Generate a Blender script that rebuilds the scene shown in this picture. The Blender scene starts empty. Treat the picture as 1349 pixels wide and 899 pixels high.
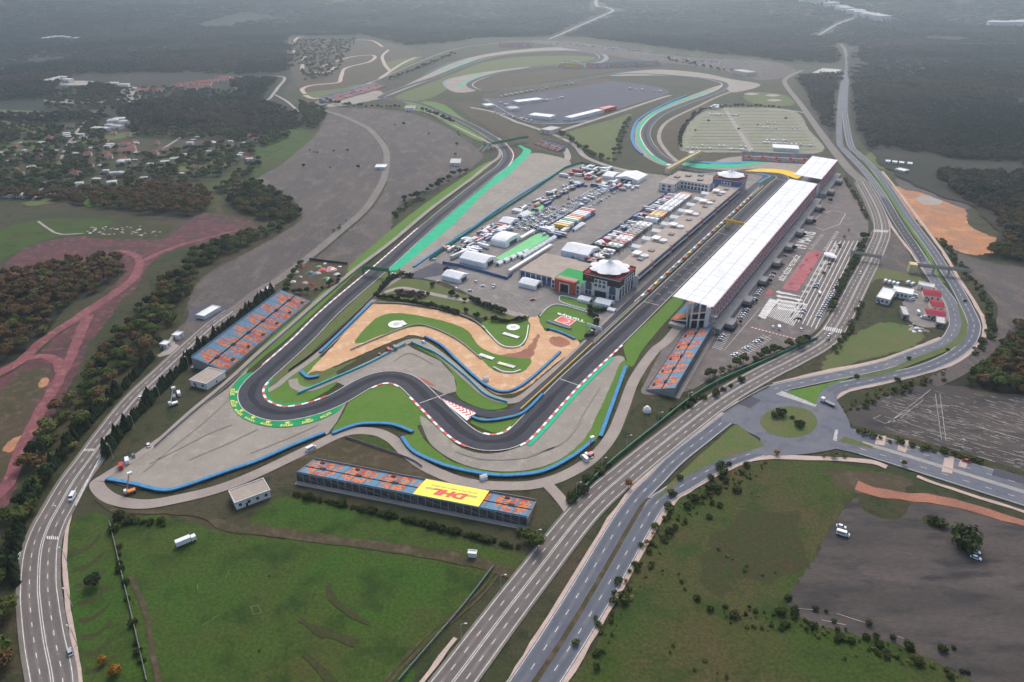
import bpy, math, random
from mathutils import Vector, Matrix, noise
random.seed(7)
R = math.radians
S = bpy.context.scene
COL = S.collection
# ------------------------------------------------------------------ camera
CAMH, FPX, HOR, CX, CY = 240.0, 935.0, -50.0, 674.5, 449.5
PITCH = math.atan((CY - HOR) / FPX)
cd = bpy.data.cameras.new('camera'); cam = bpy.data.objects.new('camera', cd); COL.objects.link(cam)
cam.location = (0, 0, CAMH); cam.rotation_euler = (math.pi/2 - PITCH, 0, 0)
cd.sensor_width = 36; cd.lens = 36 * FPX / 1349; cd.clip_start = 1; cd.clip_end = 30000
S.camera = cam
# ------------------------------------------------------------------ sky, sun, exposure (overcast)
SUN_EL, SUN_AZ = 48, 8           # azimuth clockwise from +Y
W = bpy.data.worlds.new('World'); S.world = W; W.use_nodes = True
nt = W.node_tree; sky = nt.nodes.new('ShaderNodeTexSky'); sky.sky_type = 'NISHITA'; sky.sun_disc = False
sky.sun_elevation = R(SUN_EL); sky.sun_rotation = R(SUN_AZ); sky.air_density = 1.0; sky.dust_density = 4.0; sky.ozone_density = 0.6
nt.links.new(sky.outputs[0], nt.nodes['Background'].inputs[0]); nt.nodes['Background'].inputs[1].default_value = 0.15
sd = bpy.data.lights.new('sun', 'SUN'); sun = bpy.data.objects.new('sun', sd); COL.objects.link(sun)
sd.energy = 1.0; sd.angle = R(30); sd.color = (1, .97, .93)
sun.rotation_euler = (R(90 - SUN_EL), 0, R(180 - SUN_AZ)) 
S.view_settings.view_transform = 'Standard'; S.view_settings.look = 'None'; S.view_settings.gamma = 1
S.view_settings.exposure = 0.32
S.render.engine = 'CYCLES'
S.cycles.max_bounces = 5; S.cycles.diffuse_bounces = 3; S.cycles.volume_bounces = 1
S.cycles.transparent_max_bounces = 8; S.cycles.glossy_bounces = 2
# ------------------------------------------------------------------ pixel -> ground
SP, CP = math.sin(PITCH), math.cos(PITCH)
def hgt(x, y):
    """height of the terrain: flat round the circuit, low hills beyond"""
    r = math.hypot(x, y)
    k = min(1, max(0, (r - 2900) / 1500)); k = k * k * (3 - 2 * k)
    if k == 0: return 0.0
    h = 40 + 70 * noise.noise(Vector((x / 1500, y / 1500, 3.1))) + 30 * noise.noise(Vector((x / 520, y / 520, 9.2)))
    h += 95 * math.exp(-(((x + 2250) / 900) ** 2 + ((y - 3250) / 420) ** 2)) + 60 * math.exp(-(((x + 900) / 1300) ** 2 + ((y - 4700) / 600) ** 2))
    h += 70 * math.exp(-(((x - 2900) / 900) ** 2 + ((y - 4300) / 700) ** 2))
    return max(0, k * h)
def P(x, y, z=0.0):
    u = (x - CX) / FPX; v = (y - CY) / FPX
    d = (u, CP - v * SP, -SP - v * CP)
    t = (CAMH - z) / -d[2]
    X, Y = d[0] * t, d[1] * t
    if z == 0 and math.hypot(X, Y) > 2900:
        for _ in range(12):
            t += .6 * ((CAMH - hgt(X, Y)) / -d[2] - t); X, Y = d[0] * t, d[1] * t
    return Vector((X, Y))
def PX(X, Y, Z=0.0):
    dz = Z - CAMH
    depth = Y * CP - dz * SP; up = Y * SP + dz * CP
    return (CX + FPX * X / depth, CY - FPX * up / depth)
# frame of the pit straight: u along it, v to its right
D = P(1325, -49.99); D.normalize(); N = Vector((D.y, -D.x))
O = P(886, 391, 22); DANG = math.atan2(D.y, D.x)
def U(u, v): return O + D * u + N * v
def inpoly(x, y, poly):
    c = False; j = len(poly) - 1
    for i in range(len(poly)):
        xi, yi = poly[i]; xj, yj = poly[j]
        if (yi > y) != (yj > y) and x < (xj - xi) * (y - yi) / (yj - yi) + xi: c = not c
        j = i
    return c
# ------------------------------------------------------------------ mesh helpers
class MB:
    def __init__(s): s.v = []; s.f = []; s.m = []
    def face(s, pts, m=0):
        n = len(s.v); s.v += [tuple(p) for p in pts]; s.f.append(tuple(range(n, n + len(pts)))); s.m.append(m)
    def box(s, x0, x1, y0, y1, z0, z1, m=0, top=None, bottom=True):
        n = len(s.v)
        s.v += [(x0,y0,z0),(x1,y0,z0),(x1,y1,z0),(x0,y1,z0),(x0,y0,z1),(x1,y0,z1),(x1,y1,z1),(x0,y1,z1)]
        for f, k in (((4,5,6,7), m if top is None else top),((0,1,5,4),m),((1,2,6,5),m),((2,3,7,6),m),((3,0,4,7),m)):
            s.f.append(tuple(n+i for i in f)); s.m.append(k)
        if bottom: s.f.append((n+3,n+2,n+1,n)); s.m.append(m)
    def prism(s, poly, z0, z1, m=0, top=None):
        k = len(poly); n = len(s.v)
        s.v += [(p[0],p[1],z0) for p in poly] + [(p[0],p[1],z1) for p in poly]
        s.f.append(tuple(range(n+k, n+2*k))); s.m.append(m if top is None else top)
        for i in range(k):
            j = (i+1) % k; s.f.append((n+i, n+j, n+k+j, n+k+i)); s.m.append(m)
    def bar(s, a, b, r, m=0, sides=5, r2=None):
        a = Vector(a); b = Vector(b); d = (b-a).normalized(); r2 = r if r2 is None else r2
        e = d.cross(Vector((0,0,1)) if abs(d.z) < .9 else Vector((1,0,0))).normalized(); g = d.cross(e); n = len(s.v)
        for q, rr in ((a,r),(b,r2)):
            for i in range(sides):
                t = 2*math.pi*i/sides; s.v.append(tuple(q + (e*math.cos(t)+g*math.sin(t))*rr))
        for i in range(sides):
            j = (i+1) % sides; s.f.append((n+i,n+j,n+sides+j,n+sides+i)); s.m.append(m)
        s.f.append(tuple(n+sides+i for i in range(sides))); s.m.append(m)
    def cone(s, c, r0, r1, z0, z1, m=0, k=12):
        n = len(s.v)
        for r, z in ((r0,z0),(r1,z1)):
            for i in range(k): s.v.append((c[0]+r*math.cos(6.28318*i/k), c[1]+r*math.sin(6.28318*i/k), z))
        for i in range(k):
            j = (i+1)%k; s.f.append((n+i,n+j,n+k+j,n+k+i)); s.m.append(m)
        s.f.append(tuple(n+k+i for i in range(k))); s.m.append(m)
    def gable(s, x0, x1, y0, y1, z0, z1, m=0):      # ridge along x
        yc = (y0+y1)/2
        A,B,C_,D_,E,F = (x0,y0,z0),(x1,y0,z0),(x1,y1,z0),(x0,y1,z0),(x0,yc,z1),(x1,yc,z1)
        for q in ([A,B,F,E],[C_,D_,E,F],[D_,A,E],[B,C_,F]): s.face(q, m)
    def hip(s, x0, x1, y0, y1, z0, z1, ins, m=0):
        yc = (y0+y1)/2
        A,B,C_,D_,E,F = (x0,y0,z0),(x1,y0,z0),(x1,y1,z0),(x0,y1,z0),(x0+ins,yc,z1),(x1-ins,yc,z1)
        for q in ([A,B,F,E],[C_,D_,E,F],[D_,A,E],[B,C_,F]): s.face(q, m)
    def mesh(s, name, mats):
        me = bpy.data.meshes.new(name); me.from_pydata(s.v, [], s.f)
        for m in mats: me.materials.append(m)
        if len(mats) > 1: me.polygons.foreach_set('material_index', s.m)
        me.update(); return me
    def build(s, name, mats, parent=None):
        if not isinstance(mats, (list, tuple)): mats = [mats]
        return link(name, s.mesh(name, mats), parent)
def link(name, data, parent=None, loc=None, rz=None):
    o = bpy.data.objects.new(name, data); COL.objects.link(o)
    if parent: o.parent = parent
    if loc is not None: o.location = loc
    if rz is not None: o.rotation_euler.z = rz
    return o
def tag(o, label=None, cat=None, group=None, kind=None):
    if label: o['label'] = label
    if cat: o['category'] = cat
    if group: o['group'] = group
    if kind: o['kind'] = kind
    return o
def thing(name, label, cat, loc=(0,0,0), rz=0, group=None):
    o = link(name, None, None, loc, rz); o.empty_display_size = 1
    return tag(o, label, cat, group)
KIDS = {}
def kids(o):
    return KIDS.get(o.name) or [c for c in COL.objects if c.parent == o]
def copy_tree(o, ch=None, loc=None, rz=None, sc=None, label=None):
    c = o.copy(); COL.objects.link(c)
    if loc is not None: c.location = loc
    if rz is not None: c.rotation_euler.z = rz
    if sc is not None: c.scale = sc if hasattr(sc, '__len__') else (sc, sc, sc)
    if label: c['label'] = label
    for k in (ch or []):
        d = k.copy(); COL.objects.link(d); d.parent = c
    return c
def catmull(pts, closed=False, n=6):
    out = []; k = len(pts)
    rng = range(k if closed else k - 1)
    for i in rng:
        p0 = pts[(i-1) % k] if closed or i else pts[0]; p1 = pts[i]; p2 = pts[(i+1) % k]
        p3 = pts[(i+2) % k] if closed or i + 2 < k else pts[-1]
        for j in range(n):
            t = j / n
            out.append(.5 * ((2*p1) + (p2-p0)*t + (2*p0-5*p1+4*p2-p3)*t*t + (3*p1-p0-3*p2+p3)*t*t*t))
    if not closed: out.append(pts[-1])
    return out
SHEETS = []          # (world polygon, bbox, z)
def regsheet(poly, z):
    xs = [p[0] for p in poly]; ys = [p[1] for p in poly]
    SHEETS.append(([(p[0], p[1]) for p in poly], (min(xs), max(xs), min(ys), max(ys)), z))
def gz(x, y):
    b = 0.0
    for poly, bb, z in SHEETS:
        if z > b and bb[0] <= x <= bb[1] and bb[2] <= y <= bb[3] and inpoly(x, y, poly): b = z
    return b + hgt(x, y)
ZC = [0.02]
def sheet(name, pts, mat, z=None, smooth=True, rough=0.0, parent=None, world=False, reg=True, kind='structure'):
    """flat patch laid on the ground; outline in photo pixels"""
    w = [Vector(p) for p in pts] if world else [P(*p) for p in pts]
    if smooth: w = catmull(w, True, 5)
    if rough:
        o = []
        for i in range(len(w)):
            a, b = w[i], w[(i+1) % len(w)]; L = (b-a).length; n = max(1, min(14, int(L / max(2.0, rough))))
            for j in range(n):
                q = a + (b-a) * (j / n); s = rough * 2.2
                q = q + Vector((noise.noise(Vector((q.x/s, q.y/s, 1.7))), noise.noise(Vector((q.x/s, q.y/s, 7.3))))) * rough * 1.5
                o.append(q)
        w = o
    if z is None: ZC[0] += .006; z = ZC[0]
    if sum(a.x*b.y - b.x*a.y for a, b in zip(w, w[1:] + w[:1])) < 0: w = w[::-1]
    far = any(math.hypot(q.x, q.y) > 2900 for q in w)
    me = bpy.data.meshes.new(name); me.from_pydata([(q.x, q.y, z + (hgt(q.x, q.y) + 1 if far else 0)) for q in w], [], [tuple(range(len(w)))])
    me.materials.append(mat); me.update()
    ob = link(name, me, parent)
    if reg: regsheet(w, z)
    if kind and not parent: ob['kind'] = kind
    return ob
def path_world(pts, n=6, smooth=True):
    w = [P(*p) for p in pts]
    return catmull(w, False, n) if smooth else w
def resample(w, step):
    o = [w[0]]; acc = 0
    for a, b in zip(w, w[1:]):
        L = (b-a).length
        if L < 1e-6: continue
        d = (b-a)/L; t = step - acc
        while t <= L: o.append(a + d*t); t += step
        acc = (acc + L) % step if step else 0
    return o
def normals(w):
    o = []
    for i in range(len(w)):
        a = w[max(0, i-1)]; b = w[min(len(w)-1, i+1)]; d = (b-a)
        d = d.normalized() if d.length > 1e-9 else Vector((1, 0)); o.append(Vector((d.y, -d.x)))   # right-hand side
    return o
def ribbon(name, pts, width, mat, z, parent=None, world=False, off=0.0, reg=True, smooth=True, kind='structure', rough=0, n=6):
    """strip of ground along a line; width may be a list (one per photo point)"""
    w = pts if world else path_world(pts, n, smooth)
    if isinstance(width, (list, tuple)):
        k = len(width) - 1
        ws = [width[min(k, int(t))] * (1 - (t - int(t))) + width[min(k, int(t) + 1)] * (t - int(t)) for t in (i * k / (len(w) - 1) for i in range(len(w)))]
    else: ws = [width] * len(w)
    nn = normals(w); v = []; f = []
    for i, (q, m, wd) in enumerate(zip(w, nn, ws)):
        h = hgt(q.x, q.y); h = h + 1 if h else 0
        j1 = j2 = 0
        if rough: j1 = rough * noise.noise(Vector((q.x/9, q.y/9, 2))); j2 = rough * noise.noise(Vector((q.x/9, q.y/9, 5)))
        a = q + m * (off - wd/2 + j1); b = q + m * (off + wd/2 + j2)
        v += [(a.x, a.y, z + h), (b.x, b.y, z + h)]
        if i: f.append((2*i-2, 2*i-1, 2*i+1, 2*i))
    me = bpy.data.meshes.new(name); me.from_pydata(v, [], f); me.materials.append(mat); me.update()
    ob = link(name, me, parent)
    if reg:
        for i in range(0, len(w)-1, 6):
            j = min(len(w)-1, i+6); seg = [v[2*k] for k in range(i, j+1)] + [v[2*k+1] for k in range(j, i-1, -1)]
            regsheet(seg, z)
    if kind and not parent: ob['kind'] = kind
    return ob
def dashes(w, off, width, dash, gap, z, mb, m=0, start=0):
    """painted dashes (gap 0 = solid line) along a world path"""
    nn = normals(w); line = [q + k*off for q, k in zip(w, nn)]
    if gap == 0:
        n2 = normals(line)
        for i in range(len(line)-1):
            a, b = line[i], line[i+1]
            mb.face([(*(a-n2[i]*width/2), z), (*(a+n2[i]*width/2), z), (*(b+n2[i+1]*width/2), z), (*(b-n2[i+1]*width/2), z)], m)
        return
    rs = resample(line, 1.0); n2 = normals(rs); i = start; k = int(dash + gap)
    while i + dash < len(rs):
        a, b = rs[i], rs[int(i+dash)]; na = n2[i]
        mb.face([(*(a-na*width/2), z), (*(a+na*width/2), z), (*(b+na*width/2), z), (*(b-na*width/2), z)], m)
        i += k
# ------------------------------------------------------------------ materials
def lin(c): 
    c /= 255.0; return c/12.92 if c <= .04045 else ((c+.055)/1.055)**2.4
def rgb(*c): return (lin(c[0]), lin(c[1]), lin(c[2]), 1)
def mat(name, a, b=None, s1=.05, c=None, s2=.6, rough=.9, fine=.18, s3=2.5, spec=.25, bump=0, rnd=0, stretch=None, metal=0, lo=.38, hi=.62):
    """procedural: a/b blotches at s1, c patches at s2, fine value grain at s3 (per metre)"""
    m = bpy.data.materials.new(name); m.use_nodes = True; n = m.node_tree.nodes; l = m.node_tree.links
    bs = n['Principled BSDF']; bs.inputs['Roughness'].default_value = rough; bs.inputs['Metallic'].default_value = metal
    bs.inputs['Specular IOR Level'].default_value = spec
    geo = n.new('ShaderNodeNewGeometry'); src = geo.outputs['Position']
    if stretch:
        mp = n.new('ShaderNodeMapping'); mp.inputs['Scale'].default_value = stretch[:3]; mp.inputs['Rotation'].default_value[2] = stretch[3] if len(stretch) > 3 else 0
        l.new(src, mp.inputs[0]); src = mp.outputs[0]
    def nz(scale, det=4, w=0.0):
        t = n.new('ShaderNodeTexNoise'); t.inputs['Scale'].default_value = scale; t.inputs['Detail'].default_value = det; t.inputs['Roughness'].default_value = .6
        l.new(src, t.inputs['Vector']); return t.outputs['Fac']
    def ramp(x, lo, hi):
        r = n.new('ShaderNodeMapRange'); r.inputs[1].default_value = lo; r.inputs[2].default_value = hi; l.new(x, r.inputs[0]); return r.outputs[0]
    def mix(f, x, y, t='MIX'):
        k = n.new('ShaderNodeMix'); k.data_type = 'RGBA'; k.blend_type = t
        if isinstance(f, float): k.inputs[0].default_value = f
        else: l.new(f, k.inputs[0])
        for i, q in ((6, x), (7, y)):
            if hasattr(q, 'links'): l.new(q, k.inputs[i])
            else: k.inputs[i].default_value = q
        return k.outputs[2]
    col = a
    if b: col = mix(ramp(nz(s1, 5), lo, hi), a, b)
    if c: col = mix(ramp(nz(s2, 3), .5, .68), col, c)
    if rnd:
        oi = n.new('ShaderNodeObjectInfo'); hs = n.new('ShaderNodeHueSaturation')
        mr = n.new('ShaderNodeMapRange'); mr.inputs[3].default_value = 1 - rnd; mr.inputs[4].default_value = 1 + rnd; l.new(oi.outputs['Random'], mr.inputs[0]); l.new(mr.outputs[0], hs.inputs['Value'])
        if hasattr(col, 'links'): l.new(col, hs.inputs['Color'])
        else: hs.inputs['Color'].default_value = col
        col = hs.outputs[0]
    if fine:
        g = n.new('ShaderNodeMapRange'); l.new(nz(s3, 3), g.inputs[0]); g.inputs[1].default_value = .3; g.inputs[2].default_value = .7
        g.inputs[3].default_value = 1 - fine; g.inputs[4].default_value = 1 + fine
        cb = n.new('ShaderNodeCombineColor'); [l.new(g.outputs[0], cb.inputs[i]) for i in range(3)]
        col = mix(1.0, col, cb.outputs[0], 'MULTIPLY')
    if hasattr(col, 'links'): l.new(col, bs.inputs['Base Color'])
    else: bs.inputs['Base Color'].default_value = col
    if bump:
        bp = n.new('ShaderNodeBump'); bp.inputs['Strength'].default_value = bump; bp.inputs['Distance'].default_value = .5; l.new(nz(s3*.6, 4), bp.inputs['Height']); l.new(bp.outputs[0], bs.inputs['Normal'])
    return m
def paint(name, c, rough=.5, fine=.08, s3=1.2, spec=.4, **k): return mat(name, rgb(*c), rough=rough, fine=fine, s3=s3, spec=spec, **k)
M = {}
M['ground'] = mat('ground', rgb(54,62,34), rgb(74,66,50), .012, rgb(40,50,28), .11, fine=.34, s3=.9, bump=.4)
M['meadow'] = mat('meadow', rgb(52,84,21), rgb(68,74,32), .02, rgb(40,63,18), .06, fine=.34, s3=.7, bump=.5, lo=.36, hi=.66)
M['scrub'] = mat('scrub', rgb(50,60,30), rgb(70,64,42), .03, rgb(36,44,24), .16, fine=.36, s3=.8, bump=.5)
M['verge'] = mat('verge', rgb(80,122,38), rgb(92,126,48), .06, rgb(104,120,58), .3, fine=.14, s3=1.6)
M['verge_dull'] = mat('verge_dull', rgb(84,104,50), rgb(98,104,62), .05, rgb(104,94,66), .2, fine=.2, s3=1.2)
M['forest_floor'] = mat('forest_floor', rgb(34,42,30), rgb(54,48,40), .006, rgb(28,36,26), .05, fine=.3, s3=.4)
M['brown'] = mat('brown_earth', rgb(80,68,52), rgb(66,64,40), .04, rgb(94,82,66), .17, fine=.25, s3=.9)
M['pink'] = mat('pink_earth', rgb(98,60,64), rgb(72,56,56), .035, rgb(116,80,76), .15, fine=.25, s3=.7)
M['pinkroad'] = mat('pink_track', rgb(138,84,88), rgb(112,68,73), .05, rgb(154,106,102), .2, fine=.18, s3=1.0)
M['orange'] = mat('orange_earth', rgb(184,128,86), rgb(160,120,96), .03, rgb(196,146,104), .05, fine=.18, s3=.5)
M['redearth'] = mat('red_earth', rgb(170,116,92), rgb(150,104,86), .05, fine=.2, s3=.8)
M['dirt'] = mat('dirt', rgb(216,174,134), rgb(202,158,118), .04, rgb(224,190,154), .12, fine=.12, s3=.8, lo=.3, hi=.7)
M['lot'] = mat('lot_tarmac', rgb(96,88,83), rgb(82,78,78), .014, rgb(110,100,93), .05, fine=.2, s3=.4, stretch=(1.6,.7,1,.4))
M['lot_streak'] = mat('lot_streak', rgb(72,67,64), rgb(92,84,79), .03, rgb(56,54,55), .09, fine=.2, s3=.9, stretch=(.35,1.3,1,.5))
M['lot_dark'] = mat('lot_dark', rgb(82,84,96), rgb(90,88,96), .02, rgb(74,78,90), .08, fine=.12, s3=.6)
M['paddock'] = mat('paddock_paving', rgb(140,134,128), rgb(126,121,117), .03, rgb(150,143,136), .1, fine=.1, s3=.7)
M['carpark'] = mat('carpark_tarmac', rgb(120,111,107), rgb(106,99,97), .02, rgb(130,121,116), .1, fine=.1, s3=.7)
M['gravelpark'] = mat('gravel_park', rgb(146,144,128), rgb(136,138,114), .03, rgb(128,130,104), .1, fine=.1, s3=.5)
M['runoff'] = mat('runoff', rgb(158,150,138), rgb(146,139,129), .03, rgb(164,156,144), .14, fine=.1, s3=.9)
M['track'] = mat('track_asphalt', rgb(55,57,68), rgb(62,64,74), .05, rgb(50,52,62), .3, fine=.1, s3=1.4, rough=.75)
M['road'] = mat('road_old', rgb(124,117,110), rgb(112,106,101), .03, rgb(132,124,118), .2, fine=.09, s3=1.2, rough=.8)
M['road_new'] = mat('road_new', rgb(102,106,116), rgb(112,114,120), .03, rgb(94,98,108), .15, fine=.09, s3=1.2, rough=.8)
M['patch'] = mat('road_patch', rgb(80,80,88), fine=.12, s3=1.2)
M['concrete'] = mat('concrete', rgb(172,164,154), rgb(158,150,142), .05, fine=.1, s3=.8)
M['sidewalk'] = mat('sidewalk', rgb(198,176,162), rgb(184,164,152), .12, fine=.14, s3=1.0)
M['service'] = mat('service_road', rgb(166,154,144), rgb(152,142,134), .05, fine=.1, s3=1.0)
M['lane'] = mat('lane_white', rgb(226,224,218), rgb(196,192,186), .4, fine=.12, s3=1.5, rough=.7)
M['fadedwhite'] = mat('faded_white', rgb(184,180,172), rgb(140,134,130), .25, fine=.25, s3=1.0, rough=.8)
M['fadedred'] = mat('faded_red', rgb(196,92,100), rgb(170,96,100), .12, rgb(150,110,110), .25, fine=.15, s3=.8)
M['kred'] = paint('kerb_red', (206,58,58)); M['kwhite'] = paint('kerb_white', (236,234,230))
M['teal'] = mat('teal_paint', rgb(52,190,142), rgb(46,178,134), .1, fine=.06, s3=1.0)
M['teal_far'] = M['teal']
M['rolexgreen'] = mat('green_paint', rgb(24,146,88), rgb(30,154,96), .15, fine=.05)
M['yellowpaint'] = mat('yellow_paint', rgb(250,208,56), rgb(244,196,50), .1, fine=.06)
M['letteryellow'] = paint('letter_yellow', (236,226,96))
M['bluepaint'] = mat('blue_paint', rgb(64,140,176), rgb(72,150,184), .1, fine=.08)
M['blue'] = mat('barrier_blue', rgb(84,150,194), rgb(70,134,180), .5, fine=.15, s3=1.5)
M['teal_rail'] = paint('rail_teal', (48,160,176)); M['tyre'] = paint('tyre_black', (40,40,44))
M['white'] = mat('white_membrane', rgb(243,244,244), rgb(229,231,231), .06, rgb(222,223,220), .35, fine=.04, s3=.8, rough=.6)
M['whitewall'] = mat('white_wall', rgb(232,230,226), rgb(216,214,210), .2, fine=.06, s3=.8)
M['roofgravel'] = mat('roof_gravel', rgb(178,164,150), rgb(164,152,142), .1, fine=.1, s3=.9)
M['grey'] = mat('grey_concrete', rgb(150,148,146), rgb(136,134,134), .15, fine=.1, s3=1)
M['dark'] = paint('dark_void', (38,38,42), rough=.8); M['steel'] = paint('steel', (150,152,156), rough=.5)
M['redsteel'] = mat('red_steel', rgb(190,136,140), rgb(176,126,130), .2, fine=.08)
M['terracotta'] = mat('terracotta_wall', rgb(186,84,66), rgb(174,78,62), .2, fine=.08)
M['redterrace'] = mat('red_terrace', rgb(150,52,56), fine=.1, s3=1); M['greenterrace'] = mat('green_turf', rgb(56,158,84), rgb(62,166,92), .2, fine=.08)
M['palecarpet'] = mat('pale_green_carpet', rgb(126,206,140), rgb(134,212,148), .2, fine=.05)
M['black'] = paint('black_cladding', (34,38,44)); M['glass'] = paint('glass', (52,74,96), rough=.15, spec=.6, fine=.25, s3=.5)
M['bluewall'] = paint('blue_wall', (62,100,160)); M['blueglass'] = paint('blue_glass', (56,84,128), rough=.2, spec=.6, fine=.2, s3=.3)
M['dirtywall'] = M['whitewall']; M['redroof'] = mat('red_tiles', rgb(166,92,80), rgb(144,82,74), .3, fine=.12, s3=2, rnd=.18)
M['maroonroof'] = mat('maroon_sheet', rgb(160,52,70), rgb(146,50,66), .15, fine=.1); M['paleroof'] = mat('pale_roof', rgb(206,204,200), rgb(190,186,182), .3, fine=.08, rnd=.1)
M['wallcream'] = mat('cream_wall', rgb(226,214,196), rgb(214,200,184), .4, fine=.08, rnd=.1)
M['seatblue'] = mat('seat_blue', rgb(116,154,178), rgb(100,138,164), .6, fine=.12, s3=2); M['seatorange'] = mat('seat_orange', rgb(216,142,98), rgb(202,122,78), .7, fine=.12, s3=2)
M['seatred'] = mat('seat_red', rgb(196,84,64), fine=.12, s3=2); M['seatgrey'] = mat('seat_grey', rgb(120,124,134), fine=.12, s3=2)
M['greenfence'] = mat('green_fence', rgb(40,132,106), rgb(36,118,96), .3, fine=.12); M['bluefence'] = mat('blue_fence', rgb(66,98,150), rgb(58,86,138), .3, fine=.12)
M['greensteel'] = paint('green_steel', (40,120,84)); M['creamsteel'] = mat('cream_steel', rgb(224,206,160), rgb(210,190,146), .2, fine=.08)
M['mesh'] = paint('mesh_grey', (120,122,124)); M['pole'] = paint('pole_grey', (170,172,172)); M['lamp'] = paint('lamp_head', (210,212,212))
M['dhlyellow'] = mat('banner_yellow', rgb(255,238,110), rgb(252,234,100), .2, fine=.03); M['dhlred'] = paint('banner_red', (206,72,62)); M['bannergrey'] = paint('banner_grey', (150,140,96))
M['flagred'] = mat('flag_red', rgb(240,120,118), rgb(232,108,108), .3, fine=.06)
for k, c in dict(c_white=(232,234,236), c_silver=(176,180,184), c_black=(44,46,52), c_red=(188,44,44), c_blue=(52,84,140), c_grey=(110,114,120), c_yellow=(240,190,60), c_orange=(226,130,52), c_green=(70,140,90), c_cream=(228,216,180), c_pink=(214,170,166), c_teal=(60,120,130)).items():
    M[k] = paint(k, c, rough=.35, spec=.5, fine=.05)
def foliage(name, a, b, c, rnd=.22):
    a, b, c = [[min(255, v*(1.0 if 'dark' in name else 1.2)) for v in q] for q in (a, b, c)]
    return mat(name, rgb(*a), rgb(*b), .09, rgb(*c), .35, fine=.35, s3=.8, rnd=rnd, spec=.1)
M['leaf_brown'] = foliage('autumn_leaves', (88,68,46), (74,64,40), (98,74,54)); M['leaf_green'] = foliage('green_leaves', (58,70,32), (72,78,40), (48,60,28))
M['leaf_dark'] = foliage('dark_needles', (38,52,34), (46,58,38), (32,44,30), .15); M['leaf_yellow'] = foliage('yellow_leaves', (128,88,36), (112,82,38), (140,104,46))
M['leaf_olive'] = foliage('olive_leaves', (92,90,54), (82,84,44), (104,98,62)); M['leaf_purple'] = foliage('purple_leaves', (62,44,54), (74,50,60), (54,40,48))
M['leaf_far'] = mat('far_leaves', rgb(40,54,38), rgb(88,76,62), .003, rgb(34,50,36), .012, fine=.35, s3=.25, rnd=.25, spec=.05)
M['leaf_village'] = mat('village_leaves', rgb(44,62,38), rgb(74,74,44), .01, rgb(90,72,56), .02, fine=.35, s3=.4, rnd=.3, spec=.05)
M['bark'] = paint('bark', (84,72,62), rough=.95, fine=.25)

M['wear'] = mat('wheel_wear', rgb(104,97,94), rgb(114,106,102), .08, fine=.1, s3=1.0); M['rubber'] = mat('rubber_line', rgb(48,49,57), rgb(53,54,62), .08, fine=.1)
M['wear_new'] = mat('wheel_wear_new', rgb(92,96,106), rgb(100,104,112), .08, fine=.1)
M['underside'] = mat('timber_underside', rgb(108,100,94), rgb(90,84,80), .3, fine=.2); M['deck'] = paint('roof_joint', (206,210,212)); M['grassy_earth'] = mat('grassy_earth', rgb(62,60,34), rgb(54,64,28), .1, rgb(70,62,42), .3, fine=.3, s3=.8)

M['meadow_dry'] = mat('meadow_dry', rgb(56,74,24), rgb(76,70,40), .018, rgb(46,66,22), .06, fine=.36, s3=.7, bump=.5)
M['skid'] = mat('skid_marks', rgb(140,133,123), rgb(150,143,132), .2, fine=.1); M['faintline'] = mat('faint_line', rgb(112,122,84), rgb(84,98,50), .3, fine=.2)
M['leaf_bush'] = foliage('bush_leaves', (44,56,28), (56,60,34), (36,46,26), .25)
# ------------------------------------------------------------------ terrain
def terrain():
    xs = sorted(set([i*500 for i in range(-17, 18)] + [i*170 for i in range(-22, 23)])); ys = sorted(set([-900, -300] + [i*120 for i in range(0, 76)]))
    v = [(x, y, hgt(x, y)) for y in ys for x in xs]; k = len(xs)
    f = [(j*k+i, j*k+i+1, (j+1)*k+i+1, (j+1)*k+i) for j in range(len(ys)-1) for i in range(k-1)]
    me = bpy.data.meshes.new('ground'); me.from_pydata(v, [], f); me.materials.append(M['ground']); me.materials.append(M['forest_floor'])
    me.polygons.foreach_set('material_index', [1 if v[q[0]][1] > 2640 else 0 for q in f])
    me.polygons.foreach_set('use_smooth', [True]*len(f)); me.update()
    tag(link('ground', me), kind='structure')
terrain()
# ------------------------------------------------------------------ land cover (outlines in photo pixels)
def cover(name, pts, m, rough=1.5, smooth=True, **k): return sheet(name, pts, M[m], rough=rough, smooth=smooth, **k)
# woods floor, far and near
cover('woodland_floor', [(-420,96),(-100,72),(60,70),(240,66),(376,66),(384,100),(372,128),(405,150),(400,178),(330,182),(180,170),(60,160),(-420,170)], 'forest_floor', 9)
cover('woodland_floor', [(1130,62),(1250,50),(1700,70),(1700,330),(1349,330),(1318,312),(1284,274),(1250,262),(1196,240),(1160,216),(1128,172),(1121,120)], 'forest_floor', 6)
cover('woodland_floor', [(1052,100),(1108,94),(1099,130),(1098,182),(1086,166),(1062,122)], 'forest_floor', 3)
cover('rough_grass', [(1140,204),(1180,196),(1260,214),(1349,218),(1349,232),(1270,230),(1200,226),(1160,222)], 'verge_dull', 4)
cover('woodland_floor', [(1300,262),(1420,250),(1420,372),(1349,352),(1280,338),(1300,330),(1322,320)], 'forest_floor', 3)
cover('scrub_bank', [(1252,300),(1290,350),(1312,392),(1318,440),(1290,470),(1255,492),(1230,488),(1270,465),(1295,440),(1292,415),(1262,365),(1232,318)], 'scrub', 2)
cover('woodland_floor', [(1330,430),(1420,420),(1420,545),(1349,530),(1290,512),(1246,504),(1280,484),(1310,462)], 'forest_floor', 2)
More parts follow.
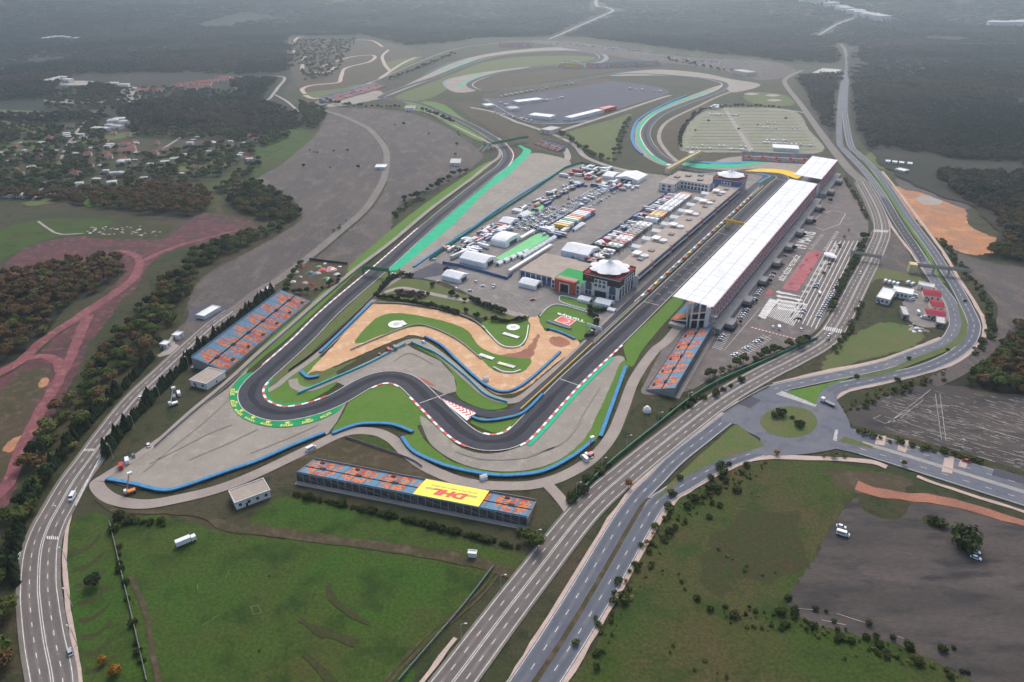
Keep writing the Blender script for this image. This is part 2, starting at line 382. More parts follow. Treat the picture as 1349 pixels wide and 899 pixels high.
# left side
cover('woodland_floor', [(-80,340),(0,360),(92,342),(160,334),(166,358),(132,386),(92,402),(56,446),(0,486),(-80,520)], 'forest_floor', 2)
cover('woodland_floor', [(-80,258),(60,262),(120,270),(200,284),(280,290),(286,262),(250,250),(160,248),(60,250),(-80,245)], 'forest_floor', 2)
cover('pasture', [(-60,312),(0,302),(40,292),(90,288),(150,290),(120,306),(60,316),(24,332),(0,342),(-60,360)], 'meadow', 3)
cover('pasture', [(106,258),(128,252),(148,262),(130,272),(112,270)], 'verge', 1.5)
cover('pasture', [(200,262),(280,240),(350,200),(392,182),(400,170),(420,176),(400,196),(350,232),(300,262),(292,284),(280,278)], 'meadow_dry', 4)
cover('pasture', [(345,180),(380,165),(410,178),(388,206),(352,214),(336,205)], 'meadow', 4)
cover('pink_earth_bank', [(4,352),(40,324),(110,311),(180,316),(222,312),(262,282),(300,284),(348,300),(330,318),(262,322),(204,342),(176,384),(150,400),(138,392),(166,356),(110,372),(50,378),(10,368)], 'pink', 2)
cover('pink_earth_bank', [(-60,530),(0,500),(40,474),(70,448),(112,412),(150,388),(156,400),(124,442),(108,474),(88,518),(66,566),(44,612),(20,660),(-30,720),(-60,700)], 'pink', 3)
cover('rough_grass', [(-60,560),(0,512),(30,490),(62,484),(68,494),(44,544),(22,590),(0,632),(-60,690)], 'brown', 2.5)
cover('orange_patch', [(50,508),(56,498),(66,500),(60,510)], 'orange', 1)
cover('orange_patch', [(4,590),(18,578),(34,572),(30,582),(12,596)], 'orange', 1)
cover('pasture', [(200,430),(214,396),(232,378),(238,400),(226,430),(208,452)], 'meadow', 2)
cover('pale_pad', [(206,468),(226,444),(246,446),(224,466)], 'concrete', 1)
cover('rough_grass', [(40,600),(90,520),(130,450),(180,400),(232,350),(240,372),(232,420),(200,460),(150,520),(96,590),(40,680),(0,750),(0,690)], 'scrub', 2.5)
cover('rough_grass', [(200,352),(240,330),(300,312),(346,302),(388,288),(384,298),(340,326),(280,354),(256,382),(242,412),(222,448),(206,468),(190,460),(196,400)], 'scrub', 2)
cover('rubble_heap', [(112,306),(150,298),(220,296),(226,306),(180,314),(120,314)], 'grassy_earth', 4)
# the big tarmac fields
cover('tarmac_field', [(247,408),(256,380),(278,358),(332,330),(380,302),(398,286),(384,262),(336,240),(372,216),(416,178),(432,152),(455,156),(486,172),(501,190),(505,226),(496,250),(474,280),(442,308),(404,340),(368,366),(336,388),(300,410),(268,432)], 'lot', 1.5)
cover('tarmac_field', [(432,142),(520,146),(566,158),(604,178),(634,202),(630,214),(578,250),(530,268),(516,290),(520,308),(478,346),(446,356),(410,350),(442,318),(480,286),(506,252),(513,222),(512,198),(500,178),(470,160)], 'lot', 1.5)
cover('dark_tarmac', [(244,424),(256,404),(296,404),(306,410),(280,424)], 'lot_dark', .6, smooth=False)
cover('tarmac_yard', [(228,446),(246,424),(290,424),(300,416),(262,446),(244,458)], 'lot', .8)
cover('grass_bank', [(518,292),(536,268),(590,240),(632,218),(640,222),(600,250),(560,278),(520,306)], 'scrub', 1.5)
# bottom
cover('meadow', [(150,690),(230,684),(292,700),(440,716),(600,742),(652,756),(600,815),(545,880),(520,960),(190,960),(172,800)], 'meadow', 2)
cover('meadow', [(330,690),(380,655),(500,680),(690,730),(720,700),(740,680),(690,752),(640,742),(520,720),(400,702)], 'meadow', 1.5)
cover('terraced_slope', [(92,690),(130,676),(152,700),(170,780),(190,870),(200,960),(110,960),(94,830),(84,740)], 'meadow', 1)
for i in range(8):
    x0, y0 = 94 + i*2.6, 727 + i*22.5
    cover('earth_strip', [(x0,y0-2),(x0+14,y0-4),(x0+26,y0-11),(x0+38,y0-22),(x0+40,y0-19),(x0+28,y0-6),(x0+16,y0+2),(x0+1,y0+4)], 'grassy_earth', .5)
cover('earth_bank', [(376,604),(410,590),(460,574),(520,577),(548,600),(600,634),(650,650),(560,632),(470,612),(404,614)], 'brown', 1.2)
cover('grass_bank', [(500,566),(530,580),(545,600),(560,612),(520,596),(470,576)], 'meadow', 1)
cover('meadow', [(872,690),(905,652),(960,622),(1020,606),(1130,614),(1190,634),(1128,648),(1098,690),(1072,740),(1044,806),(1190,852),(1290,905),(1300,980),(740,980),(800,830)], 'meadow_dry', 2.5)
cover('bare_earth', [(960,690),(1010,670),(1060,690),(1060,740),(1000,760),(950,740)], 'grassy_earth', 6)
cover('bare_earth', [(925,740),(948,735),(960,770),(950,800),(930,780)], 'grassy_earth', 4)
cover('bare_earth', [(1090,620),(1150,622),(1200,632),(1180,652),(1120,648)], 'brown', 2)
cover('tarmac_yard', [(1128,656),(1180,648),(1240,662),(1290,676),(1420,722),(1420,990),(1330,960),(1282,900),(1190,852),(1044,808),(1074,736),(1098,690)], 'lot_streak', 1.2)
cover('grass_patch', [(1132,652),(1160,648),(1196,660),(1186,684),(1150,680),(1134,668)], 'scrub', 1.5)
cover('grass_patch', [(1200,640),(1260,650),(1349,680),(1349,690),(1270,672),(1215,660)], 'scrub', 1.5)
cover('grass_patch', [(1212,684),(1230,680),(1248,692),(1230,698)], 'scrub', 1)
# right of the circuit
cover('bare_earth', [(1176,246),(1210,252),(1250,268),(1272,276),(1278,298),(1322,320),(1310,332),(1278,336),(1246,322),(1212,296),(1188,268)], 'orange', 2)
cover('pale_pad', [(1206,262),(1222,258),(1240,264),(1236,270),(1216,269)], 'concrete', .8)
cover('grey_yard', [(1180,236),(1210,244),(1270,262),(1276,276),(1250,268),(1212,254),(1190,250)], 'lot', 1.5)
cover('tarmac_yard', [(1258,334),(1310,348),(1420,368),(1420,440),(1330,436),(1316,400),(1292,372)], 'lot', 1)
cover('grass_field', [(1100,458),(1120,428),(1148,372),(1152,352),(1212,362),(1228,384),(1250,410),(1246,432),(1222,452),(1160,474),(1078,494),(1044,500)], 'scrub', 1.5)
cover('grass_field', [(1090,470),(1128,440),(1170,425),(1215,440),(1200,458),(1140,474),(1086,488)], 'verge_dull', 1.5)
cover('grass_field', [(1152,352),(1205,362),(1226,380),(1205,372),(1160,368),(1146,372)], 'verge_dull', 1)
cover('tarmac_yard', [(1172,304),(1186,314),(1214,364),(1152,352),(1162,326)], 'lot', .5, smooth=False)
cover('yard_gravel', [(1190,398),(1208,376),(1246,390),(1252,420),(1230,432),(1200,424)], 'paddock', 1)
cover('marked_tarmac_yard', [(1122,560),(1118,540),(1150,528),(1188,516),(1215,508),(1252,508),(1300,518),(1420,534),(1420,650),(1349,626),(1250,592),(1186,576)], 'lot_streak', .8)
cover('scrub_bank', [(1098,540),(1106,524),(1150,510),(1220,494),(1256,480),(1262,488),(1210,508),(1150,528),(1120,542),(1126,560),(1200,578),(1300,606),(1349,622),(1349,640),(1240,604),(1130,566)], 'scrub', .8)
# trackside
cover('grass_verge', [(322,492),(350,468),(385,440),(480,350),(560,280),(642,222),(638,216),(555,272),(470,342),(400,408),(364,438),(316,486)], 'verge', 0)
cover('grass_verge', [(412,448),(514,352),(530,352),(500,384),(462,418),(424,452),(384,490),(352,516),(344,510)], 'verge_dull', 0)
cover('paved_runoff', [(328,484),(300,512),(250,548),(196,586),(138,626),(142,634),(160,640),(196,646),(236,644),(300,624),(360,600),(432,572),(444,556),(458,528),(440,536),(380,556),(330,550),(312,520)], 'runoff', 0, smooth=False)
cover('grass_island', [(352,520),(362,512),(384,496),(420,470),(446,500),(420,522),(395,532),(372,534),(358,530)], 'verge', .4)
cover('grass_island', [(438,570),(452,545),(466,520),(490,508),(515,505),(530,511),(552,534),(580,566),(600,585),(552,560),(556,578),(528,566),(490,560),(456,564)], 'verge', .4)
cover('paved_runoff', [(442,503),(500,474),(537,455),(545,460),(580,476),(598,496),(602,516),(586,520),(560,507),(530,490),(505,489),(480,496),(455,509)], 'runoff', 0, smooth=False)
cover('grass_bank', [(540,452),(560,456),(600,484),(630,512),(668,534),(640,540),(604,524),(600,500),(582,477)], 'verge', .3)
cover('paved_runoff', [(554,548),(560,572),(572,590),(604,610),(650,621),(700,619),(742,603),(772,576),(788,546),(806,506),(822,480),(820,470),(803,474),(760,516),(704,576),(682,590),(650,598),(624,596),(600,586),(578,566)], 'runoff', 0)
cover('grass_bank', [(532,576),(556,600),(600,622),(650,628),(700,626),(740,614),(782,584),(800,545),(828,484),(818,478),(804,510),(786,548),(770,578),(740,604),(700,620),(650,622),(602,611),(572,592),(552,574)], 'verge', .3)
cover('grass_verge', [(822,462),(826,450),(860,418),(890,390),(900,398),(872,430),(846,462),(832,484)], 'verge', 0)
cover('earth_bank', [(846,498),(866,462),(900,414),(906,420),(874,468),(856,510)], 'brown', .6)
cover('grass_bank', [(750,662),(790,612),(816,572),(840,532),(880,524),(930,510),(905,532),(850,576),(800,620),(764,654)], 'scrub', 1)
cover('gore_island', [(620,557),(634,550),(655,556),(692,546),(680,556),(668,566),(655,571),(640,567)], 'verge', 0)
cover('grass_verge', [(655,541),(690,533),(744,486),(786,446),(796,440),(744,492),(700,532),(682,545),(650,549)], 'verge_dull', 0)
cover('dirt_circuit', [(402,498),(418,478),(440,455),(485,404),(500,401),(540,403),(580,410),(615,421),(636,433),(650,448),(668,458),(690,455),(697,436),(697,420),(708,416),(718,436),(730,436),(762,450),(756,462),(735,477),(692,512),(666,520),(645,515),(610,482),(576,453),(546,442),(525,447),(470,470),(425,490)], 'dirt', .5)
cover('dug_earth', [(655,470),(690,462),(710,440),(704,462),(696,476),(676,478)], 'redearth', 1)
cover('dug_earth', [(724,446),(738,444),(752,452),(740,458),(726,454)], 'redearth', .8)
cover('grass_island', [(468,449),(495,420),(520,413),(550,416),(590,425),(616,436),(630,455),(650,466),(680,472),(700,474),(690,490),(670,492),(650,488),(630,470),(600,445),(565,432),(540,432),(500,443),(478,452)], 'verge', .4)
cover('grass_island', [(633,430),(650,421),(694,423),(697,438),(690,454),(670,459),(654,450)], 'verge', .3)
cover('grass_bank', [(496,392),(510,372),(532,368),(560,370),(600,384),(650,404),(690,416),(690,422),(640,420),(600,411),(540,399),(500,398)], 'verge_dull', .5)
cover('grass_bank', [(400,500),(412,490),(432,488),(470,474),(440,492),(414,506)], 'verge_dull', .4)
# paddock and car parks
cover('paddock_paving', [(533,364),(560,344),(600,314),(660,276),(742,222),(764,214),(812,224),(880,232),(960,226),(1006,232),(1000,246),(850,392),(790,440),(756,440),(724,404),(706,418),(690,418),(650,404),(590,374),(552,366)], 'paddock', 0, smooth=False)
cover('dark_tarmac', [(534,364),(574,346),(606,354),(588,362),(552,368)], 'lot_dark', 0, smooth=False)
cover('grass_island', [(711,417),(725,404),(740,403),(778,413),(786,424),(780,438),(764,449),(742,440),(716,432)], 'verge', 0)
cover('grass_island', [(737,397),(742,391),(780,402),(798,406),(792,412),(772,408),(744,401)], 'verge', 0)
cover('grass_strip', [(800,418),(818,404),(824,406),(806,420)], 'verge', 0, smooth=False); cover('grass_strip', [(772,450),(796,427),(800,429),(776,453)], 'verge', 0, smooth=False)
cover('car_park', [(890,434),(940,402),(1008,330),(1100,236),(1140,252),(1152,280),(1150,304),(1140,326),(1112,376),(1088,420),(1064,444),(1000,474),(940,498),(905,516),(848,520),(852,500),(872,462)], 'carpark', 0)
cover('scrub_bank', [(905,516),(960,492),(1030,462),(1072,446),(1062,456),(1000,482),(930,514),(890,530),(846,556),(850,530)], 'scrub', .8)
cover('scrub_bank', [(1112,236),(1120,232),(1148,290),(1146,310),(1110,378),(1092,408),(1086,418),(1104,376),(1136,318),(1144,300),(1136,268)], 'scrub', .6)
# far circuit
cover('brown_field', [(598,136),(622,134),(652,146),(694,170),(722,179),(746,204),(702,196),(656,176),(612,149)], 'brown', 2)
cover('dark_compound', [(636,128),(670,118),(720,112),(790,107),(850,112),(882,122),(846,134),(800,148),(772,160),(730,164),(690,158),(652,146)], 'lot_dark', 1.5)
cover('brown_field', [(636,128),(670,117),(720,111),(790,105),(800,108),(740,118),(700,124),(660,130)], 'brown', 2)
cover('field', [(740,178),(806,158),(832,150),(820,168),(812,196),(806,214),(790,206),(766,190)], 'verge_dull', 2)
cover('gravel_car_park', [(904,202),(899,182),(912,158),(940,143),(1040,145),(1066,172),(1084,200),(1010,202)], 'gravelpark', 1)
cover('brown_field', [(862,200),(866,176),(884,158),(924,138),(936,140),(908,160),(896,184),(902,200),(990,202),(986,216),(930,218),(885,212)], 'brown', 2)
cover('brown_field', [(632,117),(636,108),(680,97),(760,90),(830,92),(780,98),(710,109),(660,116)], 'brown', 2)
cover('field', [(596,98),(640,82),(690,75),(760,74),(784,77),(760,83),(680,90),(630,98),(600,112),(560,132),(520,128),(560,112)], 'verge_dull', 2)
cover('paved_runoff', [(842,200),(836,180),(842,162),(862,146),(900,130),(950,112),(955,117),(900,138),(868,152),(854,168),(852,184),(866,204),(884,218),(866,216)], 'runoff', 0)
cover('paved_runoff', [(584,112),(592,104),(640,95),(700,88),(660,96),(626,106),(620,114),(626,120),(600,122)], 'runoff', 0)
cover('paved_runoff', [(506,128),(560,100),(600,82),(650,70),(720,63),(776,64),(798,72),(800,80),(780,84),(790,76),(774,69),(720,67),(660,73),(610,88),(560,108)], 'runoff', 0)
cover('paved_runoff', [(800,100),(860,92),(920,96),(960,104),(1002,112),(970,122),(958,118),(958,110),(940,105),(880,100)], 'runoff', 0)
cover('paved_runoff', [(930,222),(960,208),(1040,204),(1076,208),(1064,222),(1050,230),(1000,223),(960,225)], 'runoff', 0)
cover('paved_runoff', [(500,131),(440,136),(420,139),(470,124),(500,120)], 'runoff', 0)
cover('grass_verge', [(556,134),(584,138),(612,158),(650,180),(656,188),(640,182),(606,160),(580,146)], 'verge', 0)
cover('grass_verge', [(530,134),(560,141),(586,154),(620,172),(640,184),(630,186),(600,170),(560,148)], 'verge', 0)
cover('infield_grass', [(400,124),(470,112),(480,118),(440,128),(412,130)], 'verge_dull', 2)
cover('motocross_field', [(384,58),(480,55),(530,62),(556,72),(520,94),(470,112),(420,120),(392,112)], 'brown', 6)
cover('motocross_field', [(504,84),(540,76),(556,76),(520,92)], 'verge_dull', 3)
cover('tarmac_field', [(690,54),(760,56),(900,75),(1000,80),(1040,88),(1046,98),(1000,106),(940,91),(840,79),(740,63)], 'lot', 3)
cover('pale_field', [(450,130),(496,122),(500,130),(450,140),(430,140)], 'runoff', 1)
cover('storage_ponds', [(980,126),(1000,122),(1034,126),(1046,138),(1010,140),(986,134)], 'verge_dull', 1)
for q in ((990,124),(1018,126),(1020,132.5)): cover('pond', [(q[0]-10,q[1]),(q[0],q[1]-1.6),(q[0]+10,q[1]),(q[0],q[1]+1.6)], 'concrete', 0)
# village
for q in ([(0,188),(60,186),(70,196),(0,200)], [(0,145),(60,147),(130,146),(120,152),(0,152)], [(100,186),(175,174),(176,180),(110,190)], [(268,196),(300,196),(300,204),(272,204)], [(40,218),(80,214),(84,224),(40,226)], [(0,160),(50,166),(48,174),(0,176)], [(230,205),(300,215),(260,225),(200,224)], [(30,268),(60,262),(70,268),(40,272)]):
    cover('village_field', q, 'verge_dull', 2)
for q in ([(56,104),(86,106),(130,108),(120,112),(70,112)], [(160,116),(182,116),(190,128),(164,132)], [(312,108),(330,114),(326,120),(310,118)], [(60,132),(130,131),(200,132),(180,136),(80,136)]): cover('pale_clearing', q, 'concrete', 4)
# ------------------------------------------------------------------ roads
ZR = 0.95
WEST = [(69,960),(69,899),(59,845),(53,800),(51,770),(54,725),(64,694),(77,670),(97,635),(118,606),(146,567),(178,527),(215,491),(246,462),(282,429),(307,411),(343,383),(370,367),(416,332),(446,307),(481,276),(501,246),(508,226),(509,202),(501,186),(484,169),(453,154),(426,145),(419,137),(426,131),(468,116),(491,108),(526,93),(554,81),(592,67),(630,60),(690,54)]
wr = ribbon('road', WEST, [17]*14 + [14,12,10] + [9]*20, M['road'], ZR)
CENTRE = [(545,965),(597,899),(657,819),(703,759),(772,672),(831,619),(893,569),(953,524),(1010,491),(1042,475),(1085,450),(1106,424),(1130,377),(1155,327),(1162,302),(1154,273),(1136,240),(1117,222),(1085,181),(1057,141),(1034,110),(1040,101),(1057,93)]
cr = ribbon('road', CENTRE, [16.5]*14 + [16,15,14,13,12,11,10,10,9], M['road'], ZR + .012)
NEWL = [(640,965),(692,894),(752,800),(828,673),(868,628),(892,604),(930,574),(962,549),(990,530),(1020,513),(1084,499),(1160,483),(1207,466),(1244,452),(1256,437),(1259,424),(1253,400),(1240,381),(1230,368),(1212,337),(1183,294),(1160,254),(1139,226),(1112,198),(1106,186),(1106,146),(1110,111),(1116,88),(1113,66),(1106,58)]
NEWR = [(670,965),(722,897),(790,790),(858,673),(880,652),(905,637),(948,613),(1000,595),(1050,592),(1100,585)]
NERR = [(1098,550),(1092,533),(1094,518),(1112,509),(1165,498),(1217,486),(1255,469),(1275,452),(1282,437),(1282,424),(1272,402),(1258,376),(1247,360),(1228,330),(1200,292),(1172,250),(1154,226),(1132,204),(1120,190),(1113,150),(1115,111),(1120,90)]
nl = ribbon('road', NEWL, [9.5]*22 + [9]*8, M['road_new'], ZR + .024)
nr = ribbon('road', NEWR, 9.5, M['road_new'], ZR + .036)
ne = ribbon('road', NERR, 9.5, M['road_new'], ZR + .048)
SE = [(1084,573),(1136,584),(1200,603),(1268,624),(1349,649),(1440,677)]
se = ribbon('road', SE, [24,25,26,26,26,26], M['road_new'], ZR + .060)
rb = sheet('roundabout', [(950,552),(975,532),(1010,519),(1050,515),(1090,520),(1110,540),(1120,565),(1110,588),(1070,598),(1020,601),(990,596),(1002,580),(985,570),(968,560)], M['road_new'], ZR + .072)
isl = sheet('roundabout_island', [(1001,557),(1012,543),(1039,536),(1066,542),(1076.5,556),(1068,571),(1042,578),(1014,572)], M['verge_dull'], ZR + .10)
sheet('traffic_island', [(970,559),(1008,588),(945,608),(902,630),(860,664),(880,640),(920,602)], M['verge_dull'], ZR + .11, smooth=False)
sheet('traffic_island', [(1036,517),(1074,534),(1079,520),(1088,510),(1112,502),(1130,495),(1084,507)], M['verge'], ZR + .11, smooth=False)
sheet('traffic_island', [(1104,583),(1112,576),(1124,580),(1150,589),(1146,591),(1120,586)], M['verge_dull'], ZR + .11, smooth=False)
ribbon('median_strip', [(1122,499),(1166,491),(1208,475),(1248,459),(1265,446),(1270,432),(1270,424),(1262,400)], [3,4,5,5,5,4,4,1.5], M['verge_dull'], ZR + .11)
ribbon('median_strip', [(1244,374),(1232,357),(1220,332),(1192,291),(1166,250),(1150,228),(1128,202)], [1.2,3,3,3,3,2,1], M['verge'], ZR + .11)
ribbon('median_strip', [(655,965),(706,897),(770,797),(842,673),(856,657)], [2.2,2.2,2.2,2.2,1.2], M['brown'], ZR + .11)
for pts, w in (([(630,965),(676,897),(740,795),(818,669),(882,598),(940,553),(975,530)], 4.5), ([(1020,507),(1084,491),(1158,476),(1212,457),(1240,446)], 3.5), ([(690,965),(742,897),(806,790),(876,673),(906,646),(950,621),(1000,604),(1060,604),(1140,608),(1168,616)], 4),
        ([(1296,445),(1296,424),(1284,400),(1262,366),(1242,332),(1214,294),(1186,256),(1162,226)], 3), ([(1098,527),(1118,516),(1160,506),(1222,491),(1262,476),(1290,452)], 2.6), ([(1252,424),(1250,410),(1243,394),(1222,364),(1204,338),(1174,298),(1154,260)], 3), ([(1208,628),(1240,640),(1349,675),(1420,698)], 2.2)):
    ribbon('pavement', pts, w, M['sidewalk'], ZR - .1, rough=.7)
ribbon('footpath', [(92,676),(86,720),(88,780),(98,850),(108,910),(112,960)], 2.0, M['sidewalk'], .8, rough=.5)
ribbon('footpath', [(600,841),(570,880),(552,905)], 2.0, M['sidewalk'], .8, rough=.5)
# worn wheel paths
for road, pts, offs, w, m, z in ((wr, WEST[:17], (-5.1,-1.9,1.9,5.1), 1.9, 'wear', ZR+.008), (cr, CENTRE[:17], (-5.3,-2,2,5.3), 2.0, 'wear', ZR+.02), (nl, NEWL[:8], (-2,2), 2.2, 'wear_new', ZR+.03), (nr, NEWR[:8], (-2,2), 2.2, 'wear_new', ZR+.042), (ne, NERR[2:20], (-2,2), 2.2, 'wear_new', ZR+.054)):
    for o in offs: ribbon('wheel_path', pts, w, M[m], z, parent=road, off=o, reg=False, rough=.5)
for i in range(13):      # planted strips between the bays of the gravel car park
    t = i/12; ribbon('planted_strip', [(932-t*30, 146.5+t*51), (962+t*22, 146.5+t*51)], 2.2, M['scrub'], .9, rough=.5, smooth=False); ribbon('planted_strip', [(968+t*26, 147+t*51), (1040+t*38, 148+t*50)], 2.2, M['scrub'], .9, rough=.5, smooth=False)
# painted lane lines (child of each road)
def lanes(road, pts, edge, dash, z, dbl=True, upto=None, w=.32):
    pw = path_world(pts[:upto] if upto else pts); mb = MB()
    for s in (-1, 1):
        dashes(pw, s*edge, w, 1, 0, z, mb)
        for d in dash: dashes(pw, s*d, w, 3, 6, z, mb)
    if dbl:
        for s in (-1, 1): dashes(pw, s*.4, w*.9, 1, 0, z, mb)
    mb.build('lane_markings', M['lane'], road)
lanes(wr, WEST, 6.7, [3.45], ZR + .02, upto=16)
lanes(cr, CENTRE, 7.0, [3.6], ZR + .035, upto=17)
def lanes1(road, pts, z, edge=4.2, upto=None):
    pw = path_world(pts[:upto] if upto else pts); mb = MB()
    for s in (-1, 1): dashes(pw, s*edge, .28, 1, 0, z, mb)
    dashes(pw, 0, .3, 3, 7, z, mb); mb.build('lane_markings', M['lane'], road)
lanes1(nl, NEWL[:8], ZR + .05); lanes1(nr, NEWR[:8], ZR + .06); lanes1(ne, NERR[3:20], ZR + .07); 
pw = path_world(SE[1:]); mb = MB()
for o in (-12, -1.2, 1.2, 12): dashes(pw, o, .28, 1, 0, ZR + .085, mb)
for o in (-6.6, 6.6): dashes(pw, o, .3, 3, 7, ZR + .085, mb)
mb.build('lane_markings', M['lane'], se)
ribbon('median_kerb', SE[1:], 1.6, M['concrete'], ZR + .1, parent=se, reg=False)
pw = path_world(NEWL[9:24]); mb = MB(); dashes(pw, -4.2, .28, 1, 0, ZR + .05, mb); dashes(pw, 4.2, .28, 1, 0, ZR + .05, mb); dashes(pw, 0, .3, 3, 7, ZR + .05, mb); mb.build('lane_markings', M['lane'], nl)
def zebra(road, pts, n, z, m='lane', w=.5):
    a, b, c, d = [P(*q) for q in pts]; mb = MB()
    for i in range(n):
        t0, t1 = (i+.2)/n, (i+.8)/n
        mb.face([(*(a.lerp(b, t0)), z), (*(a.lerp(b, t1)), z), (*(d.lerp(c, t1)), z), (*(d.lerp(c, t0)), z)])
    mb.build('crossing_stripes', M[m], road)
zebra(wr, [(61,707),(77,708),(78,712),(62,711)], 6, ZR + .03); zebra(wr, [(112,592),(126,592),(124,595),(110,595)], 6, ZR + .03)
zebra(cr, [(1086,430),(1110,435),(1108,440),(1084,435)], 9, ZR + .045); zebra(cr, [(1151,303),(1171,304),(1170,307),(1150,306)], 9, ZR + .045)
zebra(rb, [(1022,520),(1030,516),(1076,534),(1074,537)], 14, ZR + .09); zebra(rb, [(1100,567),(1104,567),(1102,582),(1097,581)], 5, ZR + .09)
for q in ([(1155,576),(1167,575),(1165,588),(1152,586)], [(1183,582),(1197,581),(1193,597),(1182,594)], [(1244,604),(1257,602),(1254,625),(1240,622)], [(1265,606),(1275,610),(1272,618),(1262,615)]):
    sheet('speed_table', q, M['sidewalk'], ZR + .09, smooth=False, parent=se, reg=False)
sheet('road_patch', [(1310,617),(1352,630),(1352,640),(1306,627)], M['patch'], ZR + .09, smooth=False, parent=se, reg=False)
sheet('road_patch', [(988,522),(1003,528),(988,539),(972,533)], M['patch'], ZR + .09, smooth=False, parent=rb, reg=False)
sheet('road_patch', [(1159,259),(1167,262),(1195,300),(1220,344),(1210,346),(1180,298)], M['track'], ZR + .045, smooth=False, parent=nl, reg=False)
# minor roads and tracks
def minor(name, pts, w, m, z, **k): return ribbon(name, pts, w, M[m], z, **k)
minor('service_road', [(905,416),(880,448),(861,464),(836,500),(821,539),(806,574),(781,604),(750,624),(718,636),(680,641),(617,637),(567,619),(537,599),(516,579),(491,569),(453,571),(403,594),(340,624),(290,644),(239,657),(189,665),(148,658),(128,640),(140,627),(202,588),(252,544),(300,504),(340,467),(372,440),(416,400),(466,357),(516,319),(567,276),(617,239),(640,220),(658,206),(652,193),(605,169),(570,151),(540,143)], [7]*22 + [5]*16, 'service', .80)
minor('service_road', [(716,634),(730,648),(742,662),(752,676)], 6, 'service', .79)
minor('service_road', [(344,520),(366,508),(380,496),(417,469),(454,435),(493,395),(506,380),(530,364),(556,346),(600,316),(640,292)], [4.5]*11, 'service', .81)
minor('service_road', [(386,500),(390,510),(408,513),(440,501),(500,473),(534,452),(556,452),(590,476),(620,503),(648,524),(682,527),(720,498),(764,460),(800,424),(838,392)], 6, 'service', .78)
minor('service_road', [(640,400),(600,394),(560,386),(530,380),(506,386)], 5, 'concrete', .77); minor('service_road', [(640,400),(670,412),(694,418)], 7, 'concrete', .765)
minor('track_road', [(680,161),(725,176),(756,191),(771,207),(801,219),(830,226)], 8, 'concrete', .76)
minor('track_road', [(728,176),(806,151),(869,130),(884,126)], 8, 'concrete', .75); minor('track_road', [(680,161),(650,148),(620,142)], 7, 'concrete', .74)
minor('track_road', [(744,196),(748,206),(746,212)], 9, 'concrete', .74)
minor('service_road', [(896,216),(878,200),(868,180),(880,160),(920,140),(950,126),(985,114)], 6, 'service', .73)
minor('track_road', [(955,143),(990,200)], 7, 'concrete', .73, smooth=False); minor('track_road', [(990,142),(1040,146),(1066,150)], 7, 'concrete', .72)
minor('yard_road', [(1226,506),(1262,488),(1296,462),(1320,430),(1322,404),(1300,378),(1270,348),(1250,330)], [10,11,11,10,9,9,9,8], 'lot', .71)
minor('dirt_path', [(126,655),(149,672),(190,675),(227,675),(272,681),(297,694),(340,699),(410,708),(471,716),(542,726),(592,734),(637,744),(684,760)], [2.5,3,3,3,3,6,7,6,6,6,6,6,5], 'brown', .70, rough=1)
minor('earth_path', [(1128,640),(1160,650),(1210,656),(1260,664),(1349,690),(1420,712)], [9,8,7,7,6,6], 'redearth', .69, rough=1.5)
minor('earth_path', [(-30,680),(0,650),(13,632),(30,589),(50,549),(73,508),(88,481),(101,453),(108,434),(118,416)], 7, 'pinkroad', .68, rough=1)
minor('earth_path', [(-40,510),(0,492),(33,472),(56,450),(113,412),(151,387),(176,367),(184,349),(176,336),(151,332),(101,347),(70,356)], [8,8,8,8,9,9,8,7,6,5,4,2], 'pinkroad', .67, rough=1.2)
minor('earth_path', [(33,473),(60,470),(76,478),(80,490)], 7, 'pinkroad', .66, rough=1)
minor('earth_path', [(186,345),(230,326),(280,312),(330,300)], [6,6,5,4], 'pinkroad', .65, rough=1.5)
minor('dirt_path', [(50,292),(66,303),(80,309),(110,308)], 2.5, 'concrete', .66, rough=.6)
minor('dirt_path', [(286,268),(290,280),(300,290),(330,300)], 5, 'brown', .66, rough=1)
minor('wheel_tracks', [(655,757),(620,795),(560,845),(505,905),(480,950)], 1.0, 'brown', .66, rough=.6, off=-1.1); minor('wheel_tracks', [(655,757),(620,795),(560,845),(505,905),(480,950)], 1.0, 'brown', .66, rough=.6, off=1.1); minor('wheel_tracks', [(172,760),(190,800),(200,850),(210,905),(214,950)], 2.2, 'brown', .66, rough=.6)
for q in ([(434,770),(437,785),(460,808),(488,822)], [(400,862),(425,885),(440,905)], [(395,815),(420,830),(470,850)]): minor('bare_track', q, [2,3.5,3,2][:len(q)], 'grassy_earth', .65, rough=2)
minor('village_road', [(78,220),(84,200),(90,190),(104,170),(112,160)], 4, 'concrete', .66); minor('village_road', [(40,268),(54,250),(60,240)], 3.5, 'concrete', .66)
minor('village_road', [(2,174),(10,182),(16,190)], 4, 'concrete', .66); minor('village_road', [(190,202),(214,196),(240,180)], 4, 'concrete', .66)
minor('village_road', [(10,152),(100,155),(160,158)], 4, 'concrete', .66); minor('village_road', [(290,102),(340,101),(374,102),(366,116),(360,124),(352,132),(330,136)], [5,5,6,7,6,5,4], 'concrete', .66)
minor('village_road', [(362,125),(378,134),(394,148)], 5, 'concrete', .66); minor('village_road', [(118,108),(140,111),(150,114)], 6, 'concrete', .66)
minor('country_road', [(723,52),(756,38),(788,24),(807,15),(798,10),(785,5),(790,-2)], [10,12,14,16,18,18,18], 'concrete', .66); minor('country_road', [(1078,47),(1100,34),(1127,24)], [10,12,14], 'concrete', .66)
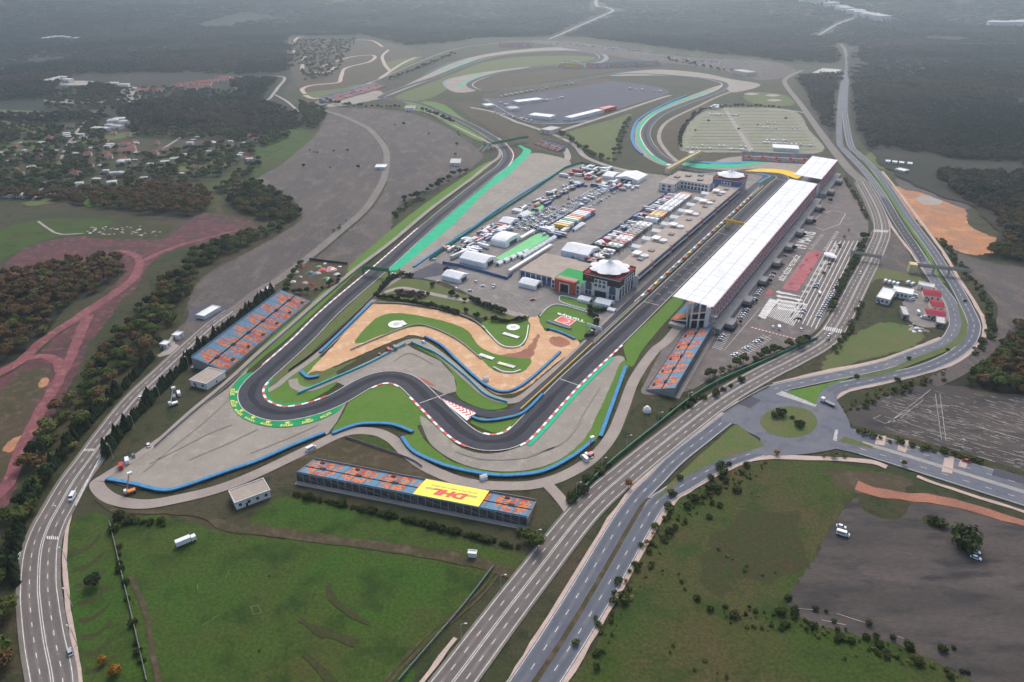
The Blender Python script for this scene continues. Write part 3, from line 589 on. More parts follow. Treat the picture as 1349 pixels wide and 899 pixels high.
for q in ([(388,70),(386,60),(392,50),(400,49)], [(398,92),(400,78),(406,72)], [(424,88),(460,76),(488,73),(494,76),(486,82),(456,90),(450,100),(448,108)], [(466,53),(490,54),(504,62)], [(512,66),(504,74),(506,84),(514,94)], [(500,104),(530,84),(548,76)], [(410,95),(430,96),(442,88)], [(402,124),(398,118),(410,113),(440,110),(448,108)], [(402,126),(420,130),(470,117),(490,109)]):
    minor('motocross_track', q, 9, 'sidewalk', 1.0, rough=1.5)
# ------------------------------------------------------------------ race track
ZT = 1.05
TR = [(505,130),(535,133),(560,139),(585,150),(617,164),(650,183),(664,195),(669,206),(662,219),(645,232),(605,264),(560,302),(504,352),(440,407),(398,449),(358,485),(338,503),(330,516),(333,530),(346,540),(370,546),(405,541),(441,528),(480,506),(503,498),(521,498),(538,504),(555,519),(570,534),(604,567),(628,581),(652,584),(674,579),(692,565),(749.5,504),(809,449),(858,402),(930,332),(1020,245),(1030,237),(1028,231.5),(1015,229.5),(985,228),(950,226),(915,223),(890,217),(868,205),(855,190),(850,176),(856,163),(870,151),(894,140),(930,127),(950,118.5),(956,112.5),(950,108),(930,104),(900,101),(860,98),(830,97.5),(800,99.5),(766,105),(700,114),(650,118.5),(630,118.5),(621,115.5),(618,112),(624,107),(640,101),(664,95),(700,90),(740,86.5),(768,85),(786,81.5),(793,76.5),(788,71.5),(770,68),(740,67),(700,68.5),(670,71.5),(640,76.5),(610,87),(590,95),(570,103),(545,111),(520,120),(506,126),(501,129),(505,130.2)]
TW = path_world(TR, 6)
track = ribbon('race_track', TW, 15.5, M['track'], ZT, world=True)
def sub(a, b): return TW[a*6:b*6+1]
ribbon('racing_line', TW, 4.5, M['rubber'], ZT+.008, world=True, parent=track, reg=False, off=-1, rough=1.5)
mb = MB()
for s in (-1, 1): dashes(TW, s*7.4, .45, 1, 0, ZT + .02, mb)
def crossline(p, q, w=.5, z=ZT + .025):
    a, b = P(*p), P(*q); d = (b-a).normalized(); k = Vector((d.y, -d.x))*w/2
    mb.face([(*(a-k), z), (*(b-k), z), (*(b+k), z), (*(a+k), z)])
crossline((738,500),(762,508.5)); crossline((848,398),(868,403)); crossline((553,532),(587,520)); crossline((945,307),(957,310))
for i in range(10):       # grid boxes on the straight
    for s in (0, 1):
        u = 30 + i*16 + s*8; v = -27.5 + s*7
        a = U(u, v); 
        for p, q in ((U(u, v), U(u, v+2.6)), (U(u, v), U(u-2, v)), (U(u, v+2.6), U(u-2, v+2.6))):
            d = (q-p).normalized(); k = Vector((d.y, -d.x))*.12; mb.face([(*(p-k), ZT+.025), (*(q-k), ZT+.025), (*(q+k), ZT+.025), (*(p+k), ZT+.025)])
mb.build('track_lines', M['lane'], track)
pit = ribbon('pit_lane', [(572,518),(587,524),(617,539),(645,546.5),(668,545),(690,534),(740,490),(784,448),(830,404),(900,337),(985,254),(1004,238),(1008,232)], [3,5,7,7,7,8,8,9,10,10,8,6,5], M['track'], ZT - .03)
ribbon('painted_lane', [(1000,241),(1008,236),(1014,233),(1006,230),(996,229)], 3, M['bluepaint'], ZT + .03)
# kerbs: red and white blocks, a real step
def kerb(a, b, side, w=1.5, blk=4, lab='red and white kerb along the track edge', pts=None, off=7.9, red='kred'):
    line = pts or sub(a, b); nn = normals(line); line = [q + k*side*off for q, k in zip(line, nn)]
    rs = resample(line, 1.0); n2 = normals(rs); mb = MB(); i = 0; c = 0
    while i + blk < len(rs):
        p, q = rs[i], rs[i+blk]; a0, b0 = n2[i]*w/2, n2[i+blk]*w/2
        mb.prism([p-a0, p+a0, q+b0, q-b0][::1], ZT, ZT + .12, c % 2); i += blk; c += 1
    return mb.build('kerb', [M['kwhite'], M[red]], track)
kerb(11, 15, 1, red='c_pink'); kerb(16, 22, -1)
kerb(23, 26, 1); kerb(27, 30, 1); kerb(32, 35, 1); kerb(30, 33, -1); kerb(46, 50, -1); kerb(52, 56, -1); kerb(64, 68, 1); kerb(74, 80, -1); kerb(5, 8, -1)
ribbon('runoff_strip', sub(32, 35)[2:-2], 2.6, M['teal'], ZT - .02, world=True, off=10.2, parent=track, reg=False)
for nm, pts, m in (('painted_runoff', [(514,353),(519,357),(527,354),(560,328),(600,294),(640,253),(670,231),(698,203),(697,197),(690,196),(686,204),(660,226),(640,244),(600,277),(560,312)], 'teal'),
    ('painted_runoff', [(338,492),(322,494),(308,508),(302,520),(305,535),(316,549),(340,560),(372,564),(405,559),(432,550),(448,540),(457,526),(441,536),(403,549),(378,554),(352,552),(332,543),(320,530),(318,518),(324,508)], 'rolexgreen'),
    ('painted_runoff', [(975,227),(1000,223),(1030,224),(1054,230),(1050,236),(1034,231),(1010,228),(978,229)], 'yellowpaint'),
    ('painted_runoff', [(888,213),(940,217),(985,215),(1010,214),(985,219),(940,222),(905,221)], 'teal'),
    ('painted_runoff', [(900,212),(960,214),(1004,212),(960,217)], 'bluepaint'),
    ('painted_runoff', [(348,505),(356,497),(360,500),(354,510),(356,524),(372,532),(410,529),(410,532),(372,537),(352,528)], 'rolexgreen')):
    sheet(nm, pts, M[m], ZT - .06)
sheet('painted_runoff', [(527,354),(560,328),(600,294),(640,253),(670,231),(698,203),(738,208),(752,216),(735,228),(690,257),(640,288),(600,313),(548,353)], M['runoff'], ZT - .08)
for pts, w in (([(956,117),(930,123),(890,135),(862,149),(846,164),(842,178),(848,194),(862,208),(882,219)], 7), ([(574,101),(600,89),(622,81),(650,74),(690,69)], 9), ([(608,116),(610,111),(622,104),(645,98),(662,95)], 5), ([(698,202),(690,196),(684,192)], 6)):
    ribbon('painted_runoff', pts, w, M['teal'], ZT - .05)
for pts in ([(842,160),(834,178),(838,194),(846,202)], [(585,112),(588,106),(594,104)], [(797,74),(799,79),(790,84)], [(862,148),(880,138),(900,130)], [(560,98),(590,84),(620,76)], [(800,98),(840,92),(880,92)]): ribbon('painted_runoff', pts, 2.5, M['bluepaint'], ZT - .045)
# hatched pit-entry gore
g0 = [P(578,524), P(620,553), P(626,543)]
sheet('hatched_gore', [(577,524),(615,555),(627,545)], M['kwhite'], ZT + .02, smooth=False)
mb = MB()
for i in range(10):
    t0, t1 = (i+.15)/10, (i+.6)/10; a, b, c = g0
    m0 = a.lerp(b.lerp(c, .5), min(1, t0 + .1)); m1 = a.lerp(b.lerp(c, .5), min(1, t1 + .1))
    mb.face([(*a.lerp(b, t0), ZT+.04), (*m0, ZT+.04), (*m1, ZT+.04), (*a.lerp(b, t1), ZT+.04)]); mb.face([(*m0, ZT+.04), (*a.lerp(c, t0), ZT+.04), (*a.lerp(c, t1), ZT+.04), (*m1, ZT+.04)])
tag(mb.build('gore_chevrons', M['kred']), kind='structure')
mb = MB(); w0 = [P(550,498), P(560,500), P(576,510), P(566,508)]
for i in range(6): mb.face([(*w0[0].lerp(w0[3], i/6), ZT), (*w0[1].lerp(w0[2], i/6), ZT), (*w0[1].lerp(w0[2], (i+.5)/6), ZT), (*w0[0].lerp(w0[3], (i+.5)/6), ZT)])
tag(mb.build('gore_chevrons', M['kred']), kind='structure')
# ------------------------------------------------------------------ painted writing
def text_mesh(s, bold):
    c = bpy.data.curves.new('t', 'FONT'); c.body = s; c.resolution_u = 3; c.offset = bold
    o = bpy.data.objects.new('t', c); COL.objects.link(o); dg = bpy.context.evaluated_depsgraph_get(); dg.update()
    me = bpy.data.meshes.new_from_object(o.evaluated_get(dg)); bpy.data.objects.remove(o); bpy.data.curves.remove(c)
    return me
def text3(name, s, a, b, c, m, parent=None, bold=.03):
    """writing laid out between three world points: a = start of baseline, b = its end, c = top of the first letter"""
    me = text_mesh(s, bold); xs = [v.co.x for v in me.vertices]; ys = [v.co.y for v in me.vertices]
    x0, x1, y0, y1 = min(xs), max(xs), min(0, min(ys)) if False else min(ys), max(ys)
    a, b, c = Vector(a), Vector(b), Vector(c)
    for v in me.vertices:
        t = (v.co.x-x0)/(x1-x0); h = (v.co.y-y0)/(y1-y0); v.co = a + (b-a)*t + (c-a)*h
    me.materials.clear(); me.materials.append(M[m]); me.update()
    return link(name, me, parent)
def ground_text(s, a, b, c, m, z, parent=None, bold=.03):
    q = [Vector((*P(*p), z)) for p in (a, b, c)]
    o = text3('painted_lettering', s, *q, m, parent, bold)
    if not parent: o['kind'] = 'structure'
    return o
for (bx, by), (ex, ey), (tx, ty), (kx, ky) in (((304,513),(303,522),(310,513),(313,517)), ((303,528),(306,537),(309,528),(311,531)), ((308,541),(317,549),(312,539.5),(319,541.5)), ((322,551.5),(335,557.5),(324,549.5),(334,550.5)), ((343,559.5),(358,562.5),(344.5,557),(353.5,556.5)), ((369,563),(386,562),(370,560),(379,557.5)), ((398,559.5),(413,556),(398,556.5),(406,554)), ((423,552.5),(437,545.5),(422,550),(429,548)))[:8]:
    ground_text('ROLEX', (bx,by), (ex,ey), (tx,ty), 'letteryellow', ZT + .0)
    k = P(kx, ky); a = P(bx, by); b = P(ex, ey); e = (b-a).normalized(); n_ = Vector((-e.y, e.x)); mb = MB(); s = 1.25
    tips = [k + e*(x*s) + n_*(y*s) for x, y in ((-.7,-1),(-1.4,1),(-.6,0),(-.5,1.3),(0,.2),(.5,1.3),(.6,0),(1.4,1),(.7,-1))]
    for i in range(1, 8): mb.face([(*tips[0], ZT), (*tips[i+1], ZT), (*tips[i], ZT)])
    tag(mb.build('painted_crown', M['letteryellow']), kind='structure')
ground_text('Türkiye', (771,422), (735,411.5), (770,426), 'kwhite', 1.0)
fl = sheet('painted_flag', [(739,417),(759,423),(750,430),(730,423)], M['kwhite'], .96, smooth=False)
sheet('flag_field', [(739.2,417.6),(757.8,423.2),(749.8,429.2),(731.6,422.8)], M['flagred'], .98, smooth=False, parent=fl, reg=False)
c = P(746.5, 424); mb = MB(); e1 = (P(757,423)-P(739,417)).normalized(); e2 = Vector((e1.y, -e1.x))
for i in range(14):
    t0, t1 = 0.6 + i*5.1/14, 0.6 + (i+1)*5.1/14
    def cp(t, r, o): return (*(c + e1*(r*math.cos(t+math.pi)+o) + e2*r*math.sin(t+math.pi)), 1.0)
    mb.face([cp(t0, 2.6, 0), cp(t1, 2.6, 0), cp(t1, 2.05, -.5), cp(t0, 2.05, -.5)])
mb.build('flag_crescent', M['kwhite'], fl)
CPK = [o for o in COL.objects if o.name == 'car_park'][0]
ground_text('19 MAYIS', (1061.5,329), (1076,307), (1044.5,326.5), 'lane', 1.0)
ground_text('KUTLU OLSUN', (1070,330), (1086.5,309.5), (1064,329), 'fadedwhite', 1.0)
ground_text('BİZ BİZE YETERİZ', (1032,371), (1055,337.5), (1023,369), 'lane', 1.0)
ground_text('TÜRKİYEM', (1051,385), (1084,333.5), (1029,381.5), 'fadedred', .97, bold=.07)
sheet('painted_panel', [(1050,384.6),(1083,334),(1064,331.5),(1030,381)], mat('worn_red', rgb(168,112,114), rgb(150,124,122), .15, rgb(182,100,106), .3, fine=.15), .95, smooth=False)
sheet('painted_disc', [(1008,388),(1013,382),(1018,384),(1015,389)], M['fadedred'], .96)
for i in range(5):
    y = 386 + i*5.2
    sheet('painted_figure', [(1022+i*.5,y-1),(1026,y-2.2),(1030,y-.6),(1040,y+1),(1052+(i%3)*5,y+4.6),(1060-(i%2)*8,y+6.4),(1048,y+4.8),(1036,y+2.6),(1026,y+1.2)], M['lane'], .96 + i*.004, rough=.3)
for i in range(9):
    x, y = 1056 + i*5.4, 386 - i*7.8
    sheet('painted_emblem', [(x-1.5,y+1),(x+.5,y-3),(x+4,y-2),(x+8,y-3.5),(x+7,y),(x+9,y+1.5),(x+5,y+1.5),(x+2,y+4)] if i > 3 else [(x,y-2),(x+3,y-3),(x+9,y-2),(x+8,y+1),(x+1,y)], M['fadedwhite'], .96, rough=.6)
for i in range(10):
    x, y = 1086 + i*1.75, 331 - i*2.6
    sheet('painted_lettering', [(x-2,y-.6),(x+3,y+.1),(x+3.8,y-1.5),(x-1.2,y-2.2)], M['fadedwhite'], .96, smooth=False)
sheet('painted_block', [(998,419),(1007,404),(1014,394),(1027,397),(1020,404),(1008,421)], M['lane'], .96, smooth=False)
mb = MB()
def pline(p, q, w=.3, z=1.0, m=0):
    a, b = P(*p), P(*q); d = (b-a).normalized(); k = Vector((d.y, -d.x))*w/2
    mb.face([(*(a-k), z), (*(b-k), z), (*(b+k), z), (*(a+k), z)], m)
for i in range(7):
    t = i/6; pline((1040+t*34, 421+t*13), (1096+t*34, 318+t*0), .7)
for i in range(16): t = i/15; pline((1010+t*34, 417+t*13), (1030+t*32, 398+t*4), .7)
for i in range(12): t = i/11; pline((940+t*12, 458-t*22), (951+t*12, 462-t*22), .55)
for i in range(16): t = i/15; pline((962+t*42, 470-t*28), (974+t*42, 476-t*28), .55)
pline((1000,366),(1078,262), .5); pline((962,430),(1056,290), .4); pline((954,462),(1000,408), .3); pline((938,460),(958,430), .3); pline((960,470),(1016,442), .3)
for q in ([(1030,302),(1042,284),(1056,276),(1060,284),(1052,298),(1036,302)], [(1066,296),(1080,284),(1096,278),(1114,282),(1106,296),(1084,304)], [(1040,298),(1050,286),(1070,292)]):
    for a, b in zip(q, q[1:] + q[:1]): pline(a, b, .5)
mb.build('parking_lines', M['lane'], CPK)
mb = MB()
for i in range(26): t = i/26; pline((988+t*60, 431.5+t*16), (988+(t+.02)*60, 432+(t+.02)*16), 1.2, 1.3, i % 2)
tag(mb.build('boom_barrier', [M['kred'], M['kwhite']]), 'long red and white boom barrier across the stand car park', 'barrier')
mb = MB()
rr = random.Random(3)
for i in range(420):
    x = 1160 + rr.random()*200; y = 515 + rr.random()*100
    if y > 575 + (x-1190)*.29 or y < 514 + abs(x-1235)*.1: continue
    L = rr.uniform(3, 16); pline((x, y), (x+L, y+L*.28), .35)
for q in ([(1160,548),(1150,552),(1166,559),(1200,540),(1216,528)], [(1186,544),(1200,540),(1186,552),(1200,560),(1349,604)], [(1222,538),(1232,534),(1262,536),(1300,550),(1349,566)], [(1222,540),(1226,546),(1260,556),(1349,580)], [(1232,520),(1240,580)], [(1238,520),(1246,582)], [(1170,558),(1226,514)]):
    for a, b in zip(q, q[1:]): pline(a, b, .4)
tag(mb.build('yard_lines', M['fadedwhite']), kind='structure')
mb = MB()
for a, b in (((640,372),(700,398)), ((600,360),(640,372)), ((610,394),(660,350)), ((655,398),(664,386)), ((700,418),(664,386)), ((690,400),(730,392)), ((560,368),(640,352))): pline(a, b, .35, 1.0)
tag(mb.build('paving_lines', M['fadedwhite']), kind='structure')
mb = MB()
for a, b in (((1044,801.5),(1072,804.5)), ((1102,809),(1148,824)), ((1082,817.5),(1114,824)), ((1182,839),(1190,842))): pline(a, b, .3, .8)
tag(mb.build('yard_lines', M['fadedwhite']), kind='structure')

for q in ([(306,560),(280,570),(240,590),(196,612)], [(340,566),(300,585),(250,606)], [(300,528),(270,556),(230,588),(190,622)], [(420,560),(380,578),(330,598)], [(600,596),(640,606),(690,604),(730,590)], [(760,560),(772,540),(790,512)], [(570,480),(540,466),(520,476)], [(640,290),(690,250),(720,226)], [(620,296),(660,262),(700,232)], [(700,600),(740,585),(766,556)]):
    ribbon('tyre_marks', q, .8, M['skid'], ZT - .03, reg=False, rough=.4)
mb = MB()
for a, b in (((330,800),(340,798)), ((340,798),(345,808)), ((345,808),(334,811)), ((334,811),(330,800)), ((298,762),(302,752)), ((266,825),(290,810)), ((260,770),(261,778))): pline(a, b, .3, .8)
tag(mb.build('pitch_lines', M['faintline']), kind='structure')
# ------------------------------------------------------------------ grandstands with coloured seat patterns
def motif(u, v):
    """which seat colour: u -1..1 along one motif, v 0 front .. 1 back -> 0 blue 1 orange 2 red 3 grey"""
    for cx, cy, rx, ry, k in ((-.6,.62,.13,.2,1),(-.3,.78,.15,.2,1),(.06,.8,.15,.19,1),(.36,.7,.14,.22,1),(.66,.52,.13,.2,1),(-.7,.3,.12,.17,1),(-.42,.36,.13,.2,1),(-.16,.46,.09,.14,3),(.0,.3,.12,.2,2),(.18,.5,.08,.16,3),(.3,.34,.13,.2,1),(.58,.22,.12,.16,1),(-.2,.16,.13,.12,1),(.82,.3,.08,.14,1),(-.5,.1,.16,.1,2),(.36,.09,.16,.08,1)):
        e = ((u-cx-(v-cy)*.22)/rx)**2 + ((v-cy)/ry)**2
        if e < 1: return 2 if (k == 1 and .1 < e < .3) else k
    if abs(u) < .85 and v < .2: return 3
    return 0
SEATM = None
def stand(name, label, A, B, depth, h0, h1, motifs, rows=24, cell=1.2, zA=None, skirt='grey', posts=True, group=None, ends=True, gap=None):
    """open stand: front edge A->B (photo pixels at height h0), rises to the left of that line"""
    a, b = P(*A, h0), P(*B, h0); L = (b-a).length; rz = math.atan2(b.y-a.y, b.x-a.x)
    root = thing(name, label, 'grandstand', (a.x, a.y, 0), rz, group)
    mb = MB(); dr = depth/rows; nc = max(4, int(L/cell)); dc = L/nc
    aisle = {int(nc*(i+.5)/(motifs*2)) for i in range(motifs*2)} if False else set()
    for r in range(rows):
        v = (r+.5)/rows; z = h0 + (h1-h0)*r/rows; z2 = h0 + (h1-h0)*(r+1)/rows
        y0, y1 = r*dr, (r+1)*dr
        if r == rows//2:
            mb.box(0, L, y0, y1, z-.6, z-.5, 4); continue
        for c in range(nc):
            x = (c+.5)*dc; u = (x/L*motifs % 1)*2-1; k = motif(u, v)
            if c % max(6, int(nc/motifs/3)) == 0: k = 3
            mb.face([(c*dc,y0,z),((c+1)*dc,y0,z),((c+1)*dc,y1,z),(c*dc,y1,z)], k)
            mb.face([(c*dc,y1,z),((c+1)*dc,y1,z),((c+1)*dc,y1,z2),(c*dc,y1,z2)], k if r % 2 else 3)
    mb.build('seating', [M['seatblue'], M['seatorange'], M['seatred'], M['seatgrey'], M['dark']], root)
    if ends:
        for x in (0, L):
            q = MB(); s = .25 if x else -.25; q.face([(x,0,0),(x,depth,0),(x,depth,h1),(x,0,h0)]); q.face([(x+s,0,0),(x+s,depth,0),(x+s,depth,h1),(x+s,0,h0)]); q.face([(x,0,h0),(x,depth,h1),(x+s,depth,h1),(x+s,0,h0)])
            q.build('end_wall', M[skirt], root)
    q = MB(); q.box(0, L, -.3, 0, 0, h0+.9); q.build('front_parapet', M['grey'], root)
    q = MB(); q.box(0, L, depth, depth+.12, h1+.2, h1+1.1); q.build('back_rail', M['seatblue'], root)
    q = MB(); q.box(0, L, depth+.12, depth+3, 0, .3); q.build('rear_footing', M['concrete'], root)
    for i in range(motifs):        # entrances half way up and in the front rows
        x = L*(i+.5)/motifs; z = h0+(h1-h0)*.5
        q = MB(); q.box(x-1.5, x+1.5, depth*.47, depth*.56, z-1.2, z+.55, 0); q.build('entrance_tunnel', M['dark'], root)
        z = h0+(h1-h0)*.16; q = MB(); q.box(x+L/motifs*.12, x+L/motifs*.12+2.4, depth*.12, depth*.2, z-1, z+.45, 0); q.build('entrance_tunnel', M['dark'], root)
    if posts:
        n = int(L/4); pm = MB(); pm.box(-.15,.15,-.15,.15,0,h1); pm = pm.mesh('post', [M['steel']])
        for i in range(n+1): link('post', pm, root, (L*i/n, depth+.3, 0))
        q = MB(); q.face([(0,depth*.97,0),(L,depth*.97,0),(L,depth*.97,h1*.95),(0,depth*.97,h1*.95)]); q.build('underside', M['underside'], root)
        n = int(L/16)
        for i in range(n):
            q = MB(); q.bar((L*i/n,depth+.3,.3),(L*(i+1)/n,depth+.3,h1-.5),.12); q.build('brace', M['steel'], root)
    return root, L
stand('grandstand', 'orange and blue open grandstand beside the straight before the green hairpin', (299,489), (409,397), 25, 1.5, 8.5, 6, 26)
rt, L = stand('grandstand', 'open grandstand with a huge yellow banner laid over its seats', (706,660), (414,605), 17.5, 1.3, 5.4, 6, 18)
q = MB(); x0, x1 = L*.197, L*.475; d, h0, h1 = 17.5, 1.3, 5.4
def bz(y): return h0+(h1-h0)*y/d+.75
q.face([(x0,-.2,bz(0)),(x1,-.2,bz(0)),(x1,d+.3,bz(d+.3)),(x0,d+.3,bz(d+.3))]); bn = q.build('yellow_banner', M['dhlyellow'], rt)
def bpt(s, y): return (x0+(x1-x0)*s, y, bz(y)+.06)
text3('banner_lettering', 'DHL', bpt(.24,7.4), bpt(.76,7.4), bpt(.29,14.0), 'dhlred', bn, .07)
text3('banner_slogan', 'EXCELLENCE. SIMPLY DELIVERED.', bpt(.14,4.3), bpt(.86,4.3), bpt(.14,6.0), 'bannergrey', bn)
for a, b in ((.1,.26),(.76,.9)):
    q = MB()
    for i in range(3): q.face([bpt(a,7.6+i*.8), bpt(b,7.6+i*.8), bpt(b+.01,8.1+i*.8), bpt(a+.01,8.1+i*.8)])
    q.build('banner_stripes', M['bannergrey'], bn)
stand('grandstand', 'narrow orange and blue stand at the foot of the white-roofed grandstand', (904,434), (852,513), 18, 1.2, 7.5, 5, 22)
stand('grandstand', 'small three-motif stand beside the green footbridge', (704,190), (733,200), 16, 1, 7, 3, 12, 2, posts=False)
stand('grandstand', 'orange and blue stand on the outside of the yellow painted corner', (978,211), (1070,216), 16, 1, 8, 5, 12, 2, posts=False)
stand('grandstand', 'dark-backed stand by the far hairpin, nearer the pines', (436,136), (476,124), 26, 1, 8, 3, 12, 3, posts=False)
stand('grandstand', 'stand by the far hairpin, right of the pair', (478,124), (508,114), 26, 1, 8, 3, 12, 3, posts=False)
stand('grandstand', 'pale orange stand beside the arched bridge', (773,90), (804,90), 20, 1, 9, 3, 12, 4, posts=False, group=None)
stand('grandstand', 'middle pale orange stand on the bank past the arched bridge', (807,89), (838,88), 20, 1, 9, 3, 12, 4, posts=False)
stand('grandstand', 'pale orange stand farthest from the arched bridge on its bank', (841,88), (872,86.5), 20, 1, 9, 3, 12, 4, posts=False)
stand('grandstand', 'hazy red and white stand on the outside of the far loop', (657,62), (700,62), 26, 1, 9, 4, 12, 5, posts=False)
# ------------------------------------------------------------------ main roofed grandstand (frame of the pit straight)
UZ = 0.75
def local(name, label, cat, u, v, group=None, z=None):
    p = U(u, v); return thing(name, label, cat, (p.x, p.y, UZ if z is None else z), DANG, group)     # local x along the straight, local -y to its right
def roofed(label, u0, u1, tower):
    L = u1-u0; rt = local('roofed_grandstand', label, 'grandstand', u0, 0); RW = 30.5; ZF, ZB = 22, 20.8
    n = max(3, round(L/11.1)); rows = 3; pm = {}
    for r in range(rows):
        y0, y1 = -RW*r/rows, -RW*(r+1)/rows; z0 = ZF+(ZB-ZF)*r/rows; z1 = ZF+(ZB-ZF)*(r+1)/rows; dx = L/n
        q = MB(); g = .16
        q.face([(g,y0-g,z0),(g,y1+g,z1),(dx-g,y1+g,z1),(dx-g,y0-g,z0)]); q.face([(g,y0-g,z0-.35),(dx-g,y0-g,z0-.35),(dx-g,y1+g,z1-.35),(g,y1+g,z1-.35)])
        q.face([(g,y0-g,z0-.35),(g,y0-g,z0),(dx-g,y0-g,z0),(dx-g,y0-g,z0-.35)]); q.face([(g,y0-g,z0-.35),(g,y1+g,z1-.35),(g,y1+g,z1),(g,y0-g,z0)])
        pm = q.mesh('roof_panel', [M['white']])
        for i in range(n): link('roof_panel', pm, rt, (i*dx, 0, 0))
    q = MB(); q.face([(0,0,ZF-.4),(L,0,ZF-.4),(L,-RW,ZB-.4),(0,-RW,ZB-.4)]); q.build('roof_deck', M['deck'], rt)
    for yy in (-RW/3, -RW*2/3):
        zz = ZF+(ZB-ZF)*(-yy/RW); q = MB(); q.box(0,L,yy-.22,yy+.22,zz-.2,zz+.12); q.build('roof_gutter', M['c_silver'], rt)
    # seating: two tiers
    for nm, ya, yb, za, zb, rows_ in (('lower_tier',-1,-13,3,8,12),('upper_tier',-14,-27,9.5,16.5,13)):
        q = MB(); nc = int(L/1.5)
        for r in range(rows_):
            y0 = ya+(yb-ya)*r/rows_; y1 = ya+(yb-ya)*(r+1)/rows_; z = za+(zb-za)*r/rows_; z2 = za+(zb-za)*(r+1)/rows_
            for c in range(nc):
                k = 1 if ((c // 7) % 3 == 0 or (r > 6 and (c//4) % 2)) else 0
                x = L*c/nc; x2 = L*(c+1)/nc
                q.face([(x,y0,z),(x2,y0,z),(x2,y1,z),(x,y1,z)], k); q.face([(x,y1,z),(x2,y1,z),(x2,y1,z2),(x,y1,z2)], k)
        q.build(nm, [M['seatblue'], M['seatorange']], rt)
    q = MB(); q.box(0,L,-13.6,-13,0,9.3); q.build('tier_wall', M['grey'], rt)
    q = MB(); q.box(0,L,-1,-.6,0,3.4); q.build('front_wall', M['grey'], rt)
    q = MB(); q.box(0,L,-29.5,-27.2,0,14.5); q.build('concourse_wall', M['whitewall'], rt)
    q = MB(); q.box(0,L,-38,-31.2,0,4.5,0); q.build('concourse_deck', M['grey'], rt)
    # red steel lattice along the back
    nb = round(L/7.5); pmv = MB(); pmv.bar((0,-RW-.2,4.5),(0,-RW+.4,ZB-.4),.28,0,4); pmv = pmv.mesh('truss_column', [M['redsteel']])
    pmd = MB(); pmd.bar((0,-RW-.2,9),(L/nb,-RW-.2,ZB-1),.16,0,4); pmd.bar((L/nb,-RW-.2,9),(0,-RW-.2,ZB-1),.16,0,4); pmd = pmd.mesh('truss_brace', [M['redsteel']])
    for i in range(nb+1):
        link('truss_column', pmv, rt, (L*i/nb, 0, 0))
        if i < nb: link('truss_brace', pmd, rt, (L*i/nb, 0, 0))
    for z in (9, 13.5, ZB-.8):
        q = MB(); q.box(0,L,-RW-.5,-RW+.1,z-.4,z+.4); q.build('truss_chord', M['redsteel'], rt)
    # front columns
    pc = MB(); pc.bar((0,-13.3,0),(0,-12,ZF-.6),.5,0,6); pc = pc.mesh('roof_column', [M['whitewall']])
    for i in range(n//2+1): link('roof_column', pc, rt, (L*2*i/n if 2*i <= n else L, 0, 0))
    if tower:
        q = MB(); q.box(-3,0,-29.5,-26.5,0,ZB+.4); q.build('stair_tower', M['whitewall'], rt)
        for za, zb_ in ((0,3.5),(6,7),(10,11),(14,15)): q = MB(); q.box(-3.9,-.1,-35,-30,za,zb_); q.build('stair_landing', M['grey'], rt)
        for yy in (-16, -21.5):
            q = MB(); q.box(-.8,.2,yy-.6,yy+.6,0,ZF-1); q.build('end_column', M['whitewall'], rt)
        for za, zb_, ya, yb in ((6,9,-15,-26),(11,15,-15,-26),(3,5,-3,-13)):
            q = MB(); q.face([(-.6,ya,za),(-.6,yb,zb_),(-.6,yb,zb_+1.2),(-.6,ya,za+1.2)]); q.build('end_parapet', M['whitewall'], rt)
        q = MB(); q.box(-6,-.7,-13,-1,0,2.4); q.build('terrace_wall', M['concrete'], rt)
    m = round(L/45); 
    for i in range(m):         # stair blocks at the back
        x = L*(i+.35)/m; q = MB(); q.box(x-6,x+6,-44,-38.2,0,5.2,0,0); bl = q.build('stair_block', M['grey'], rt)
        q = MB(); q.face([(x-4.5,-44.3,.2),(x+4.5,-44.3,.2),(x+4.5,-38.4,6.6),(x-4.5,-38.4,6.6)]); q.build('stair_flight', M['steel'], bl)
        q = MB(); q.box(x-7,x-6.02,-44.5,-38.4,0,2.5); q.box(x-5,x+5,-45.2,-44.35,0,2.2); q.build('stair_opening', M['dark'], bl)
    return rt
roofed('long white-roofed main grandstand along the start straight', 0, 377, True)
roofed('shorter white-roofed grandstand continuing beyond a gap', 399, 504, False)
# ------------------------------------------------------------------ pit building
rt = local('pit_building', 'long low pit garage building with blue glazed front and flat brown roof', 'building', 46, -50)
L = 316
q = MB(); q.box(0,L,0,23,0,8.6,0,1); q.build('wall', [M['whitewall'], M['roofgravel']], rt)
nseg = 7
for i in range(nseg):
    x0 = L*i/nseg; x1 = L*(i+1)/nseg
    q = MB(); q.box(x1-2.4,x1-.6,-1.5,1,0,9.6); q.build('pillar', M['redsteel'], rt)
    q = MB(); q.box(x0+.4,x1-3.4,-1.4,-.05,4.1,5.0); q.build('balcony', M['whitewall'], rt)
    q = MB(); q.box(x0+.4,x1-3.4,-1.0,-.06,8.2,9.4); q.build('fascia', M['roofgravel'], rt)
    nw = 6; w = (x1-x0-4.4)/nw
    for j in range(nw):
        q = MB(); xx = x0+.6+j*w; q.box(xx+.15,xx+w-.15,-.6,-.05,5.2,8.0); q.build('window_pane', M['blueglass'], rt)
        q = MB(); q.box(xx+.2,xx+w-.2,-.12,-.03,.1,3.6); q.build('garage_door', M['dark'], rt)
for i in range(12):
    q = MB(); x = 14+i*25.5; q.box(x,x+5,8,13,8.6,9.8); q.build('roof_plant', M['grey'], rt)
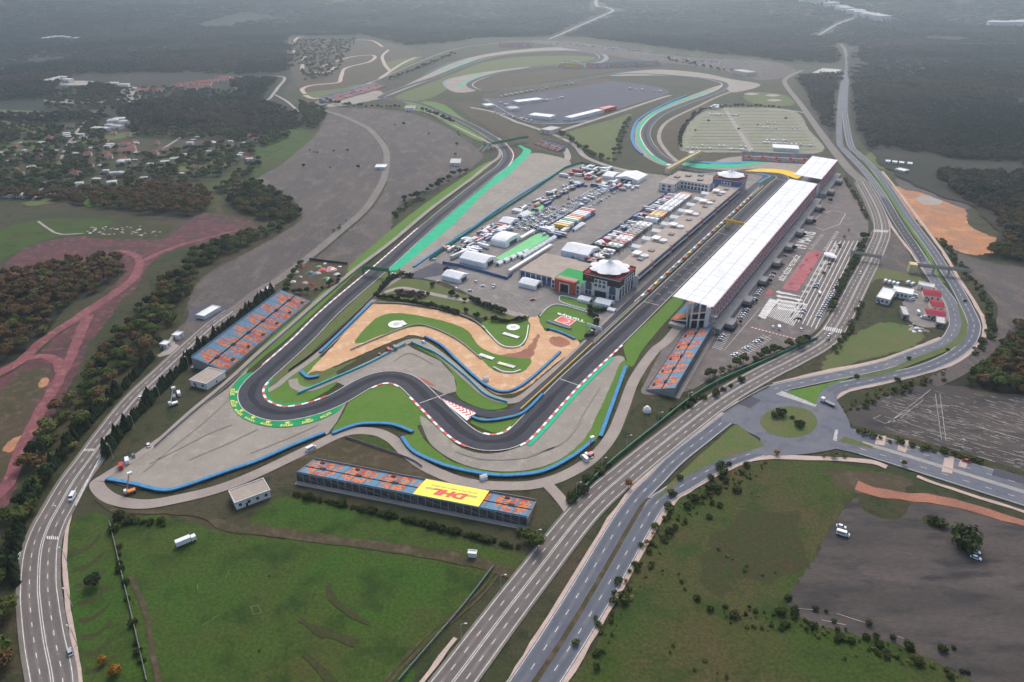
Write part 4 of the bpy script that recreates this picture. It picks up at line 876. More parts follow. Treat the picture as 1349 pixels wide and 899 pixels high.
# hospitality terraces on the roof: white canopy with a grey ring desk
def canopy(x, kind):
    q = MB(); q.box(x-4,x+5,14,21,11.2,11.5); 
    cn = q.build('roof_canopy', M['white'], rt)
    q = MB(); q.cone((x+.5,10.5),4,4,8.6,10.3,0,14); q.build('roof_kiosk', M['whitewall'], cn)
    for a in (x-3.8,x+4.8):
        for b in (14.2,20.8): q = MB(); q.bar((a,b,8.6),(a,b,11.2),.15); q.build('canopy_post', M['steel'], cn)
for i, x in enumerate((38, 84, 130, 176, 222, 268)): canopy(x+12, i)
# tent stars for the two towers
def tent(parent, cx, cy, r, z, n=8):
    q = MB(); k = n*4; prof = ((1.0,0),(.8,.9),(.55,2.0),(.3,3.2),(.12,5.2),(.03,7.4))
    for j, (rr, zz) in enumerate(prof):
        for i in range(k):
            t = 2*math.pi*i/k; c = abs(math.cos(t*n/2)); s = 1 - (.17*(1-c) if j == 0 else .1*(1-c)*(1-j/5)); lift = (.6*c - .3) if j == 0 else 0
            q.v.append((cx+r*rr*s*math.cos(t), cy+r*rr*s*math.sin(t), z+zz+lift))
    for j in range(len(prof)-1):
        for i in range(k):
            a = j*k+i; b = j*k+(i+1)%k; q.f.append((a,b,b+k,a+k)); q.m.append(0)
    o = q.build('tent_canopy', M['white'], parent); o.data.polygons.foreach_set('use_smooth', [True]*len(q.f))
    q = MB()
    for i in range(n):
        t = 2*math.pi*i/n; q.bar((cx+r*.97*math.cos(t),cy+r*.97*math.sin(t),z-2.5),(cx+r*.98*math.cos(t),cy+r*.98*math.sin(t),z+.4),.18)
    q.bar((cx,cy,z-2.5),(cx,cy,z+8),.3); q.build('tent_masts', M['steel'], o)
def arch(q, x0, x1, y, z0, z1, m):   # arched opening facing -x
    pts = [(x0,z0),(x1,z0)] + [((x0+x1)/2+(x1-x0)/2*math.cos(t), z1-(abs(x1-x0))/2*.6+abs(x1-x0)/2*.6*math.sin(t)) for t in [i*math.pi/8 for i in range(9)]]
    q.face([(y, a, b) for a, b in pts], m)
def tower(label, u, v, w, d, h, near):
    t = local('vip_tower', label, 'building', u, v)      # front-right corner; x along, y to the left
    q = MB(); q.box(0,w,0,d,0,h-6.5); q.build('lower_wall', M['whitewall'], t)
    q = MB(); q.box(-.6,w+.6,-.6,d+.6,h-6.5,h-.6); q.build('upper_band', M['black'] if near else M['bluewall'], t)
    q = MB(); q.box(-.9,w+.9,-.9,d+.9,h-.6,h,1,0); q.build('terrace', [M['redterrace'], M['whitewall']], t)
    for a in ((-.95,-.7,-.9,d+.9),(w+.7,w+.95,-.9,d+.9),(-.7,w+.7,-.95,-.75),(-.7,w+.7,d+.75,d+.95)):
        q = MB(); q.box(a[0],a[1],a[2],a[3],h,h+.9); q.build('parapet', M['redterrace'], t)
    tent(t, w/2, d/2, min(w,d)*.55, h+2.6)
    # facade towards the camera (x = 0) : portal arches either side, balcony windows between
    for y in (d*.16, d*.84):
        q = MB(); q.box(-.5,-.02,y-4,y+4,0,h-5.5); fr = q.build('portal_frame', M['whitewall'], t)
        q = MB(); arch(q, y-2.8, y+2.8, -.56, 4.6, h-6.4, 0); q.build('arched_window', M['glass'], fr)
        for s in (-1.5, 1.5):
            q = MB(); q.box(-.6,-.52,y+s-1.2,y+s+1.2,.3,4.2); q.build('door', M['glass'], fr)
    q = MB(); q.box(-1.1,-.62,d*.32,d*.68,h-9.5,h-2.6); pf = q.build('balcony_frame', M['whitewall'], t)
    for r in range(2):
        for c in range(3):
            y = d*.36+c*d*.115; q = MB(); q.box(-1.2,-1.12,y,y+d*.075,h-9+r*3.6,h-6.6+r*3.4); q.build('window_pane', M['glass'], pf)
    q = MB(); q.box(-.5,-.02,d*.34,d*.66,0,5.2); q.build('shop_front', M['dark'], t)
    # facade towards the pit lane (y = 0)
    q = MB(); q.box(w*.3,w*.9,-1.0,-.62,h-8,h-2.5); pf = q.build('balcony_frame', M['whitewall'], t)
    for r in range(2):
        for c in range(4):
            x = w*.34+c*w*.14; q = MB(); q.box(x,x+w*.09,-1.1,-1.02,h-7.6+r*2.7,h-5.7+r*2.6); q.build('window_pane', M['glass'], pf)
    for c in range(5):
        x = w*.08+c*w*.185; q = MB(); q.box(x,x+w*.12,-.1,-.02,.5,h-9); q.build('window_pane', M['glass'], t)
    return t
t1 = tower('white and black tower with red roof terrace under a large star tent', 15, -49, 31, 31, 18, True)
text3('wall_sign', 'F1', (-.75,28.5,14.4), (-.75,23.5,14.4), (-.75,28.8,16.2), 'c_red', t1)
tower('white and blue tower at the far end of the pit building under a star tent', 362, -51, 30, 31, 15, False)
# sign screen and green hoarding beside the tower
rt2 = local('screen_sign', 'tall pale screen standing beside the pit lane at the tower', 'sign', 47, -45.5)
q = MB(); q.box(-.3,.3,0,4,1,11); q.build('screen', M['lamp'], rt2); q = MB(); q.box(-.2,.2,1.5,2.5,0,1); q.build('leg', M['steel'], rt2)
# hall west of the tower
hl = local('welcome_hall', 'low hall with terracotta gateway, green roof terrace and blue glazed wing', 'building', 8, -80.3)
q = MB(); q.box(2,50,0,27,0,8.2,0,1); q.build('wall', [M['whitewall'], M['roofgravel']], hl)
q = MB(); q.box(5,30,-.4,26,8.25,8.5); q.build('green_terrace', M['greenterrace'], hl)
q = MB(); q.box(-1,2,4,9,0,10.8); q.box(-1,2,17,22,0,10.8); q.box(-1,2,9,17,8,10.8); q.build('gateway', M['terracotta'], hl)
q = MB(); q.box(-1.2,-1.02,8.4,9.2,0,8.6); q.box(-1.2,-1.02,16.8,17.6,0,8.6); q.box(-1.2,-1.02,9.2,16.8,7.8,8.6); q.build('gateway_trim', M['whitewall'], hl)
q = MB(); q.box(1.6,1.98,9,17,0,7.8); q.build('gateway_doors', M['dark'], hl)
q = MB(); q.box(2.2,8,4,22,8.55,10.7); q.build('gateway_roof', M['roofgravel'], hl)
for y in (1.2, 24):
    for z in (1, 4.6):
        q = MB(); q.box(1.85,1.98,y,y+1.8,z,z+2.8); q.build('window_pane', M['glass'], hl)
q = MB(); q.box(6,52,27.3,60,0,7.6,0,1); wg = q.build('blue_wing', [M['bluewall'], M['roofgravel']], hl)
for i in range(6):
    y = 28.6+i*5.2; q = MB(); q.box(5.8,5.98,y,y+4,4,6.6); q.build('wing_window', M['glass'], wg)
    q = MB(); q.box(5.75,5.97,y+4.2,y+5,.2,7.2); q.build('wing_pilaster', M['whitewall'], wg)
q = MB(); q.box(5.6,52.2,27.2,60.2,7.65,8.0); q.build('wing_parapet', M['roofgravel'], wg)
# media centre
mc = local('media_centre', 'pale concrete L-shaped media building behind the motorhomes', 'building', 328, -82.5)
q = MB(); q.box(22,62,0,52,0,10,0,1); q.build('wall', [M['whitewall'], M['roofgravel']], mc)
q = MB(); q.box(0,40,36,54,0,9.6,0,1); q.build('side_wing', [M['whitewall'], M['roofgravel']], mc)
for i in range(8):
    for z, h in ((1,3.4),(5.6,2.6)):
        q = MB(); q.box(21.8,21.97,2+i*4.2,4.8+i*4.2,z,z+h); q.build('window_pane', M['glass'], mc)
for x in (6,14,22,30):
    for z in (1.5,5.6):
        q = MB(); q.box(x,x+3,35.8,35.97,z,z+2.4); q.build('window_pane', M['glass'], mc)
for y in (39,46):
    for z in (1.5,5.4):
        q = MB(); q.box(-.15,-.03,y,y+3.6,z,z+2.6); q.build('window_pane', M['glass'], mc)
for x, y in ((30,12),(40,30),(50,18),(28,40)):
    q = MB(); q.box(x,x+7,y,y+6,10,11.6); q.build('roof_plant', M['grey'], mc)
# pit wall, timing stands
pw_ = local('pit_wall', 'long pale pit wall between pit lane and straight', 'wall', -60, -33.6)
q = MB(); q.box(0,470,0,.8,0,1.4); q.build('wall', M['creamsteel'], pw_); q = MB(); q.box(0,470,.9,1.3,1.4,2.6); q.build('rail', M['steel'], pw_)
for i in range(24):
    q = MB(); q.box(88+i*14,93+i*14,-.2,1.6,1.5,3.4); o = q.build('timing_stand', M[['c_white','c_red','c_yellow','c_white','c_orange','c_silver'][i % 6]], pw_)
pb = local('pit_barrier', 'thin yellow and brown wall dividing pit entry from the track', 'wall', -160, -34.2)
q = MB(); q.box(0,99,0,1.0,0,1.2); q.build('wall', M['bannergrey'], pb); q = MB(); q.box(0,99,.3,.7,1.2,1.5); q.build('cap', M['yellowpaint'], pb)
pb = local('pit_separator', 'white railing along the outer side of the pit lane', 'fence', 20, -36.5)
q = MB(); q.box(0,380,0,.5,0,1.2); q.build('rail', M['whitewall'], pb)
# ------------------------------------------------------------------ barriers, walls, fences
def strip(name, label, cat, pts, w, h, m, base=None, top=None, group=None, z=None, smooth=True, posts=0, postm='steel'):
    """continuous wall along a line of photo pixels"""
    wl = path_world(pts, 5, smooth); c = wl[0]; zz = .75 if z is None else z; nn = normals(wl)
    rt = thing(name, label, cat, (c.x, c.y, zz), 0, group)
    def prof(w0, z0, z1, mm, nm):
        q = MB()
        for i, (p, k) in enumerate(zip(wl, nn)):
            a = p-c-k*w0/2; b = p-c+k*w0/2; q.v += [(*a,z0),(*b,z0),(*b,z1),(*a,z1)]
            if i:
                o = 4*i; 
                for f in ((o-4+3,o-4+2,o+2,o+3),(o-4,o-1,o+3,o),(o-3,o+1,o+2,o-2)): q.f.append(f); q.m.append(0)
        n = len(q.v); q.f += [(0,1,2,3),(n-1,n-2,n-3,n-4)]; q.m += [0,0]
        q.build(nm, M[mm], rt)
    if base: prof(w*1.15, 0, h*.45, base, 'base'); prof(w, h*.45, h, m, 'wall')
    else: prof(w, 0, h, m, 'wall')
    if top: prof(w*.5, h, h+.25, top, 'cap')
    if posts:
        pm = MB(); pm.box(-.08,.08,-.08,.08,0,h+.5); pm = pm.mesh('post', [M[postm]])
        for p in resample(wl, posts): link('post', pm, rt, (p.x-c.x, p.y-c.y, 0))
    return rt
T = 'tyre barrier'
for lab, pts, w in (('blue-topped tyre barrier round the big grey runoff by the hairpin', [(141,633),(176,639.5),(214,648),(242,643),(302,622),(340,609),(390,587),(428,572)], 2.0),
    ('blue tyre barrier in front of the grass below the hairpin exit', [(438,573),(462,564),(481,560),(516,561),(544,571)], 2),
    ('curved blue tyre barrier round the grey runoff of the last bend', [(530,578),(540,592),(554,602),(592,617),(642,627),(680,628),(718,622),(756,602),(781,582)], 2),
    ('straight blue tyre barrier between grass and service road by the last bend', [(824,485),(808,530),(791,577)], 2.2),
    ('blue tyre barrier along the lower edge of the dirt circuit', [(560,445),(582,457),(604,478),(627,499),(643,511),(662,518),(683,512),(708,493),(738,465)], 1.6),
    ('blue tyre barrier on the left edge of the dirt circuit', [(422,466),(455,434),(489,401)], 1.8),
    ('short curved blue tyre barrier at the tip of the dirt circuit', [(397,491),(402,496),(408,499),(420,497)], 2.2),
    ('blue tyre barrier below the painted flag', [(721,434),(740,440),(757,448)], 1.4),
    ('blue tyre barrier rounding the gore of the pit entry', [(622,550),(626,553),(640,556),(665,553),(690,545),(715,521)], 1.6),
    ('long grey-blue tyre wall beside the teal painted runoff', [(545,353),(580,329),(620,303),(650,281),(690,255),(725,234),(752,218)], 2),
    ('far blue tyre wall on the outside of the sweeping teal bend', [(846,204),(836,194),(832,178),(842,158),(872,140),(905,126)], 3)):
    strip('tyre_barrier', lab, T, pts, w, 1.3, 'blue', 'tyre')
strip('guard_rail', 'teal rail with short arms along the inner runoff', 'barrier', [(392,520),(440,500),(490,478),(534,454)], .9, 1.3, 'teal_rail', posts=4)
strip('guard_rail', 'teal rail bending along the grass inside the chicane', 'barrier', [(542,452),(560,460),(580,470),(615,498),(640,521),(668,531)], .9, 1.3, 'teal_rail', posts=4)
strip('catch_fence', 'catch fence beside the service road along the back straight', 'fence', [(204,590),(252,547),(300,507),(345,466),(375,440),(420,400),(468,359),(518,321),(570,277),(618,241)], .5, 1.4, 'mesh', posts=12)
strip('catch_fence', 'fence on the infield side of the back straight', 'fence', [(380,490),(418,462),(455,428),(496,388),(520,364)], .4, 1.2, 'tyre', posts=12)
strip('screen_fence', 'tall green screen fence along the paddock edge', 'fence', [(566,344),(600,320),(640,293),(700,254),(744,223),(765,216),(785,220),(808,226)], .5, 2.8, 'greenfence', posts=10, smooth=False)
strip('screen_fence', 'blue screen fence round the broadcast compound', 'fence', [(583,348),(606,352),(640,361),(668,369),(675,363)], .5, 2.4, 'bluefence', smooth=False)
for lab, a, b, v in (('blue hoarding behind the motorhomes, tower end', 60, 190, -122), ('blue hoarding behind the motorhomes, media building end', 195, 330, -122), ('blue hoarding beside the parked trailers', 118, 205, -160), ('grey-blue barrier in front of the parked car rows', 118, 225, -184)):
    p = U(a, v); t = thing('hoarding', lab, 'fence', (*p, UZ), DANG); q = MB(); q.box(0, b-a, 0, .4, 0, 2.2); q.build('panel', M['bluefence'], t)
    pm = MB(); pm.box(-.1,.1,.42,.7,0,2.4); pm = pm.mesh('post', [M['steel']]); [link('post', pm, t, (i*12, 0, 0)) for i in range(int((b-a)/12)+1)]
strip('low_wall', 'pale wall along the top of the dirt circuit', 'wall', [(489,400),(530,401),(580,408),(620,421),(640,436)], .6, 1.1, 'concrete')
strip('low_wall', 'white rail round the grass with the white disc', 'wall', [(636,431),(648,445),(660,456),(672,459),(685,457),(693,447),(696,430)], .6, 1.0, 'kwhite')
strip('low_wall', 'white wall along the inner edge of the dirt circuit', 'wall', [(462,462),(500,446),(536,432),(560,430),(600,447),(634,474)], .6, 1.0, 'concrete')
strip('low_wall', 'white rail on the tip of the grass bank by the dirt bend', 'wall', [(650,485),(662,491),(676,492),(686,489)], .6, 1.0, 'kwhite')
strip('dotted_rail', 'white dotted rail round the painted flag lawn', 'fence', [(711,418),(724,405),(740,403),(778,414)], .5, .8, 'kwhite', posts=4); strip('dotted_rail', 'white rail round the small lawn before the tower', 'fence', [(772,409),(744,401),(737,396),(742,391),(778,401)], .5, .8, 'kwhite', posts=4)
strip('road_fence', 'dark green fence along the four-lane road by the last bend', 'fence', [(1076,447),(1010,476),(930,513),(860,566),(800,615),(756,660)], .4, 2.0, 'greensteel', posts=9)
strip('meadow_fence', 'grey fence on the left edge of the lower meadow', 'fence', [(145,690),(158,745),(176,820),(194,899)], .25, 1.3, 'mesh', posts=5)
strip('meadow_fence', 'grey fence on the right edge of the lower meadow', 'fence', [(650,748),(610,800),(560,858),(525,899)], .25, 1.3, 'mesh', posts=5)
strip('meadow_fence', 'thin fence climbing the bank behind the banner stand', 'fence', [(455,577),(500,592),(540,606),(556,616)], .15, 1.2, 'mesh', posts=6)
strip('guard_rail', 'white guard rail beside the left four-lane road', 'barrier', [(134,602),(122,624),(100,668)], .4, .9, 'kwhite', posts=4)
strip('guard_rail', 'concrete barrier near the roundabout entry', 'barrier', [(952,544),(985,524),(1012,510)], .5, .9, 'concrete')
strip('timber_terrace', 'low brown timber row below the painted flag', 'wall', [(721,424),(738,430),(752,434)], 3, .8, 'seatgrey', smooth=False)
strip('low_wall', 'dark wall of the scrap yard', 'wall', [(408,343),(430,346),(458,349)], .5, 2.2, 'tyre', smooth=False)
strip('guard_rail', 'far pale guard rail of the dark compound', 'barrier', [(640,132),(690,160),(740,164),(776,160)], .6, 1.2, 'kwhite', posts=9)
# ------------------------------------------------------------------ bridges and gantries (ends given in pixels at deck height)
def bridge(name, label, cat, A, B, z, w, h, m, rail=None, legs=((0,),(1,)), legm=None, arch_m=None):
    a, b = P(*A, z), P(*B, z); L = (b-a).length; rt = thing(name, label, cat, (a.x, a.y, 0), math.atan2(b.y-a.y, b.x-a.x))
    q = MB(); q.box(0, L, -w/2, w/2, z-h, z); q.build('deck', M[m], rt)
    for s in (-1, 1):
        q = MB(); q.box(0, L, s*w/2-.1, s*w/2+.1, z+.01, z+1.1); q.build('railing', M[rail or m], rt)
    for (t,) in legs:
        for s in (-1, 1):
            q = MB(); q.box(L*t-.4, L*t+.4, s*w*.38-.35, s*w*.38+.35, 0, z-h); q.build('leg', M[legm or m], rt)
    return rt, L
bridge('gantry', 'green steel gantry across the back straight', 'gantry', (478,352), (512,356), 7, 2.2, 1.4, 'greensteel')
rt, L = bridge('footbridge', 'green footbridge with white legs at the far bend of the back straight', 'bridge', (638,191), (695,180), 8, 4, 1.6, 'greensteel', legm='whitewall', legs=((.08,),(.45,),(.95,)))
for s in (-1, 1): q = MB(); q.bar((-8,s*5,0),(8,s*2,10),.8,0,4); q.bar((20,s*5,0),(8,s*2,10),.8,0,4); q.build('white_frame', M['whitewall'], rt)
rt, L = bridge('footbridge', 'cream covered footbridge near the media building', 'bridge', (880,222), (923,199), 11, 5, 3, 'creamsteel', legs=((.04,),(.6,),(.97,)))
q = MB(); q.box(L*.12,L*.2,3,9,0,11); q.build('stair_tower', M['whitewall'], rt); q = MB(); q.box(L*.8,L*.88,3,9,0,12); q.build('stair_tower', M['whitewall'], rt)
rt, L = bridge('footbridge', 'white arched bridge with a yellow deck on the far loop', 'bridge', (738,83), (771,85), 10, 8, 4, 'yellowpaint', rail='whitewall', legs=((.02,),(.98,)), legm='whitewall')
for s in (-1, 1):
    q = MB(); pts = [(L*(-.06+1.12*i/12), s*5, 1+16*math.sin(math.pi*i/12)) for i in range(13)]; [q.bar(p, r, 1.2, 0, 5) for p, r in zip(pts, pts[1:])]; q.build('arch', M['whitewall'], rt)
bridge('gantry', 'yellow start gantry over the start straight', 'gantry', (957,290), (992,298), 8, 2, 1.2, 'yellowpaint', legs=((.02,),(.98,)))
bridge('footbridge', 'grey footbridge over the four-lane road by the stand car park', 'bridge', (1121,332), (1162,339), 6.5, 3, 1, 'concrete', legs=((.03,),(.97,)))
rt, L = bridge('footbridge', 'long grey footbridge over the dual carriageway', 'bridge', (1208,349), (1281,357), 7, 3.2, 1.2, 'concrete', legs=((.32,),(.6,),(.95,)))
q = MB(); q.box(-6,0,-4,3,0,8); q.build('lift_tower', M['creamsteel'], rt)
# ------------------------------------------------------------------ small buildings from three ground corners
def bld(name, label, A, B, C, h, wallm='whitewall', roofm='roofgravel', win=0, pitch=None, door=True, cat='building', group=None):
    a, b, c = P(*A), P(*B), P(*C); L = (b-a).length; ex = (b-a).normalized(); ey = Vector((-ex.y, ex.x)); Wd = (c-b).dot(ey)
    rt = thing(name, label, cat, (a.x, a.y, gz((a.x+c.x)/2, (a.y+c.y)/2)), math.atan2(ex.y, ex.x), group)
    y0, y1 = min(0, Wd), max(0, Wd); q = MB(); q.box(0, L, y0, y1, 0, h); wl = q.build('wall', M[wallm], rt)
    if pitch: q = MB(); q.gable(-.4, L+.4, y0-.4, y1+.4, h+.01, h+pitch); q.build('roof', M[roofm], rt)
    else:
        q = MB(); q.box(-.3, L+.3, y0-.3, y1+.3, h+.01, h+.25); rf = q.build('roof', M[roofm], rt)
        for xa, xb, ya, yb in ((-.35,L+.35,y0-.35,y0),(-.35,L+.35,y1,y1+.35),(-.35,0,y0,y1),(L,L+.35,y0,y1)): q = MB(); q.box(xa,xb,ya,yb,h+.26,h+.7); q.build('parapet', M[wallm], rf)
    for i in range(win):
        x = L*(i+.5)/win; q = MB(); q.box(x-.7, x+.7, y0-.08, y0-.02, h*.35, h*.75); q.build('window', M['glass'], rt)
    if door: q = MB(); q.box(L*.3-.5, L*.3+.5, y0-.1, y0-.03, 0, 2.1); q.build('door', M['dark'], rt); q = MB(); q.box(L+.03, L+.1, (y0+y1)/2-.6, (y0+y1)/2+.6, 1, 2.2); q.build('window', M['glass'], rt)
    return rt
bld('service_building', 'white flat-roofed service block beside the hairpin stand', (252,508.5), (273.5,514), (292,496), 4.2, win=2)
bld('service_building', 'white flat-roofed block beside the banner stand', (312,672), (357,655), (348,640), 4.2, win=4)
bld('marquee', 'white slab-like marquee on the dark tarmac beside the road', (259.6,419.5), (270,421.5), (281,407), 2.6, roofm='white', door=False, cat='tent')
bld('shed', 'white cabin on the pale pad beside the left road, upper one', (228,447), (236,448), (240,443), 3, roofm='white'); bld('shed', 'white cabin on the pale pad beside the left road, lower one', (212,459), (220,460), (224,455), 3, roofm='white')
bld('depot', 'white L-shaped depot building, long wing', (1174,391), (1200,396), (1203,389), 4.5, roofm='white', win=5)
bld('depot', 'white L-shaped depot building, square wing', (1153,399), (1170,403), (1175,389), 4.6, roofm='white', win=3)
bld('shed', 'long white box shed above the maroon roofs', (1208,381), (1228,385), (1229,380.5), 3.5, roofm='paleroof')
bld('workshop', 'workshop with maroon sheet roof beside the dual carriageway, larger one', (1216,396), (1238,399), (1235,390), 4.5, 'wallcream', 'maroonroof', 3, 1.5)
bld('workshop', 'workshop with maroon sheet roof, inner part', (1226,411), (1242,413), (1240,404), 4.5, 'wallcream', 'maroonroof', 2, 1.5)
bld('workshop', 'workshop with maroon sheet roof, lower strip', (1220,421), (1244,424), (1243,416), 4, 'wallcream', 'maroonroof', 4, 1.2)
bld('shed', 'pale blue-grey shed below the maroon roofs', (1232,431), (1243,433), (1243,424), 3.4, 'grey', 'paleroof', 1)
bld('shed', 'pale shed in the yard beside the L-shaped depot', (1188,421), (1196,422), (1198,411), 3.6, 'grey', 'paleroof', 1)
bld('pump_house', 'pale low block at the junction before the dark compound', (712,176), (725,178), (727,172), 6, 'wallcream', 'paleroof', 2)
bld('pavilion', 'white long marquee on the dark compound', (752,160), (796,149), (794,146), 5, roofm='white', door=False, cat='tent')
bld('pavilion', 'white marquee on the left of the dark compound', (696,156), (724,159), (724,155), 5, roofm='white', door=False, cat='tent')
bld('pavilion', 'red-roofed hospitality marquee on the dark compound', (796,149), (812,145), (810,142), 6, 'c_red', 'c_red', door=False, cat='tent')
bld('shed', 'long pale row of huts on the dark compound', (683,138), (716,134), (715,131), 4, roofm='white', door=False)
bld('shed', 'white hut beside the far compound gate', (641,143), (652,142), (652,139), 4, roofm='white'); bld('shed', 'grey hut beside the dark compound trucks', (672,147), (685,146), (685,143), 4, roofm='paleroof')
bld('pavilion', 'white long tent above the stand at the yellow corner', (1018,199), (1052,201), (1052,196), 4, roofm='white', door=False, cat='tent')
bld('gatehouse', 'cream block by the far tarmac field', (983,101), (996,100), (996,95), 8, 'wallcream', 'paleroof', 2)
bld('gatehouse', 'white building at the far end of the dual carriageway', (1070,99), (1096,101), (1096,94), 5, 'whitewall', 'paleroof', 3)
bld('shed', 'white hut at the top of the gravel car park', (934,144), (944,145), (944,141), 4, roofm='white')
bld('hut', 'low pale hut beside the curved road through the tarmac fields', (494,224), (508,224), (507,220), 3, roofm='white')
bld('hut', 'pale hut among bushes on the tarmac field', (593,219), (606,219), (608,213), 3.5, roofm='paleroof')
bld('hut', 'white block at the bend below the far hairpin', (533,147), (545,147), (545,143), 5, roofm='concrete')
bld('gate_booth', 'white gate booth at the fork by the scrap yard', (350,386), (357,387), (359,383), 3.2, roofm='white')
for i, (x, y) in enumerate(((1166,216),(1175,217),(1184,218),(1195,219))): bld('hut', 'white cabin in the row beyond the dual carriageway', (x,y), (x+6,y+.6), (x+6.5,y-1.5), 3, roofm='white', group='white cabins beyond the dual carriageway')
bld('hut', 'longer white cabin below the cabin row', (1178,226), (1190,229), (1191,226), 3, roofm='white'); bld('shed', 'container beside the meadow path', (617,735), (627,736), (627,732), 2.4, roofm='c_white', door=False)
# ------------------------------------------------------------------ village houses
def house_proto(name, w, d, h, r, roofm, wallm):
    root = thing(name, 'x', 'house'); q = MB(); q.box(0-w/2,w/2,-d/2,d/2,0,h); ks = [q.build('wall', M[wallm], root)]
    q = MB(); q.hip(-w/2-.5,w/2+.5,-d/2-.5,d/2+.5,h+.01,h+r,d*.45); rf = q.build('roof', M[roofm], root); ks.append(rf)
    for x in (-w*.28, w*.05, w*.3):
        q = MB(); q.box(x-.6,x+.6,-d/2-.07,-d/2-.01,1.0,2.3); ks.append(q.build('window', M['glass'], root))
    q = MB(); q.box(w*.15-.5,w*.15+.5,-d/2-.08,-d/2-.01,0,2.1); ks.append(q.build('door', M['dark'], root))
    q = MB(); q.box(-w*.2,-w*.2+.8,.5,1.3,h+.4,h+r+.9); ks.append(q.build('chimney', M['wallcream'], root))
    return root, ks
HP = {'red': house_proto('house', 13, 10, 5.5, 3, 'redroof', 'wallcream'), 'white': house_proto('house', 14, 10, 5, 1.2, 'paleroof', 'whitewall'), 'long': house_proto('house', 26, 10, 5, 2.2, 'redroof', 'wallcream'), 'shed': house_proto('house', 12, 7, 3.4, 1, 'paleroof', 'grey')}
HL = {'red': 'small red-roofed house among the village trees', 'white': 'white house with pale roof among the village trees', 'long': 'long red-roofed house in the village', 'shed': 'low grey shed among the village gardens'}
HS = dict(red=[(28,230),(120,220),(104,230),(176,220),(116,206),(140,204),(160,200),(174,196),(178,188),(140,187),(66,184),(208,190),(268,192),(330,180),(336,186),(100,231),(150,178),(216,208)],
    white=[(42,223),(12,260),(30,260),(70,258),(160,214),(198,218),(160,230),(150,230),(106,180),(110,184),(33,200),(24,206),(88,178),(180,190),(142,195),(122,197),(304,188),(280,191),(230,212),(218,216),(246,206),(148,243),(105,244),(110,248)],
    long=[(72,185),(170,200),(164,192),(226,198),(258,222)], shed=[(92,182),(54,200),(74,200),(178,212),(100,204),(190,236),(240,230),(252,204),(270,190),(134,220),(60,206),(128,238)])
rr = random.Random(11); used = set()
for _k, _n in (('red',12),('white',14),('shed',10)):
    for _ in range(_n):
        _x = rr.uniform(-10,330); HS[_k].append((_x, rr.uniform(176,236) if _x < 200 else rr.uniform(176,212)))
def put(kind, x, y, label, group, sc=1, rz=None):
    root, ks = HP[kind]; p = P(x, y); rz = rr.uniform(-.5, .5) if rz is None else rz
    if kind not in used:
        used.add(kind); root.location = (p.x, p.y, gz(p.x, p.y)); root.rotation_euler.z = rz; root.scale = (sc,)*3; o = root; o['label'] = label
    else: o = copy_tree(root, ks, (p.x, p.y, gz(p.x, p.y)), rz, sc, label)
    o['group'] = group
for k, l in HS.items():
    for x, y in l:
        w = ' beside the straight village lane' if 76 < x < 126 and y < 215 else ' on the side of the brown tree belt' if y > 226 else ' near the cluster of white villas' if x > 126 and y < 192 and x < 200 else ' toward the tarmac fields' if x > 225 else ' in the gardens at the open end of the village' if x < 76 else ' in the middle of the village'
        put(k, x, y, HL[k].replace(' among the village trees','').replace(' in the village','').replace(' among the village gardens','') + w, 'houses of the village', rr.uniform(.5, .8))
for x, y, s in ((150,163,1.2),(158,161,1.3),(166,164,1.2),(146,168,1),(128,172,1),(156,170,1.1),(140,172,.9)): put('white', x, y, 'white villa with pale roof in the cluster above the village', 'villas above the village', s)
for x, y in ((188,121),(194,122),(200,120),(206,121),(232,116),(240,114),(248,113),(256,112),(264,110),(272,111),(280,109),(288,108),(260,117),(270,115),(296,104),(302,107),(308,110),(252,119)): put('long', x, y, 'long maroon-roofed housing block in the far estate', 'housing estate with red roofs', 1.0, rr.uniform(-.2,.2))
for x, y in ((60,53),(67,52),(74,51),(82,51),(90,52),(101,53),(74,108),(82,106),(90,109),(66,110),(150,114),(164,116)): put('white', x, y, 'pale distant house on the wooded hillside', 'houses on the far hillside', 1.5)
for i in range(16): put('white', 1060 + i*7.2 + rr.uniform(-3,3), 3 + rr.uniform(0,4), 'pale distant building at the foot of the far hills', 'buildings of the far town', 4)
for i in range(8): put('white', 1318 + i*6 + rr.uniform(-2,2), 7 + rr.uniform(0,4), 'pale distant building at the foot of the far hills', 'buildings of the far town', 4)
# ------------------------------------------------------------------ vehicles
CARM = {}
def car_shell(q, L, w, h, m, g, van=False):
    """lofted car: sills, bonnet, cabin; m = paint slot, g = glass slot"""
    hw = w/2; b = h*.56
    if van: secs = [(-L/2,.9,.92),(-L/2+.15,1,1),(L/2-1.5,1,1),(L/2-.75,.92,.62),(L/2-.1,.9,.5),(L/2,.85,.4)]
    else: secs = [(-L/2,.85,.5),(-L/2+.2,.95,.58),(L/2-1.0,.97,.58),(L/2-.2,.93,.5),(L/2,.8,.42)]
    n0 = len(q.v)
    for x, s, t in secs:
        q.v += [(x,-hw*s,.28),(x,-hw*s,h*t*.8),(x,-hw*s*.92,h*t),(x,hw*s*.92,h*t),(x,hw*s,h*t*.8),(x,hw*s,.28)]
    for i in range(len(secs)-1):
        for j in range(5):
            a = n0+i*6+j; q.f.append((a,a+6,a+7,a+1)); q.m.append(g if van and i >= 2 and i < 3 and j in (1,2,3) else m)
    q.f.append(tuple(n0+j for j in range(6))); q.m.append(m); k = n0+(len(secs)-1)*6; q.f.append(tuple(k+5-j for j in range(6))); q.m.append(m)
